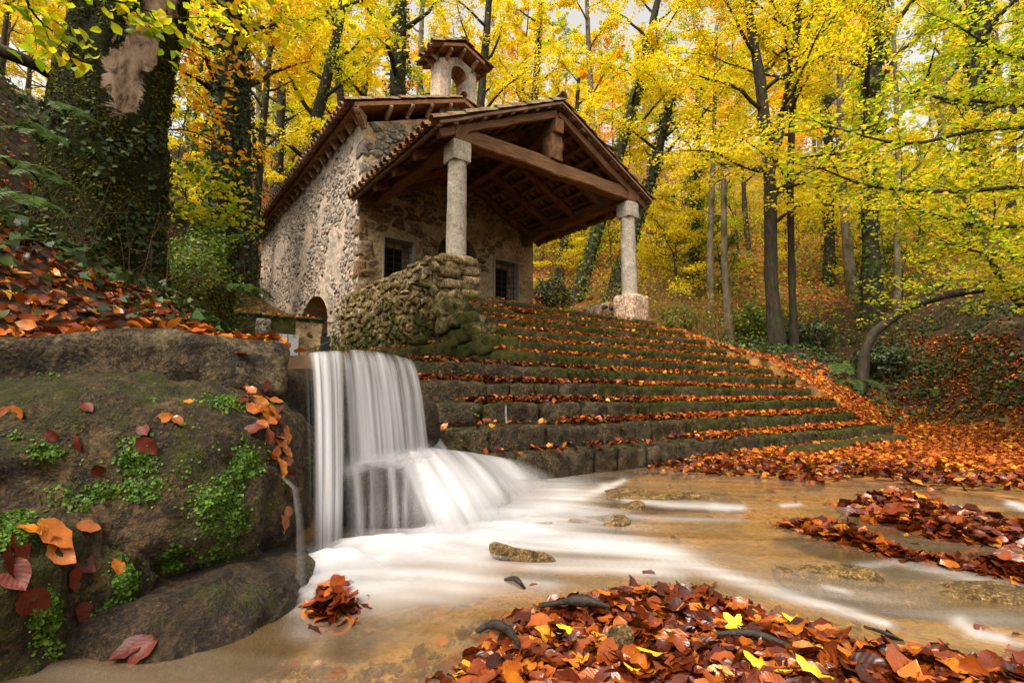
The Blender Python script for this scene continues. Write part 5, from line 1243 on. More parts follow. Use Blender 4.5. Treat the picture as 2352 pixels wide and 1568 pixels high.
zb_=ground(q[:,0],q[:,1]); bk_=(q[:,0]>9.2+.15*(q[:,1]+6))&(zb_>.3)&(zb_<4)&(q[:,1]<3)&(r.random(len(q))<.75); q=q[~bk_]; dd=dd[~bk_]; st_=np.isnan(stair_z(q[:,0],q[:,1])); q=q[st_]; dd=dd[st_]; sp=r.random(len(q))<np.clip(.55+.8*fbm2(q[:,0],q[:,1],.5,3),.08,1); q=q[sp]; dd=dd[sp]
scatter('leaf_litter','fallen leaves scattered up the wooded hillside',q,0,.10*r.uniform(.6,1.2,len(q))*np.clip(dd/12,1,2.2),LEAF_S,'litter',r,.4,.02)
q=r.uniform((-7,-9.5),(-.9,14),(14000,2)); sd=poly_sd(q[:,0],q[:,1],WATER); z=ground(q[:,0],q[:,1]); ok=(z>.98)&(sd>.3); q=q[ok]; q=q[r.random(len(q))<np.clip(.45+.9*fbm2(q[:,0],q[:,1],.9,3,9.),.06,1)]
scatter('leaf_litter','orange and red leaves lying on the steep left bank',q,0,.085,LEAF_M,'litter',r,.5,.015)
q=r.uniform((-5.6,-8.4),(-1.9,-3.0),(9000,2)); z=ground(q[:,0],q[:,1]); q=q[(z>.93)&(z<2.2)]; q=q[r.random(len(q))<np.clip(.75+.7*fbm2(q[:,0],q[:,1],1.3,3,4.),.12,1)]
scatter('leaf_litter','red and orange leaves heaped behind the dam at the foot of the left bank',q,0,.078,LEAF_M,'litter_wet',r,.55,.012,thick=.05)
# leaves on the dam, the spring wall, the ledge
bvh_cache={}
from mathutils.bvhtree import BVHTree
def bvh_of(o):
    if o.name not in bvh_cache:
        me=o.data; bvh_cache[o.name]=BVHTree.FromPolygons([tuple(v.co) for v in me.vertices],[tuple(p.vertices) for p in me.polygons])
    return bvh_cache[o.name]
def hit_from_photo(o,x,y):
    dv=FW+RT*(x-1176)/F_PX-UP*(y-784)/F_PX; h=bvh_of(o).ray_cast(Vector(CAM),Vector(dv).normalized()); return h
slab_o=bpy.data.objects['ledge_slab']
q=[]
for k in range(260):
    t_=r.random(); p=ea*(1-t_)+eb*t_+bk*0; q.append(p[:2]+np.array([-(eb-ea)[1],(eb-ea)[0]])/np.linalg.norm((eb-ea)[:2])*r.uniform(.04,.7)+r.normal(size=2)*.03)
q=np.array(q); zs=[]
for p in q:
    h=bvh_of(slab_o).ray_cast(Vector((p[0],p[1],3)),Vector((0,0,-1))); zs.append(h[0][2] if h[0] else np.nan)
zs=np.array(zs); ok=~np.isnan(zs); pos=np.stack([q[ok,0],q[ok,1],zs[ok]+.012+r.uniform(0,.03,ok.sum())],-1)
o=link('leaf_litter',leaves_mesh('leaf_litter',pos,rots(len(pos),.5,r),.08*r.uniform(.6,1.2,len(pos)),LEAF_N,M['litter'],r)); tag(o,'wet leaves lying on top of the dam ledge',kind='stuff')
n=260; pos=np.stack([r.uniform(-1.9,.7,n),LY+.05+r.uniform(-.05,.7,n)**1.0,2.86+r.uniform(0,.05,n)],-1)
o=link('leaf_litter',leaves_mesh('leaf_litter',pos,rots(n,.5,r),.085*r.uniform(.6,1.2,n),LEAF_M,M['litter'],r)); tag(o,'orange leaves along the top of the spring wall',kind='stuff')
n=170; tt=r.random(n); pos=la[None]*(1-tt)[:,None]+lb[None]*tt[:,None]; pos=pos-nrm*r.uniform(-.02,.2,n)[:,None]*-1+nrm*.02; pos[:,2]=Lz+.02+r.uniform(0,.03,n)
pl_n=-nrm; pos=np.stack([(la[0]*(1-tt)+lb[0]*tt)+pl_n[0]*r.uniform(-.04,.2,n),(la[1]*(1-tt)+lb[1]*tt),np.full(n,Lz+.02)+r.uniform(0,.025,n)],-1)
o=link('leaf_litter',leaves_mesh('leaf_litter',pos,rots(n,.4,r),.08*r.uniform(.6,1.2,n),LEAF_M,M['litter'],r),rw); o['kind']='stuff'
# single leaves stuck to the rocks, each its own thing
def stuck(objs,x,y,size,yaw,mat,label,tilt=.2,name='fallen_leaf',lift=.006,group=None,temp=None):
    best=None
    for o in objs:
        h=hit_from_photo(o,x,y)
        if h[0] is not None and (best is None or h[3]<best[3]): best=h
    if best is None: return
    p=np.array(best[0]); N=np.array(best[1]); N=N if N@(CAM-p)>0 else -N
    h=math.cos(yaw)*RT-math.sin(yaw)*UP; N=N+r.normal(size=3)*tilt*.5; N/=np.linalg.norm(N); X=h-N*(h@N); X/=np.linalg.norm(X); R=np.array([X,np.cross(N,X),N])
    o=put_leaf(None,p+N*lift,R,size,mat,r,name); tag(o,label,'leaf',group); return o
rocks=[boulder,b2,b3,b4,slab_o]
for a in [(30,952,.098,.1,'leaf_br','brown veined leaf flat on the boulder at the left edge'),(200,938,.06,1.0,'leaf_rd','dark leaf under the ledge left of the boulder top'),
 (332,990,.065,.9,'leaf_rd','upper leaf of a dark red pair on the boulder face'),(338,1024,.085,.7,'leaf_rd','lower, larger leaf of a dark red pair on the boulder face'),(373,960,.06,2.8,'leaf_or','small orange leaf near the boulder top'),
 (408,968,.055,.7,'leaf_br','curled red leaf right of the small orange leaf on the boulder top'),(432,925,.05,.1,'leaf_or','tiny orange leaf at the crest of the boulder'),(185,1020,.065,1.2,'leaf_rd','dark wet leaf on the upper left of the boulder'),
 (228,1085,.07,1.3,'leaf_rd','dark red leaf in the middle of the boulder face'),(120,1000,.05,1.0,'leaf_rd','small dark leaf high on the left of the boulder'),
 (645,1205,.085,1.3,'leaf_br','ribbed brown leaf on the right flank of the boulder'),(660,1175,.06,1.2,'leaf_br','small brown leaf above the ribbed leaf on the boulder flank'),
 (125,1228,.12,.05,'leaf_or','bright orange leaf lying across the gap between the left boulders'),(65,1222,.07,.8,'leaf_or','orange leaf tip left of the bright orange leaf'),(200,1212,.07,-.5,'leaf_br','reddish leaf right of the bright orange leaf'),
 (140,1270,.10,.9,'leaf_br','large brown leaf hanging below the bright orange leaf'),(190,1290,.095,1.0,'leaf_rd','dark brown leaf draped over the middle boulder'),(165,1330,.075,1.2,'leaf_rd','glossy red leaf low on the pile between boulders'),
 (268,1303,.065,1.25,'leaf_or','orange ribbed leaf standing on the moss right of the middle boulder'),(188,1408,.075,1.0,'leaf_rd','red leaf low on the mossy middle boulder'),
 (298,1490,.095,2.0,'leaf_rd','left one of two dark red leaves at the foot of the boulders'),(330,1495,.095,1.95,'leaf_rd','right one of two dark red leaves at the foot of the boulders'),
 (40,1260,.095,.9,'leaf_rd','dark red leaf at the top of the corner boulder'),(35,1320,.11,1.0,'leaf_rd','big dark red leaf in the middle of the corner boulder'),(75,1380,.11,.7,'leaf_rd','lowest big red leaf on the corner boulder'),(20,1290,.09,.3,'leaf_rd','red leaf overlapping the edge of the photo on the corner boulder')]:
    stuck(rocks,a[0],a[1],a[2]*1.0,a[3],a[4],a[5])
k=0
for (x,y) in [(560,915),(575,925),(590,950),(610,945),(600,975),(625,990),(640,1000),(585,990),(615,1015),(635,1030),(650,1040),(645,1065),(628,1060),(655,1085),(560,895),(600,905),(630,935),(610,890),(655,1120),(545,900),(585,905),(605,925),(622,965),(637,975),(648,1015),(568,905),(578,938),(596,962),(618,952),(632,1005),(642,1022),(606,1000),(655,1045),(590,920),(612,975),(640,950),(625,1035),(550,922),(600,935),(636,1075)]:
    stuck(rocks,x+r.normal()*5,y+r.normal()*5,.08*r.uniform(.7,1.2),r.uniform(0,6),('leaf_br','leaf_rd','leaf_br','leaf_or','leaf_br','leaf_rd')[k%6],'wet leaf in the tumble of red leaves down the right shoulder of the boulder',.7,group='leaves tumbled down the boulder shoulder',lift=.012+.01*r.random()); k+=1
for (x,y) in [(540,785),(555,775),(575,778),(595,782),(615,785),(640,790),(660,795),(690,805),(480,762),(250,748),(60,745),(130,748)]:
    p=at(x,y-4,1.9+x/690*.62+.05); q_=at(x,y,1.9+x/690*.62+.1); put=None
    o=put_leaf(None,q_+np.array([0,0,.0]),rots(1,.6,r)[0],.085*r.uniform(.8,1.2),('leaf_or','leaf_br')[k%2],r,'fallen_leaf'); tag(o,'wet orange leaf lying on the front lip of the dam ledge','leaf','leaves along the dam lip'); k+=1
# yellow maple leaves on the foreground bank
mv,mf,mu=maple(1); mv2,mf2,mu2=maple(4,.2)
MAP=[mesh_np('maple_leaf',mv,mf,M['leaf_yl'],False),mesh_np('maple_leaf',mv2,mf2,M['leaf_yl'],False)]
for k,(x,y,s,yaw,lb_) in enumerate([(1510,1497,.062,2.6,'bright yellow lobed leaf with long stalk in the middle of the leaf bank'),(1765,1535,.085,.5,'large yellow lobed leaf at the bottom edge right of the middle'),(1305,1440,.045,2.9,'small yellow leaf near the bare branch on the leaf bank'),
    (1880,1552,.08,.2,'yellow lobed leaf cut by the bottom edge'),(1690,1432,.05,1.2,'small yellow leaf at the right back of the leaf bank'),(1840,1430,.07,.8,'yellow leaf lying on the wet sand by the sunken log'),(1890,1445,.06,2.0,'yellow leaf right of the sunken log'),(1455,1535,.035,1.0,'tiny yellow leaf low in the leaf bank')]):
    p=at_z(x,y,.062); R=rots(1,.25,r,yaw=np.array([yaw]))[0]*s*1.7; o=bpy.data.objects.new('maple_leaf',MAP[k%2]); COL.objects.link(o)
    o.matrix_basis=Matrix(((R[0][0],R[1][0],R[2][0],p[0]),(R[0][1],R[1][1],R[2][1],p[1]),(R[0][2],R[1][2],R[2][2],p[2]),(0,0,0,1))); tag(o,lb_,'leaf','yellow leaves on the bank')
# sticks and small stones among them
def stick(pts,rad,label,mat='wet_stick',name='stick',sub=4):
    mb=MB(); tube(mb,pts,rad,9,True,.5,3.0,sub+2); return tag(mb.build(name,M[mat],None,True),label,'stick')
stick([at_z(1160,1330,.01),at_z(1180,1328,.028),at_z(1195,1338,.025),at_z(1205,1352,.0)],[.005,.009,.008,.006],'short curved black stick in the shallow water below the flat stone')
stick([at_z(1095,1450,.0),at_z(1130,1432,.03),at_z(1165,1445,.035),at_z(1190,1475,.05)],[.008,.014,.013,.009],'gnarled black root at the left tip of the leaf bank')
stick([at_z(1240,1390,.03),at_z(1330,1378,.07),at_z(1400,1392,.06)],[.010,.014,.008],'mossy dark branch lying over the back of the leaf bank')
stick([at_z(1640,1455,.045),at_z(1720,1452,.06),at_z(1800,1478,.05),at_z(1880,1510,.02)],[.005,.010,.011,.005],'dark half sunken log at the right of the leaf bank')
stick([at_z(1985,1438,.01),at_z(2040,1455,.015),at_z(2075,1470,.0)],[.004,.005,.003],'thin dark stick on the wet sand at the right')
stick([at(700,806,2.9),at(722,798,2.9),at(745,790,2.92),at(760,783,2.95)],[.006,.005,.004,.003],'bare twig caught on the lip of the fall')
stick([at(935,812,3.5),at(955,850,3.5),at(968,890,3.5)],[.006,.005,.004],'thin twig hanging beside the right end of the fall')
tag(rock('pebble',at_z(1425,1462,.055),(.035,.028,.02),M['slab'],sub=3,seed=31,axes=CAX,rough=.006),'small olive stone showing among the leaves of the bank','stone')

# pebbles and sunken leaves on the bed
r=np.random.default_rng(91)
BEDP=zp([(520,1560),(640,1420),(800,1440),(980,1400),(1180,1350),(1420,1335),(1400,1360),(1200,1400),(1080,1470),(980,1560)])
mb=MB()
for k in range(420):
    q=rand_in_poly(BEDP,1,r)[0]; s_=.008+.018*r.random()**3; V,F=_ico[2]; W=V*np.array([s_*r.uniform(.8,1.5),s_*r.uniform(.8,1.3),s_*.6]); W=W*(1+.15*fbm(V*1.5+k,2))[:,None]; a=r.uniform(0,6.28); A=np.array([[math.cos(a),math.sin(a),0],[-math.sin(a),math.cos(a),0],[0,0,1]]); mb.add(W@A+np.array([q[0],q[1],gz(q[0],q[1])+s_*.25]),[F])
tag(mb.build('pebbles',M['slab'],None,True),'small amber pebbles on the bed of the clear shallow pool',kind='stuff')
q=np.concatenate([rand_in_poly(BEDP,70,r),rand_in_poly(WATER,160,r)]); q=q[(poly_sd(q[:,0],q[:,1],WATER)<-.03)]; pos=np.stack([q[:,0],q[:,1],ground(q[:,0],q[:,1])+.012],-1)
tag(link('sunken_leaves',leaves_mesh('sunken_leaves',pos,rots(len(pos),.2,r),.07*r.uniform(.6,1.2,len(pos)),LEAF_N,M['litter_wet'],r)),'brown leaves sunk on the stream bed',kind='stuff')
# ------------------------------------------------------------------ trees
def unit(v): return v/(np.linalg.norm(v)+1e-9)
def resample(pts,rad,n):
    pts=np.asarray(pts,float); d=np.concatenate([[0],np.cumsum(np.linalg.norm(np.diff(pts,axis=0),axis=1))]); t=np.linspace(0,d[-1],n)
    return np.stack([np.interp(t,d,pts[:,k]) for k in range(3)],-1),np.interp(t,d,rad)
def curve_branch(p,d,L,r,up=.25,n=6,droop=0.0,jit=.16):
    pts=[p]; d=unit(d)
    for i in range(n-1):
        d=unit(d+r.normal(size=3)*jit+np.array([0,0,up*.22-droop*i/n])); pts.append(pts[-1]+d*L/(n-1))
    return np.array(pts)
class Crown:
    def __init__(s): s.p=[]; s.n=[]; s.sz=[]
    def spray(s,pts,count,width,size,r,tilt=.45):
        """leaves either side of a twig, lying in near level layers"""
        t=r.uniform(.12,1.03,count); idx=t*(len(pts)-1); i=np.clip(idx.astype(int),0,len(pts)-2); f=(idx-i)[:,None]
        c=pts[i]*(1-f)+pts[i+1]*f; d=pts[-1]-pts[0]; side=np.cross(d,[0,0,1.0]); side/=np.linalg.norm(side)+1e-6
        w=r.normal(size=count)*width*(1.15-.6*t)
        c=c+side*w[:,None]+np.stack([r.normal(size=count)*.04,r.normal(size=count)*.04,r.normal(size=count)*.05-np.abs(w)*.10],-1)
        N=np.array([0,0,1.0])+r.normal(size=(count,3))*tilt
        s.p.append(c); s.n.append(N/np.linalg.norm(N,axis=1)[:,None]); s.sz.append(size*r.uniform(.65,1.25,count))
    def mesh(s,name,temps,mat,r):
        p=np.concatenate(s.p); n=np.concatenate(s.n); return leaves_mesh(name,p,rots(len(p),.15,r,n),np.concatenate(s.sz),temps,mat,r)
def grow(trunk,rad,r,f0=.25,nb=14,blen=4.0,leaves=5000,lsize=.10,sub=5,up=.5,seg=9,bias=None,spread=.40,wob=.18,tw=True,droop=.06):
    """returns (trunk MB, Crown)"""
    mb=MB(); tp,tr=resample(trunk,rad,14); tube(mb,tp,tr,seg,True,wob,float(r.uniform(0,50)),2); cr=Crown()
    L=len(tp); per=max(6,int(leaves/(nb*(sub+1)))); g=r.uniform(0,6.28)
    for b in range(nb):
        f=f0+(1-f0)*((b+.6)/nb)**.9; k=min(L-1.001,f*(L-1)); i=int(k); p=tp[i]*(1-(k-i))+tp[i+1]*(k-i); rr=np.interp(k,range(L),tr)
        g+=2.4+r.normal()*.4; out=np.array([math.cos(g),math.sin(g),0])
        if bias is not None: out=unit(out+np.asarray(bias)*r.uniform(.2,1.0))
        d=unit(out+np.array([0,0,up*(.4+1.0*f)])); bl=blen*(1.1-.55*f)*r.uniform(.7,1.15)
        bp=curve_branch(p,d,bl,r,.3,7,droop); tube(mb,bp,np.linspace(max(.014,rr*.45),.008,7),5,False,0,0,1)
        cr.spray(bp[3:],per,bl*.06+.12,lsize,r)
        for s_ in range(sub):
            q=bp[2+s_%5]; dd=unit((bp[-1]-bp[0]))+r.normal(size=3)*.55; dd[2]=dd[2]*.5+.05; sp=curve_branch(q,dd,bl*spread*r.uniform(.6,1.2),r,.1,4,droop)
            if tw: tube(mb,sp,np.linspace(.012,.004,4),3,False)
            cr.spray(sp,per,bl*.05+.13,lsize,r)
    return mb,cr
def plant(name,label,cat,mb,cr,bark,lmat,base,group=None,seed=0,temps=None,crown='crown'):
    t=thing(name,label,cat,group,loc=base); mb.build('trunk',M[bark],t,True)
    if cr is not None: link(crown,cr.mesh(crown,temps or LEAF_S,M[lmat],np.random.default_rng(seed)),t)
    return t
def ivy_on(t,pts,rad,n,r,mat='ivy',size=.09,f0=0,f1=1.0):
    tp,tr=resample(pts,rad,40); k=r.uniform(f0*39,f1*39-.01,n); i=k.astype(int); f=(k-i)[:,None]; c=tp[i]*(1-f)+tp[np.minimum(i+1,39)]*f; rr=np.interp(k,range(40),tr); a=r.uniform(0,6.283,n)
    o=np.stack([np.cos(a),np.sin(a),0*a],-1); clump=.6+.8*np.clip(fbm(np.stack([a*.9,k*.16,0*a+n],-1),2)+.3,0,1)
    pos=c+o*(rr*(1.0+.25*clump)+np.abs(r.normal(size=n))*.07*clump)[:,None]; N=o+r.normal(size=(n,3))*.45; N/=np.linalg.norm(N,axis=1)[:,None]
    yaw=r.uniform(0,6.28,n); me=leaves_mesh('ivy',pos,rots(n,.1,r,N,yaw),size*r.uniform(.6,1.2,n),LEAF_IVY,M[mat],r,False); o_=link('ivy',me,t); o_['kind']='stuff'
def tree_px(pts,dep,sink=True):
    """trunk from photo positions (x, y, width px) at one depth, first point set on the ground"""
    P=[at(x,y,dep) for x,y,_ in pts]; R=[w_*dep/F_PX/2 for _,_,w_ in pts]
    if sink:
        d=unit(P[1]-P[0]); g=gz(P[0][0],P[0][1]); 
        for _ in range(3):
            s_=(g-.25-P[0][2])/max(.3,d[2]); P[0]=P[0]+d*s_; g=gz(P[0][0],P[0][1])
    return np.array(P),np.array(R)
SPEC=[ # points, depth, bark, leaf, ivy leaves, name, label, grow arguments
 ([(1786,803,34),(1772,650,28),(1768,400,27),(1748,200,24),(1722,40,18),(1700,-200,10)],14,'bark','lf_y',0,'beech_tree','dark forked beech at the top of the leafy ramp, left stem of the fork',dict(f0=.34,nb=16,blen=4.2,leaves=8000,lsize=0.088)),
 ([(1825,805,17),(1818,640,15),(1815,420,15),(1822,180,14),(1838,20,11),(1850,-180,7)],14.4,'bark','lf_y',0,'beech_tree','slim straight beech right beside the forked beech',dict(f0=.35,nb=12,blen=3.2,leaves=5000,lsize=0.088)),
 ([(1676,790,18),(1664,600,14),(1662,412,12)],15.4,'pale_bark',None,0,'dead_snag','bare broken off dead trunk between ramp and forked beech',dict(f0=.5,nb=3,blen=1.2,leaves=0)),
 ([(2003,748,44),(2000,560,34),(1996,380,32),(2004,200,34),(2014,40,34),(2022,-150,26)],17,'bark','lf_g',900,'oak_tree','thick dark ivy clad tree standing right of the middle of the bank',dict(f0=.45,nb=13,blen=5.0,leaves=6000,lsize=0.092)),
 ([(2062,770,14),(2060,600,13),(2064,420,12),(2058,200,9),(2050,0,6)],16.2,'pale_bark','lf_g',0,'young_tree','thin pale stem right of the thick ivy clad tree',dict(f0=.3,nb=9,blen=2.4,leaves=2600,lsize=0.084)),
 ([(1962,690,26),(1945,560,20),(1935,430,18),(1930,250,14),(1926,40,9)],21,'pale_bark','lf_y',0,'beech_tree','pale leaning trunk just left of the thick ivy clad tree',dict(f0=.35,nb=11,blen=3.8,leaves=5000,lsize=0.097)),
 ([(1904,660,22),(1906,560,22),(1904,420,20),(1900,200,15),(1895,-20,10)],23,'bark','lf_g',700,'ivy_tree','ivy sleeved trunk halfway between forked beech and thick dark tree',dict(f0=.4,nb=11,blen=3.8,leaves=5000,lsize=0.101)),
 ([(1592,650,20),(1597,540,20),(1600,440,18),(1606,260,13),(1612,60,9)],22,'bark','lf_g',800,'ivy_tree','ivy sleeved trunk rising from the brush right of the right column',dict(f0=.4,nb=12,blen=3.8,leaves=5200,lsize=0.101)),
 ([(1632,690,14),(1630,560,14),(1634,480,13),(1640,300,10),(1646,60,7)],19,'pale_bark','lf_y',0,'young_tree','pale peeling trunk left of the broken dead trunk',dict(f0=.42,nb=10,blen=3.2,leaves=3800,lsize=0.092)),
 ([(1318,700,32),(1345,620,28),(1378,510,27),(1432,320,24),(1470,180,20),(1520,-40,13)],19.5,'bark','lf_y',900,'leaning_tree','dark mossy trunk leaning right behind the porch, seen under its roof',dict(f0=.45,nb=13,blen=4.2,leaves=6500,lsize=0.097)),
 ([(1402,690,26),(1430,610,24),(1468,500,22),(1505,380,19),(1560,150,13)],19,'bark','lf_y',700,'leaning_tree','dark leaning trunk crossing behind the right column',dict(f0=.45,nb=11,blen=3.6,leaves=5000,lsize=0.097)),
 ([(1282,650,20),(1292,580,18),(1304,500,16),(1318,350,12),(1330,180,8)],24,'bark','lf_y',300,'young_tree','dark trunk farthest left under the porch roof',dict(f0=.4,nb=10,blen=3.2,leaves=3800,lsize=0.101)),
 ([(2226,640,44),(2234,450,42),(2242,270,40),(2248,80,36),(2252,-120,26)],23,'bark','lf_g',1600,'ivy_tree','stout ivy covered trunk high on the bank at the right',dict(f0=.4,nb=14,blen=5.2,leaves=8000,lsize=0.105)),
 ([(2322,560,16),(2324,380,15),(2330,160,12),(2336,-60,8)],26,'bark','lf_y',0,'beech_tree','slender dark trunk near the right edge on the upper bank',dict(f0=.3,nb=12,blen=3.8,leaves=5500,lsize=0.105)),
 ([(2158,560,18),(2160,380,16),(2170,160,13),(2178,-60,9)],30,'pale_bark','lf_y',0,'beech_tree','pale trunk between the two ivy covered trees of the right bank',dict(f0=.25,nb=13,blen=4.5,leaves=6500,lsize=0.118)),
 ([(546,470,56),(548,330,52),(544,200,46),(536,60,40),(528,-140,28)],15,'bark','lf_o',1700,'ivy_tree','dark ivy clad trunk, right one of the close pair left of the chapel',dict(f0=.42,nb=12,blen=4.0,leaves=4600,lsize=0.088)),
 ([(508,440,44),(512,300,42),(518,160,38),(524,20,30),(530,-140,20)],14.4,'bark','lf_g',1300,'ivy_tree','dark ivy clad trunk, left one of the close pair left of the chapel',dict(f0=.45,nb=11,blen=3.6,leaves=3600,lsize=0.088)),
 ([(596,400,17),(606,260,15),(622,100,13),(634,-60,9)],19,'bark','lf_y',200,'beech_tree','slim dark trunk right of the close ivy clad pair',dict(f0=.42,nb=11,blen=3.6,leaves=5000,lsize=0.097)),
 ([(640,380,20),(645,250,19),(650,100,17),(656,-80,11)],24,'bark','lf_y',500,'beech_tree','straight trunk left of the leaning tree above the chapel eave',dict(f0=.4,nb=12,blen=4.0,leaves=6000,lsize=0.105)),
 ([(700,400,30),(716,310,27),(748,190,24),(778,60,20),(800,-80,14)],21,'bark','lf_y',500,'leaning_tree','mossy trunk leaning right over the far end of the chapel roof',dict(f0=.42,nb=12,blen=4.0,leaves=6000,lsize=0.097)),
 ([(792,330,18),(780,200,17),(770,80,14),(752,-60,9)],25,'bark','lf_y',200,'beech_tree','curved trunk just right of the tree leaning over the roof',dict(f0=.4,nb=11,blen=3.8,leaves=5400,lsize=0.105)),
 ([(916,330,42),(914,200,38),(918,60,32),(924,-120,22)],23,'bark','lf_g',1500,'ivy_tree','thick dark ivy clad trunk directly left of the bell gable',dict(f0=.42,nb=13,blen=4.6,leaves=6000,lsize=0.101)),
 ([(1098,340,22),(1106,210,19),(1118,80,17),(1130,-100,11)],23,'bark','lf_y',100,'beech_tree','dark trunk directly right of the bell gable',dict(f0=.40,nb=12,blen=4.4,leaves=5200,lsize=0.101)),
 ([(962,330,14),(964,200,14),(968,60,12),(972,-80,8)],28,'pale_bark','lf_y',0,'young_tree','pale slim stem between ivy clad trunk and bell gable',dict(f0=.4,nb=11,blen=3.8,leaves=4600,lsize=0.109)),
 ([(838,340,16),(836,200,14),(846,60,12),(852,-80,8)],30,'bark','lf_y',0,'beech_tree','slim trunk midway between the leaning tree and the bell gable',dict(f0=.35,nb=12,blen=4.4,leaves=6000,lsize=0.118)),
 ([(1216,400,18),(1226,260,17),(1236,120,14),(1248,-60,10)],27,'bark','lf_y',200,'beech_tree','trunk rising behind the porch ridge left of its peak',dict(f0=.3,nb=13,blen=4.6,leaves=7000,lsize=0.109)),
 ([(1366,420,16),(1360,280,15),(1352,120,12),(1346,-60,8)],32,'pale_bark','lf_y',0,'beech_tree','trunk behind the right slope of the porch roof',dict(f0=.2,nb=14,blen=5.0,leaves=8000,lsize=0.126)),
]
for k,(pts,dep,bark,lf,niv,name,label,kw) in enumerate(SPEC):
    r=np.random.default_rng(300+k); P,R=tree_px(pts,dep); R[0]*=1.25; dead=lf is None
    kw=dict(kw); kw['leaves']=int(kw['leaves']*1.75); mb,cr=grow(P,R,r,**kw); t=plant(name,label,'tree',mb,None if dead else cr,bark,lf or 'lf_y',P[0],None,k)
    if niv: ivy_on(t,P,R,niv*2,r,'ivy' if niv>1200 else ('lf_d' if k%2 else 'ivy'),.12,0,.85)
# second stem of the forked beech
f=bpy.data.objects[[o.name for o in COL.objects if o.get('label','').startswith('dark forked')][0]]
r=np.random.default_rng(9); P=[at(x,y,14) for x,y in [(1768,400),(1786,330),(1806,230),(1824,110),(1836,0),(1850,-160)]]; mb,cr=grow(np.array(P),np.array([22,19,17,15,12,8])*14/F_PX/2,r,f0=.2,nb=13,blen=3.6,leaves=11000,lsize=.09)
mb.build('stem',M['bark'],f,True); link('crown',cr.mesh('crown',LEAF_S,M['lf_y'],r),f)
for pp in ([(1772,460),(1840,395),(1930,385),(2010,392)],[(1770,520),(1830,475),(1900,470),(1990,490)],[(1768,400),(1700,380),(1640,350),(1560,345)]):
    mb=MB(); b=np.array([at(x,y,14-.25*i) for i,(x,y) in enumerate(pp)]); tube(mb,b,[.055,.04,.028,.012],6,False,0,0,4); mb.build('bough',M['bark'],f,True)
    cr=Crown(); bb,_=resample(b,[1,1,1,1],9)
    for i in range(2,9):
        for s_ in range(3): cr.spray(curve_branch(bb[i],r.normal(size=3)*np.array([1,1,.25]),1.1,r,.1,4),55,.22,.10,r)
    link('crown',cr.mesh('crown',LEAF_S,M['lf_y'],r),f)
# background trees: six kinds copied over the hillside
PROTO=[]
for k in range(6):
    r=np.random.default_rng(700+k); H=(15,17,14,18,13,16)[k]; x=np.cumsum(r.normal(size=(6,2))*.28,axis=0); T=np.array([(x[i,0]-x[0,0],x[i,1]-x[0,1],H*i/5) for i in range(6)]); Rr=np.array([.22,.17,.15,.11,.07,.03])*(.8+.5*r.random())
    mb,cr=grow(T,Rr,r,f0=(.22,.3,.15,.35,.12,.25)[k],nb=17,blen=4.4,leaves=15000,lsize=.15,sub=5,seg=7,up=.6,tw=False)
    PROTO.append((mb.mesh('trunk',M['bark' if k%2 else 'pale_bark'],True),cr.mesh('crown',LEAF_S,M[('lf_y','lf_y','lf_g','lf_g','lf_y','lf_o')[k]],r)))
SAP=[]
for k in range(4):
    r=np.random.default_rng(800+k); H=(5.0,4.0,6.0,3.4)[k]; x=np.cumsum(r.normal(size=(6,2))*.16,axis=0); T=np.array([(x[i,0]-x[0,0],x[i,1]-x[0,1],H*i/5) for i in range(6)])
    mb,cr=grow(T,np.array([.04,.034,.028,.022,.014,.006]),r,f0=.15,nb=13,blen=1.9,leaves=3800,lsize=.09,sub=4,seg=5,up=.35)
    SAP.append((mb.mesh('trunk',M['bark'],True),cr.mesh('crown',LEAF_S,M[('lf_g','lf_y','lf_y','lf_d')[k]],r)))
def copy_tree(src,name,label,cat,group,x,y,s,rz):
    t=thing(name,label,cat,group,loc=(x,y,gz(x,y)-.15)); t.scale=(s,s,s*(.9+.2*rnd.random())); t.rotation_euler=(0,0,rz)
    for me in src:
        o=bpy.data.objects.new('trunk' if me is src[0] else 'crown',me); COL.objects.link(o); o.parent=t
    return t
r=np.random.default_rng(900); placed=[]
def place(n,xr,dr,mind,protos,name,label,cat,group,smin,smax,avoid=1.0):
    c=0; tries=0
    while c<n and tries<6000:
        tries+=1; px=r.uniform(*xr); dep=dr[0]+(dr[1]-dr[0])*r.random()**.8; p=at(px,900,dep); x,y=p[0],p[1]
        if -1.5<x<7.5 and y<16: continue
        if name=='sapling' and 490<px<800 and dep<24: continue
        if any((x-a)**2+(y-b)**2<mind*mind for a,b in placed): continue
        placed.append((x,y)); copy_tree(protos[int(r.integers(0,len(protos)))],name,label,cat,group,x,y,r.uniform(smin,smax),r.uniform(0,6.28)); c+=1
place(54,(-250,2650),(26,60),3.0,PROTO,'woodland_tree','slender autumn tree among many filling the wooded hillside behind the chapel','tree','trees filling the wooded hillside',.85,1.25)
place(46,(-300,2700),(60,112),4.0,PROTO,'woodland_tree','far autumn tree in the hazy upper part of the wooded hillside','tree','far trees on the upper hillside',1.0,1.4)
placed=[]
place(44,(1480,2500),(16,36),1.2,SAP,'sapling','leafy yellow green sapling in the undergrowth of the right hillside','sapling','saplings on the right hillside',.7,1.2)
place(14,(330,760),(12,30),1.3,SAP,'sapling','leafy sapling in the undergrowth left of the chapel','sapling','saplings left of the chapel',.7,1.15)
place(9,(1230,1480),(20,32),1.3,SAP,'sapling','small sapling seen beneath the porch roof','sapling','saplings seen under the porch',.6,1.0)
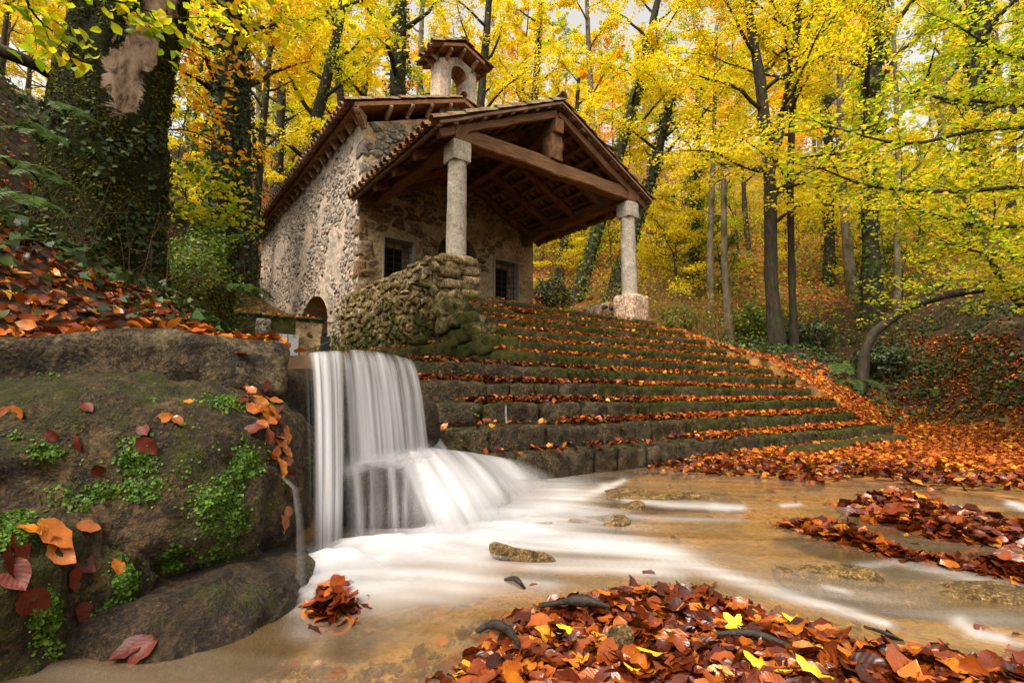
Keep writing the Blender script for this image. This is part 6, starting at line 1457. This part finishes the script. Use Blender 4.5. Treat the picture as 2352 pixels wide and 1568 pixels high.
# low bough arching over the right bank
r=np.random.default_rng(77)
P=[at(1972,835,11.6),at(1992,790,11.6),at(2040,738,11.6),at(2100,700,11.5),at(2200,672,11.4),at(2352,655,11.2),at(2520,640,11)]
P[0][2]=gz(P[0][0],P[0][1])-.1
mb=MB(); tube(mb,P,np.array([.13,.11,.10,.095,.085,.07,.05]),9,True,.2,4,4)
Q=[at(2050,730,11.6),at(2110,690,11.9),at(2180,640,12.2),at(2262,575,12.6),at(2352,520,13)]; tube(mb,Q,np.array([.08,.075,.07,.06,.04]),8,True,.2,5,4)
for a,b in (((2225,668),(2290,600)),((2240,668),(2300,620)),((2330,655),(2352,700))): tube(mb,[at(*a,11.35),at((a[0]+b[0])/2+8,(a[1]+b[1])/2,11.3),at(*b,11.3)],[.035,.025,.012],6,False,0,0,3)
cr=Crown()
for k in range(26): p=np.array(P[3+k%4])+r.normal(size=3)*.2; cr.spray(curve_branch(p,r.normal(size=3)*np.array([1,1,.5])+np.array([0,0,.3]),1.2,r,.2,4),45,.2,.09,r)
t=thing('fallen_tree','dark forked trunk arching low over the right bank towards the right edge','tree',None,P[0]); mb.build('trunk',M['bark'],t,True); link('crown',cr.mesh('crown',LEAF_M,M['lf_g'],r),t)
P=[at(2420,760,9.5),at(2352,705,9.5),at(2300,640,9.6),at(2262,560,9.8),at(2225,470,10),at(2165,400,10.2)]; mb=MB(); tube(mb,P,np.array([.075,.065,.06,.05,.04,.025]),8,True,.2,7,4)
cr=Crown()
for k in range(30): p=np.array(P[2+k%4])+r.normal(size=3)*.15; cr.spray(curve_branch(p,r.normal(size=3)*np.array([1,1,.3]),1.4,r,.1,4),55,.22,.085,r)
t=thing('leaning_sapling','dark thin trunk leaning left out of the right edge above the arching trunk','tree',None,P[0]); mb.build('trunk',M['bark'],t,True); link('crown',cr.mesh('crown',LEAF_M,M['lf_y'],r),t)
# near beech outside the right edge whose layered boughs hang into the picture
tb=at(2620,960,8.6); tb[2]=gz(tb[0],tb[1])-.2; tp=np.array([tb,at(2610,600,8.6),at(2590,200,8.6),at(2560,-300,8.6)]); mb=MB(); tube(mb,tp,[.2,.17,.15,.1],10,True,.15,3,4); cr=Crown(); r=np.random.default_rng(88)
for pts in ([(2600,380),(2420,300),(2250,300),(2080,330),(1900,290)],[(2600,480),(2400,430),(2200,440),(2010,430),(1880,385)],[(2600,560),(2420,520),(2260,520),(2100,480)],[(2600,640),(2450,600),(2300,590),(2180,560)],[(2600,330),(2400,250),(2200,230),(2060,210)],[(2600,250),(2450,160),(2300,120),(2200,60)],[(2600,700),(2470,680),(2360,660)]):
    n=len(pts); b=np.array([at(x,y,8.6-.35*i+r.normal()*.1) for i,(x,y) in enumerate(pts)]); tube(mb,b,np.linspace(.05,.010,n),6,False,0,0,4); bb,_=resample(b,np.ones(n),16)
    for i in range(3,16):
        for s_ in range(3):
            d=unit(bb[min(i+1,15)]-bb[i-1])*.7+r.normal(size=3)*np.array([.8,.8,.18]); sp=curve_branch(bb[i],d,r.uniform(.6,1.2),r,.05,4,.04); tube(mb,sp,np.linspace(.008,.003,4),3,False); cr.spray(sp,26,.15,.085,r,.4)
t=thing('beech_tree','near beech outside the right edge whose layered yellow green boughs reach into view','tree',None,tb); mb.build('trunk',M['bark'],t,True); link('crown',cr.mesh('crown',LEAF_M,M['lf_g'],r),t)
# the great old tree on the left bank
L1=[(215,735,330),(222,640,270),(236,520,236),(248,400,236),(252,280,228),(266,180,216),(292,70,206),(312,0,196),(352,-140,180),(400,-320,150)]
TD=4.9; n=90; pts=np.array([at(x,y,TD+.12*i/9) for i,(x,y,_) in enumerate(L1)]); rad=np.array([w_*TD/F_PX/2*.97 for *_,w_ in L1]); pts,rad=resample(pts,rad,n)
seg=96; ang=np.arange(seg)*2*math.pi/seg; V=np.zeros((n,seg,3))
for i in range(n):
    d=unit(pts[min(i+1,n-1)]-pts[max(i-1,0)]); u,v,_=frame_of(d); V[i]=pts[i]+rad[i]*(np.cos(ang)[:,None]*u+np.sin(ang)[:,None]*v)
hh=np.linspace(0,1,n)[:,None]
rel=1+.10*fbm(np.stack([np.broadcast_to(np.cos(ang)*1.2,(n,seg)),np.broadcast_to(np.sin(ang)*1.2,(n,seg)),np.broadcast_to(hh*2.2,(n,seg))],-1),3)
rel+= (.16*np.cos(ang*4+1.0)[None,:]+.10*np.cos(ang*7)[None,:])*np.exp(-hh*7)
V=pts[:,None,:]+(V-pts[:,None,:])*rel[...,None]; V=V+ (V-pts[:,None,:])/rad[:,None,None]*(fbm(V*np.array([7,7,3.0]),4)*.022+fbm(V*24,3)*.007)[...,None]
kn=at(362,378,4.6); dk=np.linalg.norm(V-kn,axis=-1); V=V+(RT*.11)*np.exp(-(dk/.16)**2)[...,None]
base=np.arange(n-1)[:,None]*seg; k=np.arange(seg)[None,:]; F=np.stack([base+k,base+(k+1)%seg,base+seg+(k+1)%seg,base+seg+k],-1).reshape(-1,4)
big=thing('old_tree','huge leaning old tree on the left bank, mossy with a bare pale bark patch','tree',None,pts[0]); me=mesh_np('trunk',V.reshape(-1,3),F,M['big_trunk'])
qx,qy=photo_px(V.reshape(-1,3)); facing=1.0
bare=np.maximum.reduce([np.exp(-(((qx-a)/b)**2+((qy-c)/d)**2)**1.4) for a,b,c,d in ((284,60,178,92),(322,58,90,85),(362,54,-10,95))])*1.25-.1; nearside=((V.reshape(-1,3)-np.repeat(pts,seg,0))@FW)<.12
set_attr(me,'bare',np.where(nearside,bare,0)-.12); trunk_o=link('trunk',me,big)
r=np.random.default_rng(5); cr=Crown(); mb=MB(); top=pts[-1]
for b in range(16):
    g=b*2.4; d=np.array([math.cos(g),math.sin(g),.35]); bp=curve_branch(top+np.array([0,0,.4*(b%5)-1.0]),d,4.2,r,.3,7); tube(mb,bp,np.linspace(.12,.02,7),6,False)
    for s_ in range(6): cr.spray(curve_branch(bp[1+s_],r.normal(size=3)*np.array([1,1,.4]),1.8,r,.1,4),70,.35,.13,r)
mb.build('bough',M['bark'],big,True); link('crown',cr.mesh('crown',LEAF_S,M['lf_y'],r),big)  # unseen boughs and crown overhead, added to shade the left bank
def scatter_on(V,F,n,mask,r):
    C=V[F].mean(1); A=V[F[:,1]]-V[F[:,0]]; B=V[F[:,-1]]-V[F[:,0]]; N=np.cross(A,B); ar=np.linalg.norm(N,axis=1); N/=ar[:,None]+1e-12; w_=ar*mask(C,N); i=r.choice(len(F),n,p=w_/w_.sum()); a=r.random((n,2))
    return V[F[i,0]]+A[i]*a[:,:1]+B[i]*a[:,1:],N[i]
TV=V.reshape(-1,3); r=np.random.default_rng(6)
p,N=scatter_on(TV,F,900,lambda C,N:np.clip(fbm(C*1.6,3)+.05,0,1)*(photo_px(C)[1]>230),r); o=link('ivy',leaves_mesh('ivy',p+N*.03,rots(len(p),.4,r,N),.058*r.uniform(.5,1.2,len(p)),LEAF_IVY,M['ivy'],r,False),big); o['kind']='stuff'
bv=np.where(nearside,bare,0); bF=bv[F].mean(1)
p,N=scatter_on(TV,F,26000,lambda C,N:(bF<.35)*np.clip(.5+fbm(C*3,3),.05,1),r); dn=N*.8+np.array([0,0,-.5]); o=link('moss',leaves_mesh('moss',p+N*.008,rots(len(p),.6,r,N),.030*r.uniform(.5,1.3,len(p)),LEAF_S,M['mossf'],r,False),big); o['kind']='stuff'
# ------------------------------------------------------------------ undergrowth
r=np.random.default_rng(1234)
def bush(name,label,c,rx,rz,n,mat,size,group=None,temps=None):
    t=thing(name,label,'shrub',group,c); mb=MB(); cr=Crown()
    for k in range(9):
        d=r.normal(size=3)*np.array([1,1,.5])+np.array([0,0,.9]); bp=curve_branch(np.array(c)+np.array([0,0,-.1]),d,rz*1.3,r,.2,5); tube(mb,bp,np.linspace(.025,.006,5),4,False)
    q=r.normal(size=(n,3)); q/=np.linalg.norm(q,axis=1)[:,None]; rad=r.uniform(.45,1.0,n)**.5*(.72+.5*fbm(q*1.7+r.uniform(0,9),3)); pos=np.array(c)+np.array([0,0,rz*.75])+q*rad[:,None]*np.array([rx,rx,rz]); N=q+r.normal(size=(n,3))*.5+np.array([0,0,.5]); N/=np.linalg.norm(N,axis=1)[:,None]
    mb.build('stems',M['twig'],t,True); link('foliage',leaves_mesh('foliage',pos,rots(n,.3,r,N),size*r.uniform(.6,1.2,n),temps or LEAF_S,M[mat],r),t); return t
def gpt(x,y,dep): p=at(x,y,dep); p[2]=gz(p[0],p[1]); return p
for x,dep,rx,rz,n,mat,lb in [(470,7.6,.8,.8,2600,'holly','dark glossy shrub just behind the mossy block'),(455,11.5,1.1,1.2,3600,'holly','dark evergreen shrub left of the chapel wall'),(420,9.5,1.1,1.4,3200,'lf_d','green shrub right of the old tree'),(505,19,1.3,1.6,3600,'holly','dark shrub on the slope beyond the far corner of the chapel'),(430,13,1.2,1.4,3200,'lf_d','yellow green shrub above the mossy block'),(395,6.6,.5,.6,1500,'lf_d','leafy shrub touching the right side of the old trunk'),
    (1270,19,1.0,.9,2600,'holly','dark green shrub seen below the porch at its left'),(1560,15.5,.8,.6,1800,'lf_d','low green shrub behind the right end of the top step'),(1730,17,1.0,.7,2200,'lf_d','low green shrub between the dead trunk and the forked beech'),(1860,15,.9,.6,1800,'holly','low dark shrub right of the slim straight beech'),(2030,13.6,.9,.6,2000,'holly','dark shrub at the foot of the arching trunk')]:
    bush('shrub',lb,gpt(x,880,dep),rx,rz,n,mat,.085 if dep<12 else .11)
# ivy sheets
def ivy_patch(label,lo,hi,n,ok,size=.085,mat='ivy'):
    q=r.uniform(lo,hi,(n*2,2)); z=ground(q[:,0],q[:,1]); k=ok(q[:,0],q[:,1],z)&(r.random(len(q))<np.clip(.5+1.0*fbm2(q[:,0],q[:,1],1.0,3,2.2),.03,1)); q=q[k][:n]
    return scatter('ivy_cover',label,q,0,size*r.uniform(.6,1.3,len(q)),LEAF_IVY,mat,r,.55,.03,True,thick=.14)
ivy_patch('dark ivy covering the steep bank at the right edge',(7.5,-8.5),(16,2),17000,lambda x,y,z:(z>.12)&(z<3.8)&(x>9.0+.15*(y+6)))
ivy_patch('dark ivy creeping over the left bank below the old tree',(-8,-8.8),(-.9,2),9000,lambda x,y,z:(z>1.05)&(z<6)&(poly_sd(x,y,WATER)>.25),.075)
ivy_patch('dark ivy and seedlings matted behind the dam around the old tree',(-6,-8.6),(-1.4,-2.4),9000,lambda x,y,z:(z>.97)&(z<4),.055)
ivy_patch('ivy and bramble on the slope left of the chapel',(-9,0),(-.2,22),9000,lambda x,y,z:(z>2.6)&((y<9)|(x<-1.2)),.11,'holly')
ivy_patch('green ground ivy among the trees on the right hillside',(7.5,-3),(24,16),7000,lambda x,y,z:(z>1.6),.10,'lf_d')
# ferns
def fern(label,base,n,L,lean,group=None):
    t=thing('fern',label,'fern',group,base); 
    for k in range(n):
        a=lean+r.uniform(-1.3,1.3) if lean is not None else r.uniform(0,6.28); d=np.array([math.cos(a),math.sin(a),.9]); l=L*r.uniform(.7,1.1); m=9; pts=[np.array(base)]; dd=unit(d)
        for i in range(m): dd=unit(dd+np.array([0,0,-.20])); pts.append(pts[-1]+dd*l/m)
        pts=np.array(pts); mb=MB(); tube(mb,pts,np.linspace(.006,.002,len(pts)),3,False); V=[];F=[]
        for s_ in np.linspace(.10,.99,22):
            ii=s_*m; i=min(int(ii),m-1); p=pts[i]*(1-(ii-i))+pts[i+1]*(ii-i); tn=unit(pts[i+1]-pts[i]); sd_=unit(np.cross(tn,[0,0,1.0])); w_=l*.20*math.sin(math.pi*min(1,s_*.8+.12))**.8
            for sg in (-1,1):
                tip=p+sd_*sg*w_+tn*w_*.35+np.array([0,0,-w_*.15]); b=len(V); tip=tip+np.array([0,0,r.normal()*.008]); V+=[p-tn*l*.007,p+tn*l*.007,tip,(p+tip)/2-tn*l*.012+np.array([0,0,.006])]; F+=[(b,b+1,b+2),(b,b+2,b+3)]
        mb.add(V,[np.array(F)]); mb.build('frond',M['fern'],t,True)
    return t
for (x,y,dep,n,L,lb) in [(1915,828,12.3,6,.9,'upper fern spreading over the crest of the leafy ramp'),(1948,868,11.8,6,.9,'lower fern drooping into the gully beside the leafy ramp'),(2130,810,12.6,5,.8,'fern half hidden in the ivy of the right bank'),(560,668,5.6,6,.45,'fern sprouting behind the top of the mossy block'),(470,735,4.4,4,.35,'small fern at the foot of the mossy block')]:
    p=gpt(x,y,dep); 
    if x in (560,470): p=at(x,y,dep)
    fern(lb,p,n,L,None)
for (x,y,dep,L,lb) in [(30,300,3.9,.38,'uppermost fern hanging on the bank at the left edge'),(95,330,4.0,.34,'fern hanging left of the old trunk at mid height'),(150,270,4.1,.32,'fern touching the old trunk near its bare patch'),(30,390,3.7,.34,'fern at the left edge below the uppermost one'),(90,420,3.8,.42,'low fern left of the old trunk'),(60,480,3.6,.4,'lowest fern at the left edge')]:
    fern(lb,at(x,y,dep),5,L,-1.2)
# brush: dry stems
def brush(label,pts,lmin,lmax,mat,rad=.006,lean=.45):
    mb=MB()
    for p in pts:
        l=r.uniform(lmin,lmax); d=np.array([r.normal()*lean,r.normal()*lean,1.0]); b=curve_branch(np.array(p),d,l,r,.0,4,.12,.25); tube(mb,b,np.linspace(rad,rad*.35,4),3,False)
        for _ in range(3):
            q=b[1+int(r.integers(0,3))]; c=curve_branch(q,r.normal(size=3)+np.array([0,0,.5]),l*.4,r,.0,3,.1,.3); tube(mb,c,np.linspace(rad*.6,rad*.25,3),3,False)
    return tag(mb.build('dry_brush',M[mat],None,True),label,kind='stuff')
def gsample(n,xr,dr):
    out=[]
    while len(out)<n:
        p=at(r.uniform(*xr),880,r.uniform(*dr)); z=gz(p[0],p[1])
        if -.6<p[0]<7 and p[1]<14: continue
        out.append((p[0],p[1],z))
    return out
brush('dry brown brush right of the porch',gsample(330,(1480,1680),(14,19)),.7,1.7,'twig_y',.006)
brush('dry brown brush over the right bank',gsample(520,(1880,2420),(13,20)),.6,1.8,'twig',.006)
brush('dry stems on the slope seen under the porch',gsample(200,(1230,1480),(17,25)),.7,1.6,'twig_y',.008)
brush('yellow brown grassy brush over the right hillside',gsample(520,(1480,2350),(18,34)),.7,1.9,'twig_y',.009)
brush('dry stems and brambles left of the chapel',gsample(220,(380,520),(8,22)),.6,1.7,'twig',.006)
brush('bare tangled twigs on the left bank',gsample(220,(-60,420),(3.4,8)),.4,1.1,'twig',.004)
# near leaf sprays hanging in at the upper left
def spray_px(name,label,pts,dep,mat,n,size,wid,bark='bark'):
    b=np.array([at(x,y,dep+.1*i) for i,(x,y) in enumerate(pts)]); mb=MB(); tube(mb,b,np.linspace(.012,.003,len(b)),5,False,0,0,4); cr=Crown(); bb,_=resample(b,np.ones(len(b)),12); cr.spray(bb,n,wid,size,r,.6)
    for i in range(3,12,2): sp=curve_branch(bb[i],unit(b[-1]-b[0])+r.normal(size=3)*.5,.4,r,0,4); tube(mb,sp,np.linspace(.005,.002,4),3,False); cr.spray(sp,n//4,wid*.7,size,r,.6)
    t=thing(name,label,'branch',None,b[0]); mb.build('twig',M[bark],t,True); link('leaves',cr.mesh('leaves',LEAF_M,M[mat],r),t)
spray_px('leafy_branch','thin branch with big yellow green leaves at the top left corner',[(40,-60),(70,20),(105,60),(150,90)],3.4,'lf_g',34,.095,.12)
spray_px('leafy_branch','branch of green leaves across the top of the old trunk',[(150,-60),(230,-10),(310,15),(385,40)],3.2,'lf_g',40,.085,.08)
spray_px('leafy_branch','branch of orange leaves right of the old trunk near the top',[(330,120),(420,110),(480,140),(545,160)],5.6,'lf_o',60,.085,.14)
spray_px('leafy_branch','upper of two orange leaved twigs beside the old trunk',[(360,210),(420,195),(470,230),(520,290)],6.0,'lf_o',50,.085,.14)
spray_px('leafy_branch','long twig of orange leaves over the green shrubs right of the old trunk',[(350,300),(430,300),(500,330),(570,370)],6.2,'lf_o',50,.08,.15)
spray_px('leafy_branch','bright green spray right of the old trunk at mid height',[(360,400),(430,410),(490,430),(540,470)],6.0,'lf_g',110,.075,.2)
spray_px('leafy_branch','green spray low on the right of the old trunk',[(355,460),(420,480),(480,500),(530,500)],5.8,'lf_g',90,.075,.18)
mb=MB(); tube(mb,[at(-60,95,4.4),at(60,140,4.6),at(150,190,4.9),at(215,225,5.1)],[.06,.055,.05,.04],8,True,.2,3,4); tag(mb.build('fallen_branch',M['bark'],None,True),'dead branch lying across the bank left of the old tree','branch')
# liverwort and moss on the boulders
def rock_px_mask(patches):
    def f(C,N):
        x,y=photo_px(C); m=0*x
        for cx_,cy_,a,b in patches: m=np.maximum(m,np.exp(-(((x-cx_)/a)**2+((y-cy_)/b)**2)**1.3))
        n_=fbm(C*8,4); return np.clip(m*1.1+n_*.9-.40,0,1)**1.5+.03*m*((N*(CAM-C)).sum(1)>0)
    return f
def liver(o,n,patches,label):
    me=o.data; V=np.array([v.co for v in me.vertices]); F=np.array([p_.vertices for p_ in me.polygons]); p,N=scatter_on(V,F,n,rock_px_mask(patches),r)
    q=link('liverwort',leaves_mesh('liverwort',p+N*r.uniform(.001,.007,n)[:,None],rots(n,.38,r,N),.0078*r.lognormal(0,.35,n),LEAF_LIV,M['liver'],r,False),o); q['kind']='stuff'
liver(boulder,30000,[(500,1190,80,160),(440,1130,50,60),(560,1070,60,50),(300,1060,60,40),(120,1040,60,30),(330,1130,50,30),(240,1130,40,30),(520,930,40,20),(400,1300,40,60),(180,1150,80,20)],'')
liver(b2,7000,[(30,1200,60,60),(100,1420,40,80)],''); liver(b3,12000,[(280,1330,50,60),(250,1450,70,110)],'')
# hanging moss on the step fronts and on the rubble wall
P=[];N=[]
for i in range(11):
    n=3400; x=r.uniform(STEP_L[i],STEP_R[i],n); z=STEP_Z[i]-.21*r.random(n)**1.2; m=fbm2(x,z*3,1.6,3,i*1.9)+.30*smooth01((x-2.5)/3.5)+(.22 if i<7 else -.02)-.25*(x<1.5)*(i>5); k=r.random(n)<np.clip(m*1.6,0,1)
    k=k&(r.random(n)<.6); P.append(np.stack([x,np.full(n,STEP_Y[i]-.028)+r.normal(size=n)*.008+(-.035*(x-3)*(i==10)),z],-1)[k])
P=np.concatenate(P); Nn=np.tile([0,-1.0,.25],(len(P),1)); o=link('moss',leaves_mesh('moss',P,rots(len(P),.6,r,Nn),.034*r.uniform(.5,1.3,len(P)),LEAF_S,M['mossf'],r,False),stairs); o['kind']='stuff'
gb=bpy.data.objects['mossy_block'].data; V=np.array([v.co for v in gb.vertices]); F=np.array([p_.vertices for p_ in gb.polygons]); p,N=scatter_on(V,F,6000,lambda C,N:np.clip(.5+fbm(C*4,2),.1,1),r); o=link('moss',leaves_mesh('moss',p+N*.01,rots(len(p),.6,r,N),.035*r.uniform(.5,1.3,len(p)),LEAF_S,M['mossf'],r,False),bpy.data.objects['mossy_block']); o['kind']='stuff'
# a pot plant behind the left grille
p0=np.array([1.62,YF+.26,3.50]); n=160; q=r.normal(size=(n,3))*np.array([.11,.05,.07])+p0+np.array([0,0,.10])
o=thing('window_plant','small leafy plant on the sill behind the left window grille','plant',None,p0); link('foliage',leaves_mesh('foliage',q,rots(n,.7,r),.05*r.uniform(.6,1.2,n),LEAF_S,M['lf_d'],r),o)
mb=MB(); tube(mb,[p0-np.array([0,0,.01]),p0+np.array([0,0,.07])],[.05,.06],10); mb.build('pot',M['brick'],o,True)

# low leafy undergrowth between the trunks
def understory(label,xr,dr,n,mat,size,hmax):
    px=r.uniform(*xr,n); dep=dr[0]+(dr[1]-dr[0])*r.random(n)**.9; P=np.array([at(a,880,b)[:2] for a,b in zip(px,dep)]); k=fbm2(P[:,0],P[:,1],.42,3,5.5)+.35*fbm2(P[:,0],P[:,1],1.4,2); ok=(r.random(n)<np.clip(.35+1.3*k,.02,1))&~((P[:,0]>-1)&(P[:,0]<6.8)&(P[:,1]<14.3)); P=P[ok]; k=k[ok]; m=len(P)
    z=ground(P[:,0],P[:,1])+r.random(m)**1.6*hmax*np.clip(.5+k,.15,1.3); dd=np.hypot(P[:,0]-CAM[0],P[:,1]-CAM[1]); pos=np.stack([P[:,0],P[:,1],z+.03],-1)
    o=link('undergrowth',leaves_mesh('undergrowth',pos,rots(m,.5,r),size*r.uniform(.6,1.3,m)*np.clip(dd/16,.8,2.2),LEAF_S,M[mat],r)); tag(o,label,kind='stuff')
understory('low yellow green undergrowth between the trunks on the right hillside',(1450,2500),(14.5,45),42000,'lf_g',.085,1.7)
understory('low yellow undergrowth higher on the hillside',(500,2500),(28,75),30000,'lf_y',.09,3.0)
understory('low green undergrowth left of the chapel',(330,520),(9,30),14000,'lf_d',.075,1.5)
understory('low undergrowth glimpsed beneath the porch roof',(1225,1490),(17.5,36),9000,'lf_g',.08,1.4)
bpy.context.view_layer.update()
